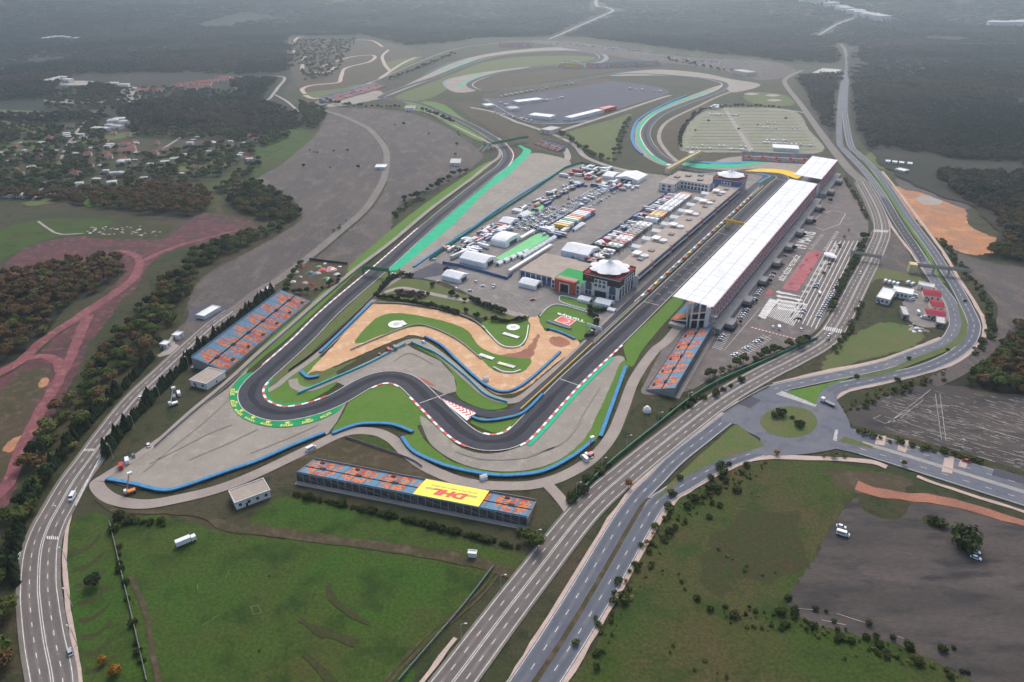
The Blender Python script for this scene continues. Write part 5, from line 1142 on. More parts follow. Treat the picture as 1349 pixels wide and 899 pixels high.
def cabin(q, L, w, h, m, g):
    z0 = h*.57; x0, x1, x2, x3 = -L*.42, -L*.28, L*.1, L*.28; hw = w/2*.93; tw = w/2*.74; n = len(q.v)
    q.v += [(x0,-hw,z0),(x3,-hw,z0),(x3,hw,z0),(x0,hw,z0),(x1,-tw,h),(x2,-tw,h),(x2,tw,h),(x1,tw,h)]
    for f, k in (((0,1,5,4),g),((1,2,6,5),g),((2,3,7,6),g),((3,0,4,7),g),((4,5,6,7),m)): q.f.append(tuple(n+i for i in f)); q.m.append(k)
def wheel(q, x, y, r, m, s=.2):
    n = len(q.v); k = 10
    for yy in (y-s/2, y+s/2):
        for i in range(k): q.v.append((x+r*math.cos(6.2832*i/k), yy, r+r*math.sin(6.2832*i/k)))
    for i in range(k): j = (i+1)%k; q.f.append((n+i,n+j,n+k+j,n+k+i)); q.m.append(m)
    q.f += [tuple(n+i for i in range(k)), tuple(n+k+i for i in range(k))]; q.m += [m, m]
def vmesh(kind, col):
    key = (kind, col)
    if key in CARM: return CARM[key]
    q = MB(); mats = [M[col], M['glass'], M['tyre'], M['lamp'], M['c_grey']]
    if kind == 'car': L, w, h = 4.5, 1.8, 1.48; car_shell(q, L, w, h, 0, 1); cabin(q, L, w, h, 0, 1); ax = (-1.35, 1.4); r = .33
    elif kind == 'van': L, w, h = 6.0, 2.05, 2.5; car_shell(q, L, w, h, 0, 1, True); ax = (-1.7, 1.9); r = .36; q.box(-2.6,1.0,-1.04,-1.03,1.4,2.0,1); q.box(-2.6,1.0,1.03,1.04,1.4,2.0,1)
    elif kind == 'truck':
        L, w, h = 9, 2.5, 3.4; q.box(-4.5,2.1,-1.25,1.25,1.0,3.5,0); q.box(2.4,4.4,-1.2,1.2,.5,2.9,0); q.box(4.38,4.45,-1.05,1.05,1.6,2.6,1); q.box(-4.4,4.2,-.9,.9,.6,.98,4); ax = (-3.4,-2.2,3.4); r = .5
    elif kind == 'flatbed':
        L, w = 9, 2.5; q.box(-4.5,2.0,-1.25,1.25,1.0,1.6,4); q.box(2.4,4.4,-1.2,1.2,.5,2.9,0); q.box(4.38,4.45,-1.05,1.05,1.6,2.6,1); q.box(-4.4,4.2,-.9,.9,.6,.98,4); ax = (-3.4,-2.2,3.4); r = .5
    elif kind == 'home':       # racing motorhome unit
        L, w = 14, 5.6; q.box(-7,7,-2.8,2.8,.4,4.2,0); q.box(6.95,7.05,-2.2,2.2,.6,3.4,1); q.box(-6.5,6.5,-2.6,2.6,4.2,4.4,0); q.box(-4,-2,-1,1,4.4,5.0,3); q.box(2,4.5,-1.4,.6,4.4,4.9,3); q.box(-6.9,6.9,-2.0,2.0,0,.4,4); ax = (); r = .5
    elif kind == 'trailer':
        L, w = 13, 2.6; q.box(-6.5,6.5,-1.3,1.3,1.0,4.0,0); q.box(-6.4,6.4,-1,1,.6,.98,4); ax = (-5,-4,-3,5); r = .5
    for x in ax:
        for s in (-1, 1): wheel(q, x, s*((1.25 if kind in ('truck','flatbed','trailer') else .9)-.08), r, 2)
    CARM[key] = q.mesh(kind, mats); return CARM[key]
NAMES = dict(car='car', van='van', truck='truck', flatbed='truck', home='motorhome', trailer='trailer')
def veh(kind, col, pos, ang, label, group=None, sc=1.0):
    o = link(NAMES[kind], vmesh(kind, col), None, (pos.x, pos.y, gz(pos.x, pos.y)), ang); o.scale = (sc,)*3
    return tag(o, label, NAMES[kind], group)
def dirpx(a, b): p, q = P(*a), P(*b); return math.atan2(q.y-p.y, q.x-p.x)
# the nearest vehicles, with parts
def full_car(kind, col, px, ang, label):
    p = P(*px); rt = thing(NAMES[kind], label, NAMES[kind], (p.x, p.y, gz(p.x, p.y)), ang); van = kind == 'van'
    L, w, h = (6.0,2.05,2.5) if van else (4.5,1.8,1.48); q = MB(); car_shell(q, L, w, h, 0, 1, van); q.build('body', [M[col], M['glass']], rt)
    if not van: q = MB(); cabin(q, L, w, h, 0, 1); q.build('cabin', [M[col], M['glass']], rt)
    else:
        for s in (-1, 1): q = MB(); q.box(-2.6,1.0,s*1.035-.01,s*1.035+.01,1.4,2.0); q.build('side_window', M['glass'], rt)
    for x in ((-1.7,1.9) if van else (-1.35,1.4)):
        for s in (-1, 1): q = MB(); wheel(q, x, s*(w/2-.1), .35, 0); q.build('wheel', M['tyre'], rt)
    for s in (-1, 1): q = MB(); q.box(L/2-.08,L/2+.02,s*w*.32-.15,s*w*.32+.15,.62,.78); q.build('headlight', M['lamp'], rt)
    return rt
full_car('van', 'c_white', (96,657), dirpx((96,657),(77,690)), 'white van driving on the left four-lane road'); full_car('car', 'c_white', (24,734), dirpx((22,745),(26,725)), 'white car on the hedge-side verge of the left road')
full_car('car', 'c_white', (186,525), dirpx((186,525),(200,509)), 'white car on the left road beside the tall hedge'); full_car('van', 'c_white', (410,593), dirpx((403,596),(418,589)), 'white van on the service road behind the banner stand')
full_car('car', 'c_white', (1108,695), dirpx((1098,693),(1116,698)), 'white car beside a minibus on the streaked tarmac'); full_car('van', 'c_white', (1110,705), dirpx((1100,702),(1120,708)), 'white minibus parked on the streaked tarmac')
full_car('car', 'c_white', (1284,728), dirpx((1275,726),(1291,731)), 'white car nearest the round bush on the tarmac'); full_car('car', 'c_white', (1285,736), dirpx((1276,733),(1293,739)), 'white car on the tarmac, second from the round bush')
full_car('car', 'c_red', (1273,609), dirpx((1262,606),(1282,611)), 'red car approaching the roundabout'); full_car('car', 'c_white', (1092,443), dirpx((1092,443),(1084,452)), 'white car on the four-lane road past the stripes'); full_car('car', 'c_black', (1090,449), dirpx((1090,449),(1082,456)), 'black car on the four-lane road past the stripes')
full_car('car', 'c_white', (1133,361), dirpx((1133,361),(1128,372)), 'white car on the four-lane road below the footbridge'); full_car('van', 'c_white', (785,423), DANG, 'white van by the bushes of the painted flag lawn'); full_car('van', 'c_white', (779,440), DANG, 'white van parked beside the white pit-lane board')
full_car('car', 'c_silver', (93,861), dirpx((93,861),(90,850)), 'silver car stopped at the edge of the left road')
veh('flatbed', 'c_white', P(1090,533), dirpx((1096,536),(1085,531)), 'white-cab flatbed truck entering the roundabout'); veh('truck', 'c_white', P(246,716), dirpx((237,719),(254,712)), 'white box truck parked on the lower meadow'); veh('truck', 'c_teal', P(355,388), dirpx((350,391),(360,384)), 'truck at the fork by the scrap yard')
# pit-lane board
p = P(783,430,5); t = thing('signboard', 'long white signboard beside the pit lane', 'sign', (p.x, p.y, .7), dirpx((769,433),(788,439))); q = MB(); q.box(-6.5,6.5,-.2,.2,3.2,5.6); q.build('board', M['kwhite'], t)
for x in (-6, 6): q = MB(); q.box(x-.2,x+.2,-.15,.15,0,3.2); q.build('leg', M['steel'], t)
rr = random.Random(5)
WC = ['c_white']*9 + ['c_silver']*3 + ['c_grey','c_black','c_blue']
CN = dict(c_white='white', c_silver='silver', c_grey='grey', c_black='black', c_blue='blue', c_red='red', c_yellow='yellow', c_orange='orange', c_green='green', c_cream='cream', c_pink='pink', c_teal='teal')
def carrow(us, v, where, group, fill=.9, kinds=('car',), ang=math.pi/2, cols=WC):
    for u in us:
        if rr.random() > fill: continue
        k = rr.choice(kinds); c = rr.choice(cols); veh(k, c, U(u + rr.uniform(-.3,.3), v + rr.uniform(-.4,.4)), DANG + ang + rr.choice((0, math.pi)), f'{CN[c]} {NAMES[k]} {where}', group)
def ar(a, b, s):
    o = []
    while a < b: o.append(a); a += s
    return o
for i, v in enumerate((-214, -207.5, -199, -192.5)): carrow(ar(120 + i*2, 206, 2.7), v, ('parked in the paddock rows nearest the green fence', 'parked in the second pair of paddock rows')[i//2], 'cars in the main paddock rows', .8, ('car','car','car','van'))
for i, v in enumerate((-194, -188)): carrow(ar(216, 300, 2.8), v, 'parked in the double row beside the floodlight mast', 'cars in the double row by the mast', .8, ('car','van'))
carrow(ar(205, 300, 3.4), -176, 'in the sparse row beside the trailers', 'cars in the sparse row', .55); carrow(ar(130, 205, 2.8), -186.5, 'parked along the grey-blue barrier', 'cars along the barrier', .7)
carrow(ar(40, 118, 3.2), -226, 'along the green fence by the big tent', 'vehicles along the green fence', .6, ('car','van')); carrow(ar(150, 300, 4), -238, 'along the green fence past the tents', 'vehicles along the green fence', .4, ('car','van'))
carrow(ar(52, 150, 3.2), 42, 'parked behind the roofed grandstand', 'cars behind the roofed grandstand', .0)
# cars of the stand car park
def pxrow(a, b, n, where, group, fill=.9, across=0.0, cols=WC, kinds=('car',)):
    for i in range(n):
        if rr.random() > fill: continue
        t = i/(n-1); x, y = a[0]+(b[0]-a[0])*t, a[1]+(b[1]-a[1])*t; c = rr.choice(cols); k = rr.choice(kinds)
        veh(k, c, P(x, y), dirpx(a, b) + math.pi/2 + across, f'{CN[c]} {NAMES[k]} {where}', group)
pxrow((976,420), (1005,378), 16, 'in the row behind the roofed grandstand', 'cars behind the roofed grandstand', .95); pxrow((1078,418), (1106,372), 17, 'in the row along the four-lane road hedge', 'cars along the road hedge', .95, cols=['c_white','c_white','c_silver'])
for q, w, k in (((1000,419),'alone on the white painted block','car'), ((1079,388),'driving through the stand car park','van'), ((1018,432),'beside the boom barrier','car'), ((1055,435),'at the car park exit','car'), ((1026,433),'near the boom barrier','van')): veh(k, 'c_white', P(*q), DANG + .3, f'white {k} {w}')
pxrow((1166,372), (1182,376), 4, 'lined up behind the depot', 'vans lined up behind the depot', 1, kinds=('van',), cols=['c_white']); pxrow((1196,374), (1202,376), 2, 'parked between depot and shed', 'vans between depot and shed', 1, kinds=('van',), cols=['c_white'])
for q, w in (((1203,391),'at the corner of the depot'), ((1209,413),'in the depot yard by the shed'), ((1218,420),'beside the lower maroon roof'), ((1201,396),'in front of the depot')): veh('van', 'c_white', P(*q), rr.uniform(0,3), 'white van ' + w)
for a, b, n, f in (((935,152),(972,153),16,.7), ((906,196),(990,199),30,.7), ((925,193),(985,195),20,.4), ((1000,162),(1024,164),8,.5), ((1000,169),(1022,170),9,.8), ((1040,170),(1060,171),7,.6), ((1006,189),(1070,193),22,.8), ((1010,186),(1044,187),12,.7)):
    pxrow(a, b, n, 'in the gravel car park', 'cars in the gravel car park', min(1, f*1.25), cols=['c_white','c_white','c_white','c_silver'], kinds=('car','van'))
for a, b, n in (((692,60),(760,58),16), ((760,60),(860,70),20), ((870,76),(950,83),14), ((880,72),(1000,82),12)): pxrow(a, b, n, 'on the far tarmac field', 'vehicles on the far tarmac field', .8, cols=['c_white','c_silver'], kinds=('van','truck'))
for a, b, n, f in (((660,128),(760,110),16,.8), ((652,150),(700,160),9,.8), ((830,118),(870,122),6,.8), ((660,136),(680,146),4,.7), ((716,134),(740,130),6,.9)): pxrow(a, b, n, 'round the dark compound', 'vehicles round the dark compound', f, cols=['c_white','c_silver','c_white'], kinds=('van','truck'))
for q, w, c in (((636,378),'on the paddock forecourt lines','c_white'), ((650,380),'in the pair on the paddock forecourt','c_white'), ((627,372),'on the paddock forecourt lines','c_white'), ((601,381),'beside the hedge of the forecourt','c_white'), ((619,384),'by the clipped hedge of the forecourt','c_white'), ((577,372),'by the lone white tent','c_silver'), ((609,371),'beside the lone white tent','c_white'), ((518,362),'at the service gate under the gantry','c_white'), ((513,368),'at the service gate by the hedge','c_silver'), ((702,396),'crossing the forecourt before the hall','c_red'), ((651,377),'in the pair on the forecourt','c_white'), ((572,343),'by the blue screen fence','c_white')):
    veh('car', c, P(*q), rr.uniform(0,3), f'{CN[c]} car {w}', 'cars on the paddock forecourt')
for q in ((558,452),(500,468),(512,463),(520,460),(168,609),(176,602),(196,588),(160,616),(230,525),(236,520),(777,602),(770,606),(346,385)):
    c = rr.choice(['c_white','c_white','c_grey','c_red']); veh(rr.choice(['van','car']), c, P(*q), dirpx((0,0),(10,-6)), f'{CN[c]} service vehicle behind the tyre barriers', 'service vehicles behind the barriers')
# motorhomes, trailers
seq = ['c_black','c_white','c_black','c_red','c_white','c_white','c_red','c_black','c_grey','c_grey','c_black','c_grey','c_white','c_white',None,None,'c_white','c_black','c_yellow','c_yellow','c_orange','c_grey','c_white','c_white','c_silver','c_white','c_white','c_white','c_white','c_silver','c_white','c_white','c_white','c_orange']
for i, c in enumerate(seq):
    if not c: continue
    u = 118 + i*6.1; veh('home', c, U(u, -100), DANG - math.pi/2, f'{CN[c]} team motorhome in the long row behind the pits', 'team motorhomes in the long row')
    if rr.random() < .8: veh('trailer', rr.choice(['c_white','c_white','c_silver','c_black','c_red','c_blue']), U(u, -114), DANG - math.pi/2 + rr.uniform(-.06,.06), 'support trailer behind the long row of motorhomes', 'support trailers behind the motorhomes', .8)
for i in range(7): veh('home', ['c_black','c_red','c_black','c_white','c_grey','c_black','c_white'][i], U(76 + i*5.6, -100 - (i % 2)*5), DANG - math.pi/2, f"{['black','red','black','white','grey','black','white'][i]} hospitality unit beside the big white tent", 'hospitality units by the big tent', .8)
for i, c in enumerate(['c_yellow','c_cream','c_white','c_green','c_white','c_cream','c_orange','c_white','c_white','c_white','c_red','c_pink']): veh('trailer', c, U(146 + i*5.6, -170), DANG - math.pi/2, f'{CN[c]} race trailer parked in the fenced row', 'race trailers in the fenced row', 1.25)
for i in range(14): veh('truck', rr.choice(['c_black','c_blue','c_grey','c_silver']), U(212 + i*6, -228 + (i%3)*2), DANG, 'dark lorry in the line beside the green fence', 'dark lorries by the green fence', 1)
for i in range(8): veh('trailer', rr.choice(['c_blue','c_silver','c_white']), U(48 + i*7.5, -214 - (i % 2)*5), DANG, 'blue and silver trailer along the compound edge', 'trailers along the compound edge', .8)
for i in range(34):
    c = rr.choice(['c_white','c_white','c_silver','c_black','c_red','c_grey']); veh(rr.choice(['truck','van','trailer']), c, U(rr.uniform(318,384), rr.uniform(-264,-222)), DANG + rr.choice((0, 1.57)), f'{CN[c]} vehicle crowded in the fenced corner compound', 'vehicles in the corner compound')
for i in range(26):
    c = rr.choice(['c_white','c_white','c_silver','c_blue']); veh(rr.choice(['van','trailer','truck']), c, U(rr.uniform(120,140), rr.uniform(-182,-160)) if i % 2 else U(rr.uniform(86,118), rr.uniform(-222,-208)), DANG + rr.choice((0, 1.57)), f'{CN[c]} service vehicle among the paddock tents', 'service vehicles among the paddock tents')
for i in range(60):
    c = rr.choice(['c_white']*5 + ['c_silver','c_black','c_grey','c_red','c_blue']); k = rr.choice(['van','truck','trailer','car'])
    u, v = rr.choice([(rr.uniform(60,118), rr.uniform(-234,-224)), (rr.uniform(20,60), rr.uniform(-215,-206)), (rr.uniform(200,310), rr.uniform(-236,-218)), (rr.uniform(120,330), rr.uniform(-120,-108)), (rr.uniform(300,335), rr.uniform(-210,-170))])
    veh(k, c, U(u, v), DANG + rr.choice((0, 1.57)) + rr.uniform(-.1,.1), f'{CN[c]} {NAMES[k]} standing among the paddock compounds', 'vehicles among the paddock compounds')
for i in range(70):
    c = rr.choice(['c_white']*6 + ['c_silver','c_black','c_grey','c_red','c_blue','c_orange']); k = rr.choice(['van','truck','trailer'])
    u, v = rr.choice([(rr.uniform(36,120), rr.uniform(-236,-208)), (rr.uniform(125,210), rr.uniform(-237,-217)), (rr.uniform(210,312), rr.uniform(-240,-226)), (rr.uniform(78,118), rr.uniform(-122,-92)), (rr.uniform(316,336), rr.uniform(-215,-160))])
    veh(k, c, U(u, v), DANG + rr.choice((0, 1.57)) + rr.uniform(-.1,.1), f'{CN[c]} {NAMES[k]} packed between the paddock tents and the fence', 'vehicles packed between tents and fence', .85)
for v in (-203, -196): carrow(ar(214, 306, 2.9), v, 'in the rows on the open paddock tarmac', 'cars on the open paddock tarmac', .6)
pxrow((1012,372), (1034,338), 10, 'along the stair blocks of the roofed grandstand', 'cars along the stair blocks', .6); pxrow((1046,432), (1076,376), 16, 'in the middle bay row of the stand car park', 'cars in the middle bay row', .35)
pxrow((946,452), (958,434), 7, 'in the bay row beside the boom barrier', 'cars beside the boom barrier', .4); pxrow((966,470), (1006,446), 12, 'in the bay row along the bank', 'cars along the bank', .4)
# ------------------------------------------------------------------ tents
def tentbox(u0, u1, v0, v1, h, label, ridge='u', group=None, pitch=None, m='white', arched=False):
    p = U((u0+u1)/2, (v0+v1)/2); rt = thing('marquee', label, 'tent', (*p, gz(p.x, p.y)), DANG + (0 if ridge == 'u' else math.pi/2), group)
    a, b = (abs(u1-u0)/2, abs(v1-v0)/2) if ridge == 'u' else (abs(v1-v0)/2, abs(u1-u0)/2); e = h*.62; pitch = pitch or h*.38
    q = MB(); q.box(-a, a, -b, b, 0, e); q.build('wall', M[m], rt)
    q = MB()
    if arched:
        n = 8; pr = [(b*1.02*math.cos(math.pi*i/n), e+pitch*math.sin(math.pi*i/n)) for i in range(n+1)]
        for (y0, z0), (y1, z1) in zip(pr, pr[1:]): q.face([(-a,y0,z0),(a,y0,z0),(a,y1,z1),(-a,y1,z1)])
        q.face([(-a,y,z) for y, z in pr]); q.face([(a,y,z) for y, z in pr])
    else: q.gable(-a-.2, a+.2, -b-.2, b+.2, e+.01, e+pitch)
    q.build('roof', M[m], rt)
    q = MB(); q.box(-a-.06, -a-.01, -b*.5, b*.5, .1, e*.8); q.build('opening', M['dark'] if not arched else M['glass'], rt)
    return rt
tentbox(17,36,-205,-178,8, 'largest white tent behind the blue screen fence', 'v'); tentbox(80,105,-135,-108,9, 'big white tent beside the green roof terrace', 'v'); tentbox(70,97,-206,-189,8, 'pale arched tent hall in the compound', 'v', arched=True)
for q, l, w in (((600,368),'lone white tent beside the grass bank',9), ((699,377),'white tent at the foot of the blue wing',8), ((771,397),'small white tent on the lawn before the tower',5), ((796,402),'white tent beside the tower corner',6.5), ((806,410),'small pink-white booth at the lawn end',3)):
    p = P(*q)-O; tentbox(p.dot(D)-w*.8, p.dot(D)+w*.8, p.dot(N)-w, p.dot(N)+w, w*.75, l, 'v')
for i in range(9): tentbox(128+i*25.5,136+i*25.5,-86,-75,5, 'white pagoda tent behind the pit garages', 'v', 'white tents behind the pit garages')
for i in range(9): tentbox(54+i*7,60+i*7,-163.5,-159,4.5, 'small white booth in the line beside the pale green carpet', 'u', 'white booths beside the carpet')
for i in range(5): tentbox(28+i*9,34+i*9,-174+i*1.5,-169+i*1.5,4, 'small white canopy by the compound gate', 'u', 'white canopies by the compound gate')
p = U(18,-153); t = thing('canopy_walk', 'long narrow white canopy leading to the blue wing', 'canopy', (*p, UZ), DANG); q = MB(); q.box(0,76,-1.6,1.6,3,3.4); q.build('roof', M['white'], t)
for i in range(14):
    for s in (-1.4, 1.4): q = MB(); q.box(i*5.8-.1,i*5.8+.1,s-.1,s+.1,0,3); q.build('post', M['steel'], t)
p = U(95,-187.5); t = thing('canopy_walk', 'white canopy at the end of the pale green carpet', 'canopy', (*p, UZ), DANG); q = MB(); q.box(0,26,-1.8,1.8,3,3.4); q.build('roof', M['white'], t); [(lambda q: (q.box(i*8-.1,i*8+.1,-.1,.1,0,3), q.build('post', M['steel'], t)))(MB()) for i in range(4)]
sheet('green_carpet', [U(42,-183),U(42,-168),U(122,-168),U(122,-184)], M['palecarpet'], .9, smooth=False, world=True); sheet('green_carpet', [U(168,-226),U(168,-219),U(206,-219),U(206,-226)], M['palecarpet'], .9, smooth=False, world=True)
tentbox(340,372,-198,-168,8, 'white flat tent near the far paddock corner', 'u'); tentbox(342,366,-216,-202,6, 'long white tent by the fenced corner compound', 'v'); tentbox(122,140,-230,-216,7, 'white tent beside the green fence', 'v'); tentbox(150,166,-226,-217,6, 'white canopy beside the pale green pad', 'u'); tentbox(100,116,-222,-214,5, 'long white tent roof among the trailers', 'u')
for i in range(8): tentbox(146+i*3,148+i*3,-158-i*.3,-154,3.2, 'tiny white awning along the trailer row', 'u', 'awnings along the trailer row')
for q, l in (((1093,341),'white oval canopy on the stand car park'),):
    p = P(*q); t = thing('canopy', l, 'canopy', (p.x, p.y, UZ), DANG + .8); q = MB(); k = 20
    for z, r in ((3.2,7.5),(4.2,5),(4.6,0.4)): q.v += [(r*math.cos(6.2832*i/k), r*.6*math.sin(6.2832*i/k), z) for i in range(k)]
    for j in range(2):
        for i in range(k): q.f.append((j*k+i, j*k+(i+1)%k, (j+1)*k+(i+1)%k, (j+1)*k+i)); q.m.append(0)
    q.build('roof', M['white'], t)
    for s in (-4, 4): q = MB(); q.bar((s,0,0),(s,0,4),.2); q.build('post', M['steel'], t)
for i in range(22):
    u, v = rr.choice([(rr.uniform(40,118), rr.uniform(-222,-208)), (rr.uniform(120,320), rr.uniform(-121,-112)), (rr.uniform(60,118), rr.uniform(-234,-224)), (rr.uniform(125,145), rr.uniform(-180,-162)), (rr.uniform(300,330), rr.uniform(-205,-170))]); w = rr.uniform(2,4.5)
    tentbox(u-w, u+w, v-w*.8, v+w*.8, rr.uniform(3.4,4.6), 'small white pop-up tent squeezed among the paddock vehicles', rr.choice('uv'), 'small tents among the paddock vehicles')
# round helipad discs and boards on the infield lawns
for q, l, s in (((522,428),'white disc painted board on the long infield lawn',6), ((676,432),'white disc on the small infield lawn',5)):
    p = P(*q); t = thing('ground_sign', l, 'sign', (p.x, p.y, .75), .3); m_ = MB(); m_.cone((0,0),s,s,0,.25,0,20); m_.build('disc', M['kwhite'], t); m_ = MB(); m_.cone((0,0),s*.45,s*.45,.26,.3,0,16); m_.build('emblem', M['c_silver'], t)
for (a, b), l in ((((528,424),(534,429)),'small white board beside the white disc'), (((663,440),(683,446)),'white board laid on the small infield lawn'), (((632,468),(650,474)),'white strip board on the infield lawn by the bend'), (((656,479),(678,485)),'patterned board on the lawn tip by the dirt bend')):
    pa, pb = P(*a), P(*b); L = (pb-pa).length; t = thing('ground_sign', l, 'sign', (pa.x, pa.y, .75), math.atan2(pb.y-pa.y, pb.x-pa.x)); q = MB(); q.box(0,L,-1.6,1.6,.2,.5); q.build('board', M['kwhite' if 'pattern' not in l else 'c_silver'], t); q = MB(); q.box(L*.1,L*.5,-1,1,.51,.55); q.build('print', M['lamp' if 'pattern' not in l else 'letteryellow'], t)
# ------------------------------------------------------------------ cranes and machines
def crane(px, l, c):
    p = P(*px); t = thing('boom_lift', l, 'crane', (p.x, p.y, gz(p.x,p.y)), .6); q = MB(); q.box(-2.6,2.6,-1.2,1.2,.9,1.9); q.build('chassis', M[c], t)
    for x in (-1.8, 1.8):
        for s in (-1.2, 1.2): q = MB(); wheel(q, x, s, .6, 0, .4); q.build('wheel', M['tyre'], t)
    q = MB(); q.bar((-1.5,0,1.8),(2.0,1,11),.35,0,4,.25); q.build('boom', M[c], t); q = MB(); q.box(1.2,3.4,.2,1.8,10.6,11.8); q.build('basket', M['c_white'], t)
    q = MB(); q.box(-2.6,-.8,-1,1,1.92,3); q.build('cab', M['c_white'], t)
crane((172,650), 'orange boom lift behind the blue barrier of the big runoff', 'c_orange'); crane((776,602), 'red boom lift behind the barrier of the last bend', 'c_red'); crane((229,534), 'white lift beside the hedge by the service block', 'c_white')
# flood-light mast, street lamps
p = P(749,263); t = thing('floodlight_mast', 'tall grey floodlight mast on the paddock tarmac', 'mast', (p.x, p.y, gz(p.x,p.y))); q = MB(); q.bar((0,0,0),(0,0,25),.45,0,8,.2); q.build('mast', M['pole'], t); q = MB(); q.cone((0,0),1.6,1.6,24.4,25.2); q.build('lamp_ring', M['lamp'], t); q = MB(); q.box(-1.5,1.5,-1.5,1.5,0,.8); q.build('plinth', M['dark'], t)
pole = MB(); pole.bar((0,0,0),(0,0,9.5),.16,0,6,.09); pole = pole.mesh('pole', [M['pole']]); arm = MB(); arm.bar((0,0,9.4),(1.8,0,9.9),.08); arm = arm.mesh('arm', [M['pole']]); head = MB(); head.box(1.5,2.5,-.22,.22,9.8,10.02); head = head.mesh('lamp_head', [M['lamp']])
LAMPS = [((759,656),0,'by the spur road to the banner stand'),((792,623),0,'between the last bend and the four-lane road'),((825,593),0,'between the last bend and the four-lane road'),((866,562),0,'by the white dish beside the four-lane road'),((905,535),0,'below the narrow orange stand'),((945,510),0,'below the narrow orange stand'),((706,719),0,'at the corner of the banner stand'),((660,780),0,'beside the meadow gate'),((608,845),0,'beside the meadow fence'),((1177,575),2.5,'on the marked tarmac edge'),((1268,600),2.5,'on the marked tarmac edge'),((640,412),0,'by the clipped hedge of the forecourt'),((652,416),0,'by the clipped hedge of the forecourt')]
for q, rz, w in LAMPS:
    p = P(*q); t = thing('street_lamp', 'grey street lamp ' + w, 'street lamp', (p.x, p.y, gz(p.x,p.y)), rz, 'grey street lamps'); link('pole', pole, t); link('arm', arm, t); link('lamp_head', head, t)
for i in range(9):
    q = [(84,690),(90,745),(96,800),(102,850),(150,606),(178,566),(212,528),(250,488),(290,452)][i]; p = P(*q); t = thing('street_lamp', 'street lamp beside the left four-lane road', 'street lamp', (p.x, p.y, gz(p.x,p.y)), 2.6, 'street lamps of the left road'); link('pole', pole, t); link('arm', arm, t); link('lamp_head', head, t)
p = P(852,543); t = thing('dish', 'white dome on the grass beside the four-lane road', 'dish', (p.x, p.y, gz(p.x,p.y))); q = MB(); q.cone((0,0),2.6,2.2,.4,2.4,0,14); q.cone((0,0),2.2,.8,2.4,4,0,14); q.build('dome', M['kwhite'], t); q = MB(); q.box(-2,2,-2,2,0,.4); q.build('base', M['concrete'], t)
for q, l, m_ in (((647,646),'white board on the inner barrier by the banner stand','kwhite'), ((640,502),'white dome-like cabin beside the lower blue barrier','kwhite')):
    p = P(*q) if 'board' not in l else P(637,632); t = thing('cabin', l, 'cabin', (p.x, p.y, gz(p.x,p.y)), .4); q = MB(); q.box(-1.8,1.8,-1.2,1.2,0,2.4); q.build('body', M[m_], t); q = MB(); q.gable(-1.9,1.9,-1.3,1.3,2.41,3.1); q.build('roof', M['lamp'], t)
# scrap yard and depot rubbish: small heaps
sheet('scrap_yard', [(376,372),(392,348),(430,347),(458,352),(452,366),(432,380),(400,384),(380,380)], M['brown'], .8, rough=2.5)
def heap(px, s, m, label, group):
    p = P(*px); q = MB(); k = 9
    for j, (r, z) in enumerate(((1,0),(.75,.5),(.4,.85),(.05,1))):
        q.v += [(r*math.cos(6.2832*i/k)*rr.uniform(.75,1.2)*s, r*math.sin(6.2832*i/k)*rr.uniform(.6,1)*s, z*s*.4*rr.uniform(.8,1.2)) for i in range(k)]
    for j in range(3):
        for i in range(k): q.f.append((j*k+i, j*k+(i+1)%k, (j+1)*k+(i+1)%k, (j+1)*k+i)); q.m.append(0)
    o = q.build('rubble_heap', M[m]); o.location = (p.x, p.y, gz(p.x,p.y)-.05); o.rotation_euler.z = rr.uniform(0,6); tag(o, label, 'heap', group)
for q, s, m_ in (((436,356),6,'c_pink'),((425,356),4,'flagred'),((416,362),5,'c_grey'),((408,360),4,'c_teal'),((398,352),3,'terracotta'),((390,360),4,'concrete'),((420,352),3,'palecarpet'),((444,362),3,'c_white'),((402,374),4,'sidewalk'),((386,372),3,'c_white'),((412,376),3,'redterrace'),((430,368),4,'c_green'),((448,352),2,'c_white'),((428,348),2,'c_white'),((395,366),3,'c_grey')): heap(q, s, m_, 'low heap of scrap in the walled scrap yard', 'scrap heaps in the scrap yard')
for i in range(14): heap((1184+rr.random()*40, 424+rr.random()*14), rr.uniform(.8,2.4), rr.choice(['concrete','c_white','sidewalk','brown']), 'small rubbish heap on the grass below the depot', 'rubbish heaps below the depot')
for i in range(60): heap((115+rr.random()*108, 298+rr.random()*14), rr.uniform(.7,2.2), rr.choice(['concrete','sidewalk','whitewall','brown','concrete']), 'pale rubble heap on the edge of the pink earth', 'rubble heaps by the pink earth')
heap((1220,454), 4, 'c_white', 'white rubbish heap beside the dual carriageway bend', None) if False else None
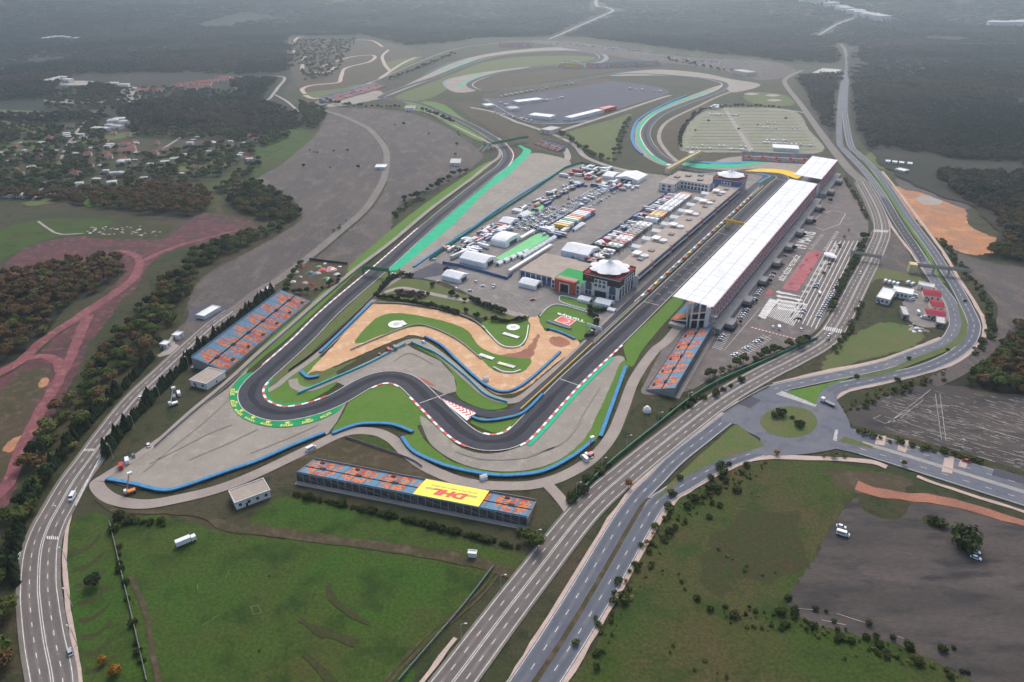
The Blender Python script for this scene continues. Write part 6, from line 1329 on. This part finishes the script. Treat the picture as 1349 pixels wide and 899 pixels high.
# ------------------------------------------------------------------ people in the paddock (tiny figures)
def person_mesh(c1, c2):
    q = MB(); k = 8
    def loft(rings, m):
        n = len(q.v)
        for (x, y, z, rx, ry) in rings: q.v.extend([(x+rx*math.cos(6.2832*i/k), y+ry*math.sin(6.2832*i/k), z) for i in range(k)])
        for j in range(len(rings)-1):
            for i in range(k): q.f.append((n+j*k+i, n+j*k+(i+1)%k, n+(j+1)*k+(i+1)%k, n+(j+1)*k+i)); q.m.append(m)
        q.f.append(tuple(n+(len(rings)-1)*k+i for i in range(k))); q.m.append(m)
    for s in (-1, 1):
        loft([(.12*s,.1*s,0,.06,.13),(.11*s,.06*s,.1,.06,.07),(.1*s,.03*s,.45,.075,.08),(.09*s,0,.86,.1,.11)], 1)
        loft([(.3*s,.05,.78,.04,.05),(.28*s,.02,1.05,.05,.05),(.22*s,0,1.42,.07,.07)], 0)
    loft([(0,0,.82,.18,.13),(0,0,1.1,.17,.12),(0,0,1.4,.22,.13),(0,0,1.5,.1,.08)], 0)
    loft([(0,0,1.48,.06,.06),(0,.01,1.56,.08,.09),(0,.01,1.68,.09,.11),(0,0,1.78,.05,.06)], 2)
    return q.mesh('person', [M[c1], M[c2], M['wallcream']])
PM = [(person_mesh(a, b), w) for a, b, w in (('c_black','c_black','all in black'), ('c_red','c_black','in a red jacket'), ('c_white','c_blue','in a white top'), ('c_blue','c_black','in a blue jacket'))]
for i in range(70):
    me, w = PM[rr.choice((0,0,0,1,2,3))]; p = U(rr.uniform(70,325), rr.gauss(-89.5, 1.2)) if i < 48 else U(rr.uniform(20,330), rr.gauss(-43, 1.5))
    o = link('person', me, None, (p.x, p.y, gz(p.x,p.y)), rr.uniform(0,6)); tag(o, f'person {w} walking ' + ('along the motorhome avenue' if i < 48 else 'in the pit lane'), 'person', 'people in the paddock avenue' if i < 48 else 'people in the pit lane')
# ------------------------------------------------------------------ vegetation
def leafmesh(name, lobes, nq, size, m, seed, trunk=None, cone=None):
    """crown of many leaf-clump faces spread through a few lobes"""
    r = random.Random(seed); q = MB()
    for i in range(nq):
        if cone:
            h, rad = cone; t = r.random()**.75; z = h*(.04+.96*t); rr_ = rad*(1-t**2.2)*math.sqrt(r.uniform(.3,1)); a = r.uniform(0,6.283); c = Vector((rr_*math.cos(a), rr_*math.sin(a), z)); s = size*(.6+.7*(1-t))*r.uniform(.7,1.2)
            n = Vector((math.cos(a), math.sin(a), r.uniform(.1,.9))).normalized()
        else:
            cx, cy, cz, cr = r.choice(lobes); d = Vector((r.gauss(0,1), r.gauss(0,1), r.gauss(0,1))).normalized(); rad = cr*r.uniform(.55,1.05)
            c = Vector((cx, cy, cz)) + Vector((d.x*rad, d.y*rad, d.z*rad*.8)); n = (d + Vector((r.uniform(-.6,.6), r.uniform(-.6,.6), r.uniform(0,.7)))).normalized(); s = size*r.uniform(.6,1.25)
        e = n.cross(Vector((r.uniform(-1,1), r.uniform(-1,1), r.uniform(-1,1)))).normalized(); f = n.cross(e)
        k = r.uniform(.5,.9); q.face([c-e*s*.5, c+f*s*.5*k, c+e*s*.5, c-f*s*.5*k], 0)
    return q.mesh(name, [M[m]])
def trunkmesh(h, r0, limbs, seed):
    r = random.Random(seed); q = MB(); q.bar((0,0,-.3),(.1,0,h*.55),r0,0,6,r0*.7); q.bar((.1,0,h*.55),(0,.1,h),r0*.7,0,5,r0*.25)
    for i in range(limbs):
        a = 6.283*i/limbs + r.random(); z = h*r.uniform(.4,.7); q.bar((0,0,z),(h*.3*math.cos(a),h*.3*math.sin(a),z+h*.28),r0*.4,0,4,r0*.12)
    return q.mesh('trunk', [M['bark']])
def lobes(n, R_, h, seed):
    r = random.Random(seed); o = [(0,0,h,R_*.62)]
    for i in range(n):
        a = 6.283*i/n + r.uniform(-.4,.4); d = R_*r.uniform(.45,.7); o.append((d*math.cos(a), d*math.sin(a), h*r.uniform(.72,1.08), R_*r.uniform(.4,.6)))
    return o
TP = {}
def proto(key, m, R_, h, nq, size, n=3, conif=False):
    TP[key] = []
    for i in range(n):
        cr = leafmesh('crown', lobes(6, R_, h*.62, i*7+1), nq, size, m, i*13+hash(len(key))%7, cone=(h, R_) if conif else None)
        TP[key].append((trunkmesh(h*(.6 if not conif else .4), .22, 4, i), cr))
proto('brown', 'leaf_brown', 4.2, 9.5, 620, 1.35); proto('green', 'leaf_green', 4.0, 8.5, 620, 1.35); proto('olive', 'leaf_olive', 3.6, 7.5, 520, 1.2); proto('yellow', 'leaf_yellow', 3.0, 6.5, 420, 1.1, 2)
proto('pine', 'leaf_dark', 3.8, 9, 620, 1.3); proto('cypress', 'leaf_dark', 1.7, 5.6, 360, 1.0, 3, True); proto('shrub', 'leaf_green', 1.9, 2.6, 170, .9, 3); proto('darkshrub', 'leaf_bush', 2.4, 2.6, 240, .9, 4); proto('purple', 'leaf_purple', 2.2, 3.6, 220, .9, 2); proto('clipped', 'leaf_dark', 1.5, 2.6, 240, .7, 2)
vr = random.Random(21)
def tree(kind, p, label, group, sc=1.0, name=None):
    tm, cm = vr.choice(TP[kind]); s = sc*(vr.uniform(.45,1.15) if 'shrub' in kind else vr.uniform(.6,1.35))
    t = thing(name or {'cypress':'cypress_tree','pine':'pine_tree','shrub':'shrub','darkshrub':'shrub','purple':'shrub','clipped':'hedge_shrub'}.get(kind,'broadleaf_tree'), label, 'shrub' if kind in ('shrub','darkshrub','purple','clipped') else 'tree', (p.x, p.y, gz(p.x,p.y)), vr.uniform(0,6.28), group)
    t.scale = (s, s, s*vr.uniform(.8,1.25)); link('trunk', tm, t); link('crown', cm, t); return t
def scatter(poly, step, jit=.45, seed=1):
    w = [P(*q) for q in poly]; r = random.Random(seed); o = []
    x0, x1 = min(q.x for q in w), max(q.x for q in w); y0, y1 = min(q.y for q in w), max(q.y for q in w); wp = [(q.x, q.y) for q in w]; y = y0
    while y < y1:
        x = x0
        while x < x1:
            a, b = x+r.uniform(-jit,jit)*step, y+r.uniform(-jit,jit)*step
            if inpoly(a, b, wp): o.append(Vector((a, b)))
            x += step
        y += step
    return o
# keep-out strips: roads and paths
KEEP = []
for pts, w in ((WEST[:20],10),(CENTRE,9.5),(NEWL,7),(NERR,7),(NEWR,7),([(-30,680),(0,650),(13,632),(30,589),(50,549),(73,508),(88,481),(101,453),(118,416)],5),([(-40,510),(0,492),(33,472),(56,450),(113,412),(151,387),(176,367),(184,349),(176,336),(151,332)],6),([(78,220),(90,190),(112,160)],5),([(1226,506),(1262,488),(1296,462),(1320,430),(1322,404),(1300,378),(1270,348),(1250,330)],7)):
    KEEP.append((resample(path_world(pts), 5.0), w))
KG = {}
for line, w in KEEP:
    for q in line: KG.setdefault((int(q.x//20), int(q.y//20)), []).append((q, w))
def clear(p, extra=0):
    i, j = int(p.x//20), int(p.y//20)
    return all((p-q).length > w+extra for a in (-1,0,1) for b in (-1,0,1) for q, w in KG.get((i+a, j+b), ()))
def wood(poly, step, mix, label, group, seed, sc=1.0, maxn=300, keep=True):
    pts = [p for p in scatter(poly, step, .45, seed) if not keep or clear(p, 1)]; pts.sort(key=lambda p: p.y); ks = [k for k, n in mix for _ in range(n)]
    for i, p in enumerate(pts):
        k = vr.choice(ks)
        if i < maxn: tree(k, p, label[k] if isinstance(label, dict) else label, group, sc)
        else: LEFT.setdefault(k, []).append(p)
LEFT = {}
wood([(-30,352),(0,366),(92,346),(158,338),(162,358),(130,384),(92,400),(58,442),(20,470),(-30,495)], 8.2, (('brown',5),('green',1),('olive',1)), dict(brown='brown autumn tree in the wood inside the pink track bend', green='green tree in the brown wood inside the pink track bend', olive='olive tree in the brown wood inside the pink track bend'), 'trees of the brown wood', 3, 1.0, 95)
wood([(60,560),(100,520),(140,462),(176,420),(206,380),(228,362),(246,352),(262,350),(254,380),(236,416),(216,446),(204,462),(180,486),(150,520),(120,560),(92,600),(60,640),(30,690),(8,740),(0,690),(30,630)], 8.4, (('green',5),('brown',2),('olive',3),('pine',2)), dict(green='green tree on the strip between pink track and left road', brown='brown autumn tree on the strip between pink track and left road', olive='pale olive tree on the strip between pink track and left road', pine='dark pine on the strip between pink track and left road'), 'trees between pink track and left road', 4, 1.0, 75)
wood([(232,350),(262,332),(300,316),(348,304),(384,292),(376,302),(340,318),(300,338),(262,352)], 8, (('green',3),('olive',1),('pine',1)), 'tree in the belt beside the larger tarmac field', 'trees beside the larger tarmac field', 5, 1.0, 0)
wood([(300,256),(330,240),(350,248),(384,266),(396,284),(380,296),(352,292),(322,282),(300,272)], 7.2, (('pine',3),('green',3),('brown',1)), 'tree in the dark clump at the curved edge of the tarmac field', 'trees at the curved field edge', 6, 1.0, 0)
wood([(-30,262),(30,262),(90,266),(120,274),(180,282),(260,284),(282,270),(268,250),(200,246),(170,254),(120,250),(60,258),(-30,250)], 8.5, (('brown',5),('green',1)), dict(brown='brown autumn tree in the belt below the village', green='green tree in the brown belt below the village'), 'trees of the belt below the village', 7, 1.0, 0)
wood([(1290,424),(1349,432),(1360,520),(1300,512),(1252,502),(1282,482),(1312,456)], 6.5, (('brown',2),('green',2),('darkshrub',2)), dict(brown='brown bushy tree beside the track to the marked tarmac', green='green bushy tree beside the track to the marked tarmac', darkshrub='dark shrub beside the track to the marked tarmac'), 'growth beside the marked tarmac track', 8, 1.0, 24)
wood([(1306,276),(1360,262),(1360,350),(1312,338),(1290,334),(1322,320)], 7.5, (('green',2),('brown',2),('pine',1)), 'tree in the wood above the grey yard', 'trees above the grey yard', 9, 1.0, 0)
wood([(0,780),(-10,740),(20,690),(50,646),(80,606),(92,608),(64,650),(36,700),(22,760),(20,830),(10,899),(-20,899)], 6.5, (('green',2),('pine',2),('brown',1)), 'tree on the outer verge of the left road', 'trees on the outer verge of the left road', 10, 1.0, 14)
# conifer hedges: rows of single trees
def row(kind, pts, step, label, group, sc=1.0, jit=.3, skip=0.0):
    for p in resample(path_world(pts), step):
        if vr.random() < skip: continue
        tree(kind, p + Vector((vr.uniform(-jit,jit), vr.uniform(-jit,jit))), label, group, sc)
row('cypress', [(141,600),(165,568),(200,528),(240,488),(262,466),(300,436),(338,404),(360,388)], 2.3, 'dark conifer in the tall hedge between left road and hairpin stand', 'conifers of the hedge by the hairpin stand', 1.35)
row('cypress', [(30,680),(56,640),(80,606),(110,568),(140,536),(170,506),(202,472)], 2.5, 'dark conifer in the hedge on the outer side of the left road', 'conifers of the outer hedge', 1.3)
row('cypress', [(22,770),(20,740),(30,690)], 3.0, 'dark conifer in the hedge on the outer side of the left road', 'conifers of the outer hedge', 1.3)
row('clipped', [(500,386),(512,372),(520,366)], 1.92, 'clipped dark shrub in the hedge by the service gate', 'clipped hedge by the service gate', 1.38); row('clipped', [(520,366),(536,364),(544,366)], 1.76, 'clipped dark shrub in the hedge below the dark tarmac', 'clipped hedge below the dark tarmac', 1.38)
row('clipped', [(496,392),(520,396),(550,402),(576,406)], 1.76, 'clipped shrub in the hedge above the dirt circuit', 'clipped hedge above the dirt circuit', 1.44); row('clipped', [(580,408),(596,412),(604,415)], 1.76, 'clipped shrub in the short hedge above the dirt circuit', 'short hedge above the dirt circuit', 1.44)
row('clipped', [(620,396),(640,405),(666,414)], 1.60, 'clipped shrub in the hedge edging the forecourt', 'hedge edging the forecourt', 1.44); row('clipped', [(649,423),(670,425),(692,421)], 1.60, 'clipped shrub in the curved hedge below the forecourt', 'curved hedge below the forecourt', 1.38)
row('purple', [(524,387),(545,389),(566,389)], 2.0, 'purple-leaved shrub in the bed on the grass bank', 'purple shrub bed', 1.0, 1.2); row('purple', [(526,390),(545,392),(562,392)], 2.4, 'purple-leaved shrub in the bed on the grass bank', 'purple shrub bed', 1.0, 1.0)
row('clipped', [(776,414),(786,422),(780,440),(772,446)], 1.60, 'clipped shrub round the painted flag lawn', 'shrubs round the flag lawn', 1.25); row('clipped', [(776,408),(790,412),(800,408)], 1.44, 'clipped shrub at the end of the small lawn', 'shrubs of the small lawn', 1.25)
for q in ((570,378),(588,358),(595,390),(602,393),(612,398),(614,412),(628,420),(640,421)): tree('clipped', P(*q), 'single clipped shrub on the grass bank by the forecourt', 'single shrubs by the forecourt', 1.5)
row('darkshrub', [(752,664),(775,638),(796,616),(806,606)], 4, 'dark shrub between the last bend and the four-lane road', 'shrubs by the four-lane road', 1.4, 1.5); row('darkshrub', [(866,556),(880,546),(940,520),(980,502)], 5, 'shrub along the green road fence', 'shrubs along the green road fence', 1.1, 2, .3)
row('green', [(936,500),(960,490),(1004,472),(1040,460),(1056,452)], 7, 'green tree on the bank below the stand car park', 'trees below the stand car park', .7, 2); row('pine', [(1062,450),(1066,447)], 5, 'dark round tree at the car park exit', 'trees at the car park exit', .8)
row('green', [(1094,408),(1106,384),(1118,360),(1130,338),(1140,312)], 6, 'tree in the belt beside the four-lane road and stand car park', 'trees beside the stand car park', .7, 1.5); row('shrub', [(1112,238),(1126,258),(1142,290)], 5, 'shrub between far car park and road', 'shrubs by the far car park', 1.3, 1.5)
for i in range(6): q = ((1092,352),(1085,363),(1098,339),(1106,326),(1112,314),(1118,305))[i]; tree('olive', P(*q), 'small brown-green tree on the car park island strip', 'trees on the car park islands', .5)
for i in range(9): p = U(26+i*45, 46); tree('pine', p, 'dark tree between the stair blocks of the roofed grandstand', 'trees between the stair blocks', .5)
for q, k, s in (((1020,550),'darkshrub',1.3),((1028,547),'darkshrub',1.4),((1043,552),'darkshrub',.9),((1056,560),'darkshrub',1.8),((1052,562),'darkshrub',1.4)): tree(k, P(*q), 'dark shrub on the roundabout island', 'shrubs on the roundabout island', s)
tree('darkshrub', P(1271,717), 'big round dark bush on the streaked tarmac', None, 3.2); tree('darkshrub', P(1266,722), 'lower lobe bush beside the big round bush', None, 2.0); tree('darkshrub', P(1228,688), 'low oval bush on the streaked tarmac', None, 2.4); tree('darkshrub', P(1238,692), 'small bush touching the low oval bush', None, 1.8)
tree('pine', P(124,772), 'single dark tree on the terraced slope', None, .75); tree('yellow', P(136,874), 'orange-leaved tree low on the terraced slope', None, .8); tree('yellow', P(152,888), 'yellow-leaved tree low on the terraced slope', None, .75)
tree('yellow', P(828,643), 'orange bush between four-lane road and pink pavement', None, .7); tree('olive', P(132,524), 'pale yellow-green tree on the strip by the left road', None, 1.0); tree('yellow', P(1023,600), 'yellow tree on the verge below the roundabout', None, .6)
for q in ((1085,602),(1098,602),(1112,603),(1190,614)): tree('olive', P(*q), 'small street tree below the roundabout', 'street trees below the roundabout', .45)
for q in ((860,706),(852,718),(812,793),(824,768)): tree('yellow', P(*q), 'small orange bush along the pink pavement', 'orange bushes along the pink pavement', .45)
row('darkshrub', [(905,652),(930,636),(960,622),(990,612)], 4, 'dark bush in the thicket beside the curved slip road', 'thicket by the slip road', 1.1, 8); row('darkshrub', [(880,690),(910,668),(940,650),(980,640)], 5, 'dark bush in the thicket beside the curved slip road', 'thicket by the slip road', 1.0, 9)
row('shrub', [(806,806),(820,780),(840,745),(870,700),(895,670)], 3.5, 'shrub along the meadow edge beside the pink pavement', 'shrubs beside the pink pavement', 1.0, 6); row('shrub', [(770,870),(785,840),(800,815)], 3.5, 'shrub along the meadow edge beside the pink pavement', 'shrubs beside the pink pavement', .9, 5)
row('darkshrub', [(940,806),(980,812),(1040,816),(1090,828),(1150,850),(1200,868),(1260,895)], 3.2, 'dark shrub in the band below the streaked tarmac', 'shrub band below the tarmac', .8, 8); row('darkshrub', [(1030,800),(1060,812),(1110,830),(1160,846),(1210,862),(1250,882)], 4, 'dark shrub in the band below the streaked tarmac', 'shrub band below the tarmac', .8, 9)
TUS = scatter([(930,800),(1044,808),(1190,852),(1280,898),(1200,880),(1060,836),(960,826)], 3.2, .5, 41) + scatter([(880,690),(905,652),(960,622),(1020,606),(1010,622),(950,650),(910,690)], 3.4, .5, 42) + scatter([(800,820),(870,700),(884,706),(830,800),(790,880),(770,890)], 3.6, .5, 43) + scatter([(1100,542),(1150,514),(1250,486),(1256,492),(1150,528),(1122,546)], 4, .5, 44) + [p for p in scatter([(800,830),(880,700),(1000,640),(1100,640),(1060,760),(1030,820),(1180,870),(1260,910),(780,910)], 6, .5, 31) if noise.noise(Vector((p.x/22, p.y/22, 3))) > .32] + [p for p in scatter([(190,720),(600,760),(520,890),(210,890)], 9, .5, 32) if noise.noise(Vector((p.x/22, p.y/22, 3))) > .4]
row('darkshrub', [(150,684),(175,688),(225,692)], 3.5, 'dark shrub along the path above the lower meadow', 'shrubs above the lower meadow', 1.2, 1.5); row('darkshrub', [(150,690),(158,730),(166,780),(176,830),(186,880)], 5, 'dark shrub along the left meadow fence', 'shrubs along the left meadow fence', 1.0, 1.2, .3)
row('darkshrub', [(388,652),(440,664),(520,682),(600,702),(690,724)], 3.0, 'dark hedge bush behind the banner stand', 'hedge behind the banner stand', 1.0, .6); row('green', [(686,704),(700,716),(708,726)], 5, 'green bush at the corner of the banner stand', 'bushes at the banner stand corner', .7, 2)
row('shrub', [(1130,540),(1160,524),(1200,510),(1240,500)], 4.5, 'shrub on the bank above the marked tarmac', 'shrubs above the marked tarmac', 1.2, 3); row('shrub', [(1130,572),(1180,584),(1220,594),(1260,604),(1290,612)], 4, 'shrub along the road below the marked tarmac', 'shrubs below the marked tarmac', 1.2, 1.5)
row('shrub', [(1240,318),(1260,345),(1288,380),(1302,410),(1302,440),(1280,470)], 4, 'shrub on the bank of the dual carriageway bend', 'shrubs by the carriageway bend', 1.3, 3); row('shrub', [(1100,465),(1110,450),(1124,425),(1140,400)], 5, 'shrub between four-lane road and depot field', 'shrubs by the depot field', 1.2, 2)
for q in ((1271,398),(1197,474),(1248,462),(1128,498),(1182,502)): tree('darkshrub', P(*q), 'dark bush on the central reservation', 'bushes on the central reservation', 1.3)
row('pine', [(530,266),(560,256),(590,238),(612,228)], 7, 'dark tree on the bank above the back straight', 'trees above the back straight', .8, 3); row('shrub', [(520,286),(540,270),(560,262)], 6, 'shrub on the bank above the back straight', 'shrubs above the back straight', 1.6, 4)
row('green', [(378,380),(384,366),(400,346)], 6, 'tree round the scrap yard', 'trees round the scrap yard', .6, 1); row('pine', [(380,386),(400,388),(430,380),(450,368)], 6, 'dark tree round the scrap yard', 'dark trees round the scrap yard', .55, 1.5)
row('pine', [(430,134),(452,140),(480,142),(500,142),(528,143)], 9, 'dark tree behind the far hairpin', 'trees behind the far hairpin', .9, 2); row('pine', [(556,146),(580,156),(600,164)], 9, 'dark tree along the back of the far bend', 'trees along the far bend', .8, 2); row('pine', [(512,106),(540,96),(570,84),(600,72)], 10, 'dark tree along the far perimeter road', 'trees along the far perimeter road', .9, 4, .2)
row('green', [(736,178),(760,192),(790,210),(812,214)], 9, 'tree round the far green field', 'trees round the far green field', .9, 5); row('green', [(812,206),(816,184),(828,158)], 9, 'tree round the far green field', 'trees round the far green field', .8, 4); row('pine', [(896,196),(897,178),(912,156),(930,146),(960,142),(1030,143)], 8, 'dark tree round the gravel car park', 'trees round the gravel car park', .7, 2); row('pine', [(880,80),(930,90),(985,98)], 14, 'dark tree below the far tarmac field', 'trees below the far tarmac field', 1, 5)
for q in ((418,203),(414,202),(440,201),(458,200),(408,199),(435,222),(472,222),(400,222),(520,166),(532,165),(565,178),(603,176),(605,180),(602,192),(600,206)): tree('pine', P(*q), 'lone dark tree on the tarmac fields', 'lone trees on the tarmac fields', .55)
for q in ((933,162),(998,166),(973,172),(1035,158),(916,174)): tree('pine', P(*q), 'lone dark tree in the gravel car park', 'lone trees in the gravel car park', .55)
for q in ((448,298),(456,292),(440,305),(447,303)): tree('olive', P(*q), 'small brown tree beside the road through the tarmac fields', 'roadside trees of the tarmac fields', .45)
# ------------------------------------------------------------------ uncountable woods: instanced
def grove(name, pts, protos, scale, label=None):
    """one object: points with a geometry-nodes instancer"""
    me = bpy.data.meshes.new(name); me.from_pydata([(p.x, p.y, gz_fast(p)) for p in pts], [], [])
    a = me.attributes.new('sc', 'FLOAT', 'POINT'); a.data.foreach_set('value', [scale(p) for p in pts])
    a = me.attributes.new('rot', 'FLOAT', 'POINT'); a.data.foreach_set('value', [vr.uniform(0,6.28) for p in pts])
    ob = link(name, me); ob['kind'] = 'stuff'
    src = bpy.data.collections.new(name + '_source')
    for m_ in protos: src.objects.link(bpy.data.objects.new('leaf_clump', m_))
    ng = bpy.data.node_groups.new(name, 'GeometryNodeTree'); ng.interface.new_socket('Geometry', in_out='INPUT', socket_type='NodeSocketGeometry'); ng.interface.new_socket('Geometry', in_out='OUTPUT', socket_type='NodeSocketGeometry')
    n = ng.nodes; l = ng.links; gi = n.new('NodeGroupInput'); go = n.new('NodeGroupOutput'); ip = n.new('GeometryNodeInstanceOnPoints'); ci = n.new('GeometryNodeCollectionInfo')
    ci.inputs[0].default_value = src; ci.inputs['Separate Children'].default_value = True; ci.inputs['Reset Children'].default_value = True; ip.inputs['Pick Instance'].default_value = True
    a1 = n.new('GeometryNodeInputNamedAttribute'); a1.data_type = 'FLOAT'; a1.inputs[0].default_value = 'sc'; a2 = n.new('GeometryNodeInputNamedAttribute'); a2.data_type = 'FLOAT'; a2.inputs[0].default_value = 'rot'; cx = n.new('ShaderNodeCombineXYZ'); er = n.new('FunctionNodeEulerToRotation')
    l.new(gi.outputs[0], ip.inputs['Points']); l.new(ci.outputs[0], ip.inputs['Instance']); l.new(a1.outputs[0], ip.inputs['Scale']); l.new(a2.outputs[0], cx.inputs[2]); l.new(cx.outputs[0], er.inputs[0]); l.new(er.outputs[0], ip.inputs['Rotation']); l.new(ip.outputs[0], go.inputs[0])
    md = ob.modifiers.new('scatter', 'NODES'); md.node_group = ng
    return ob
def gz_fast(p): return hgt(p.x, p.y) + .1
def clump(seed, R_, n, m, qn=26):
    """a patch of woodland: n uneven crowns"""
    r = random.Random(seed); q = MB()
    for i in range(n):
        a = r.uniform(0,6.283); d = R_*math.sqrt(r.random()); cx, cy = d*math.cos(a), d*math.sin(a); h = r.uniform(5,10); cr = r.uniform(2.6,4.6)
        for j in range(qn):
            d_ = Vector((r.gauss(0,1), r.gauss(0,1), abs(r.gauss(0,1))*.9)).normalized(); c = Vector((cx, cy, h*.55)) + Vector((d_.x*cr, d_.y*cr, d_.z*h*.45))*r.uniform(.6,1.05); nn = (d_ + Vector((r.uniform(-.5,.5), r.uniform(-.5,.5), .3))).normalized()
            e = nn.cross(Vector((r.uniform(-1,1), r.uniform(-1,1), r.uniform(-1,1)))).normalized(); f = nn.cross(e); s = r.uniform(1.5,3)
            q.face([c-e*s*.5, c+f*s*.4, c+e*s*.5, c-f*s*.4])
    return q.mesh('leaf_clump', [M[m]])
FARW = [clump(i, 20, 26, 'leaf_far', 22) for i in range(5)]; MIDW = [clump(40+i, 7, 5, 'leaf_far', 60) for i in range(4)]; VILW = [clump(80+i, 5, 3, 'leaf_village', 60) for i in range(5)]
VILW += [clump(90+i, 3.5, 2, 'leaf_green', 60) for i in range(2)]
FORESTS = [[(-420,-46),(1760,-46),(1760,60),(1128,58),(1112,84),(1040,82),(900,66),(760,48),(640,50),(600,56),(540,60),(480,46),(386,48),(378,96),(300,99),(210,96),(100,98),(0,98),(-420,98)],
    [(-420,98),(90,98),(70,118),(60,128),(0,132),(-420,140)], [(300,102),(372,104),(362,122),(330,132),(312,120)], [(120,112),(160,118),(160,128),(100,128)], [(180,138),(300,128),(360,138),(392,152),(388,170),(340,176),(180,168),(150,150)], [(-420,150),(60,152),(140,150),(140,160),(60,164),(0,160),(-420,172)],
    [(1132,60),(1760,60),(1760,320),(1340,312),(1300,275),(1270,262),(1230,232),(1349,228),(1349,214),(1250,210),(1180,196),(1150,196),(1132,172),(1124,120)], [(1054,102),(1106,96),(1097,130),(1096,176),(1084,160),(1064,124)]]
def infor(x, y): return any(inpoly(x, y, f) for f in FORESTS)
far, mid = [], []
CR = [(resample(path_world(q), 25), w) for q, w in (([(723,52),(756,38),(788,24),(807,15),(798,10),(785,5),(790,-2)],16),([(1078,47),(1100,34),(1127,24)],12),([(1117,86),(1113,66),(1106,58)],10),([(290,102),(340,101),(374,102),(366,116),(352,132)],10),([(384,60),(386,50),(392,48)],8))]
CRP = [(q, w) for line, w in CR for q in line]
def rnd_open(p, x): return noise.noise(Vector((p.x/260, p.y/260, 4.4))) > x
r = random.Random(77)
y = 480.0
while y < 7600:
    st = 10.5 if y < 1000 else 13 if y < 1700 else (25 if y < 3200 else 32 + (y-3200)*.005)
    half = y*.78 + 160; x = -half
    while x < half:
        p = Vector((x + r.uniform(-.5,.5)*st, y + r.uniform(-.5,.5)*st)); a, b = PX(p.x, p.y, hgt(p.x, p.y))
        if -300 < a < 1650 and infor(a, b) and clear(p, 6) and not rnd_open(p, .58) and all((p-q).length > w + (18 if y > 1700 else 8) for q, w in CRP): (mid if y < 1700 else far).append(p)
        x += st
    y += st
grove('far_woodland', far, FARW, lambda p: .8 + .5*noise.noise(Vector((p.x/300, p.y/300, 0))) + (p.y-1700)/9000 )
grove('woodland', mid, MIDW, lambda p: 1.0 + .4*noise.noise(Vector((p.x/120, p.y/120, 0))))
HOUSES = [P(*q) for l in HS.values() for q in l]
vil = []
for p in scatter([(-200,160),(60,166),(130,176),(180,172),(330,178),(390,176),(340,200),(290,232),(230,246),(120,250),(60,252),(-200,250)], 12, .5, 5):
    if not clear(p) or rnd_open(p, .22) or any((p-h).length < 12 for h in HOUSES): continue
    vil.append(p)
for poly, st in (([(340,210),(350,216),(300,250),(276,262),(300,240)], 10), ([(330,176),(380,160),(400,166),(360,180)], 11), ([(394,134),(420,142),(432,150),(412,174),(400,160)], 10), ([(60,128),(160,130),(170,146),(60,146)], 16), ([(384,54),(470,52),(440,100),(400,110)], 22), ([(-200,116),(160,118),(240,118),(320,122),(360,132),(180,142),(60,132),(-200,144)], 15), ([(-60,172),(30,176),(20,184),(-60,186)], 12), ([(100,168),(126,160),(140,174),(120,178)], 10), ([(170,166),(200,172),(300,176),(330,172),(340,182),(240,184),(180,180)], 11)): vil += [p for p in scatter(poly, st, .5, 6)]
grove('village_woodland', vil, VILW, lambda p: .9 + .4*noise.noise(Vector((p.x/60, p.y/60, 0))))
def joined(tm, cm):
    q = MB(); 
    for me, k in ((tm, 1), (cm, 0)):
        n = len(q.v); q.v += [tuple(v.co) for v in me.vertices]; q.f += [tuple(n+i for i in p.vertices) for p in me.polygons]; q.m += [k]*len(me.polygons)
    return q.mesh('leaf_clump', [cm.materials[0], M['bark']])
for k, pts in LEFT.items(): grove({'pine':'pine_wood','darkshrub':'scrub_growth'}.get(k, 'broadleaf_wood'), pts, [joined(*t) for t in TP[k]], lambda p: vr.uniform(.8,1.2))
proto('tuft', 'leaf_olive', 1.9, 2.2, 150, .8, 3)
grove('tussocks', TUS, [t[1] for t in TP['shrub']] + [t[1] for t in TP['tuft']], lambda p: vr.uniform(.12,.6)**1.0)
print('WOODS', len(far), len(mid), len(vil), 'objects', len(COL.objects))
# ------------------------------------------------------------------ settle the ground layers to a few centimetres
KZ = 0.4
for o in list(COL.objects):
    if o.parent or o.type not in ('MESH', 'EMPTY'): continue
    if o.get('kind') == 'structure' and o.name != 'ground' and o.type == 'MESH':
        if len(o.data.vertices) and max(v.co.z for v in o.data.vertices) < 2.5: o.scale.z = KZ
    elif o.get('label') and math.hypot(o.location.x, o.location.y) < 2850 and o.location.z < 2: o.location.z *= KZ
for n_ in ('boom_barrier',):
    if n_ in COL.objects: COL.objects[n_].scale.z = KZ
# ------------------------------------------------------------------ haze
hm = bpy.data.materials.new('haze'); hm.use_nodes = True; hn = hm.node_tree; hn.nodes.clear()
ho = hn.nodes.new('ShaderNodeOutputMaterial'); hv = hn.nodes.new('ShaderNodeVolumePrincipled')
hv.inputs['Color'].default_value = (.72, .86, 1, 1); hv.inputs['Density'].default_value = 0.000128; hv.inputs['Anisotropy'].default_value = 0.72
hn.links.new(hv.outputs[0], ho.inputs['Volume'])
q = MB(); q.box(-8600, 8600, -1000, 9200, -2, 262); tag(q.build('haze', hm), kind='stuff')
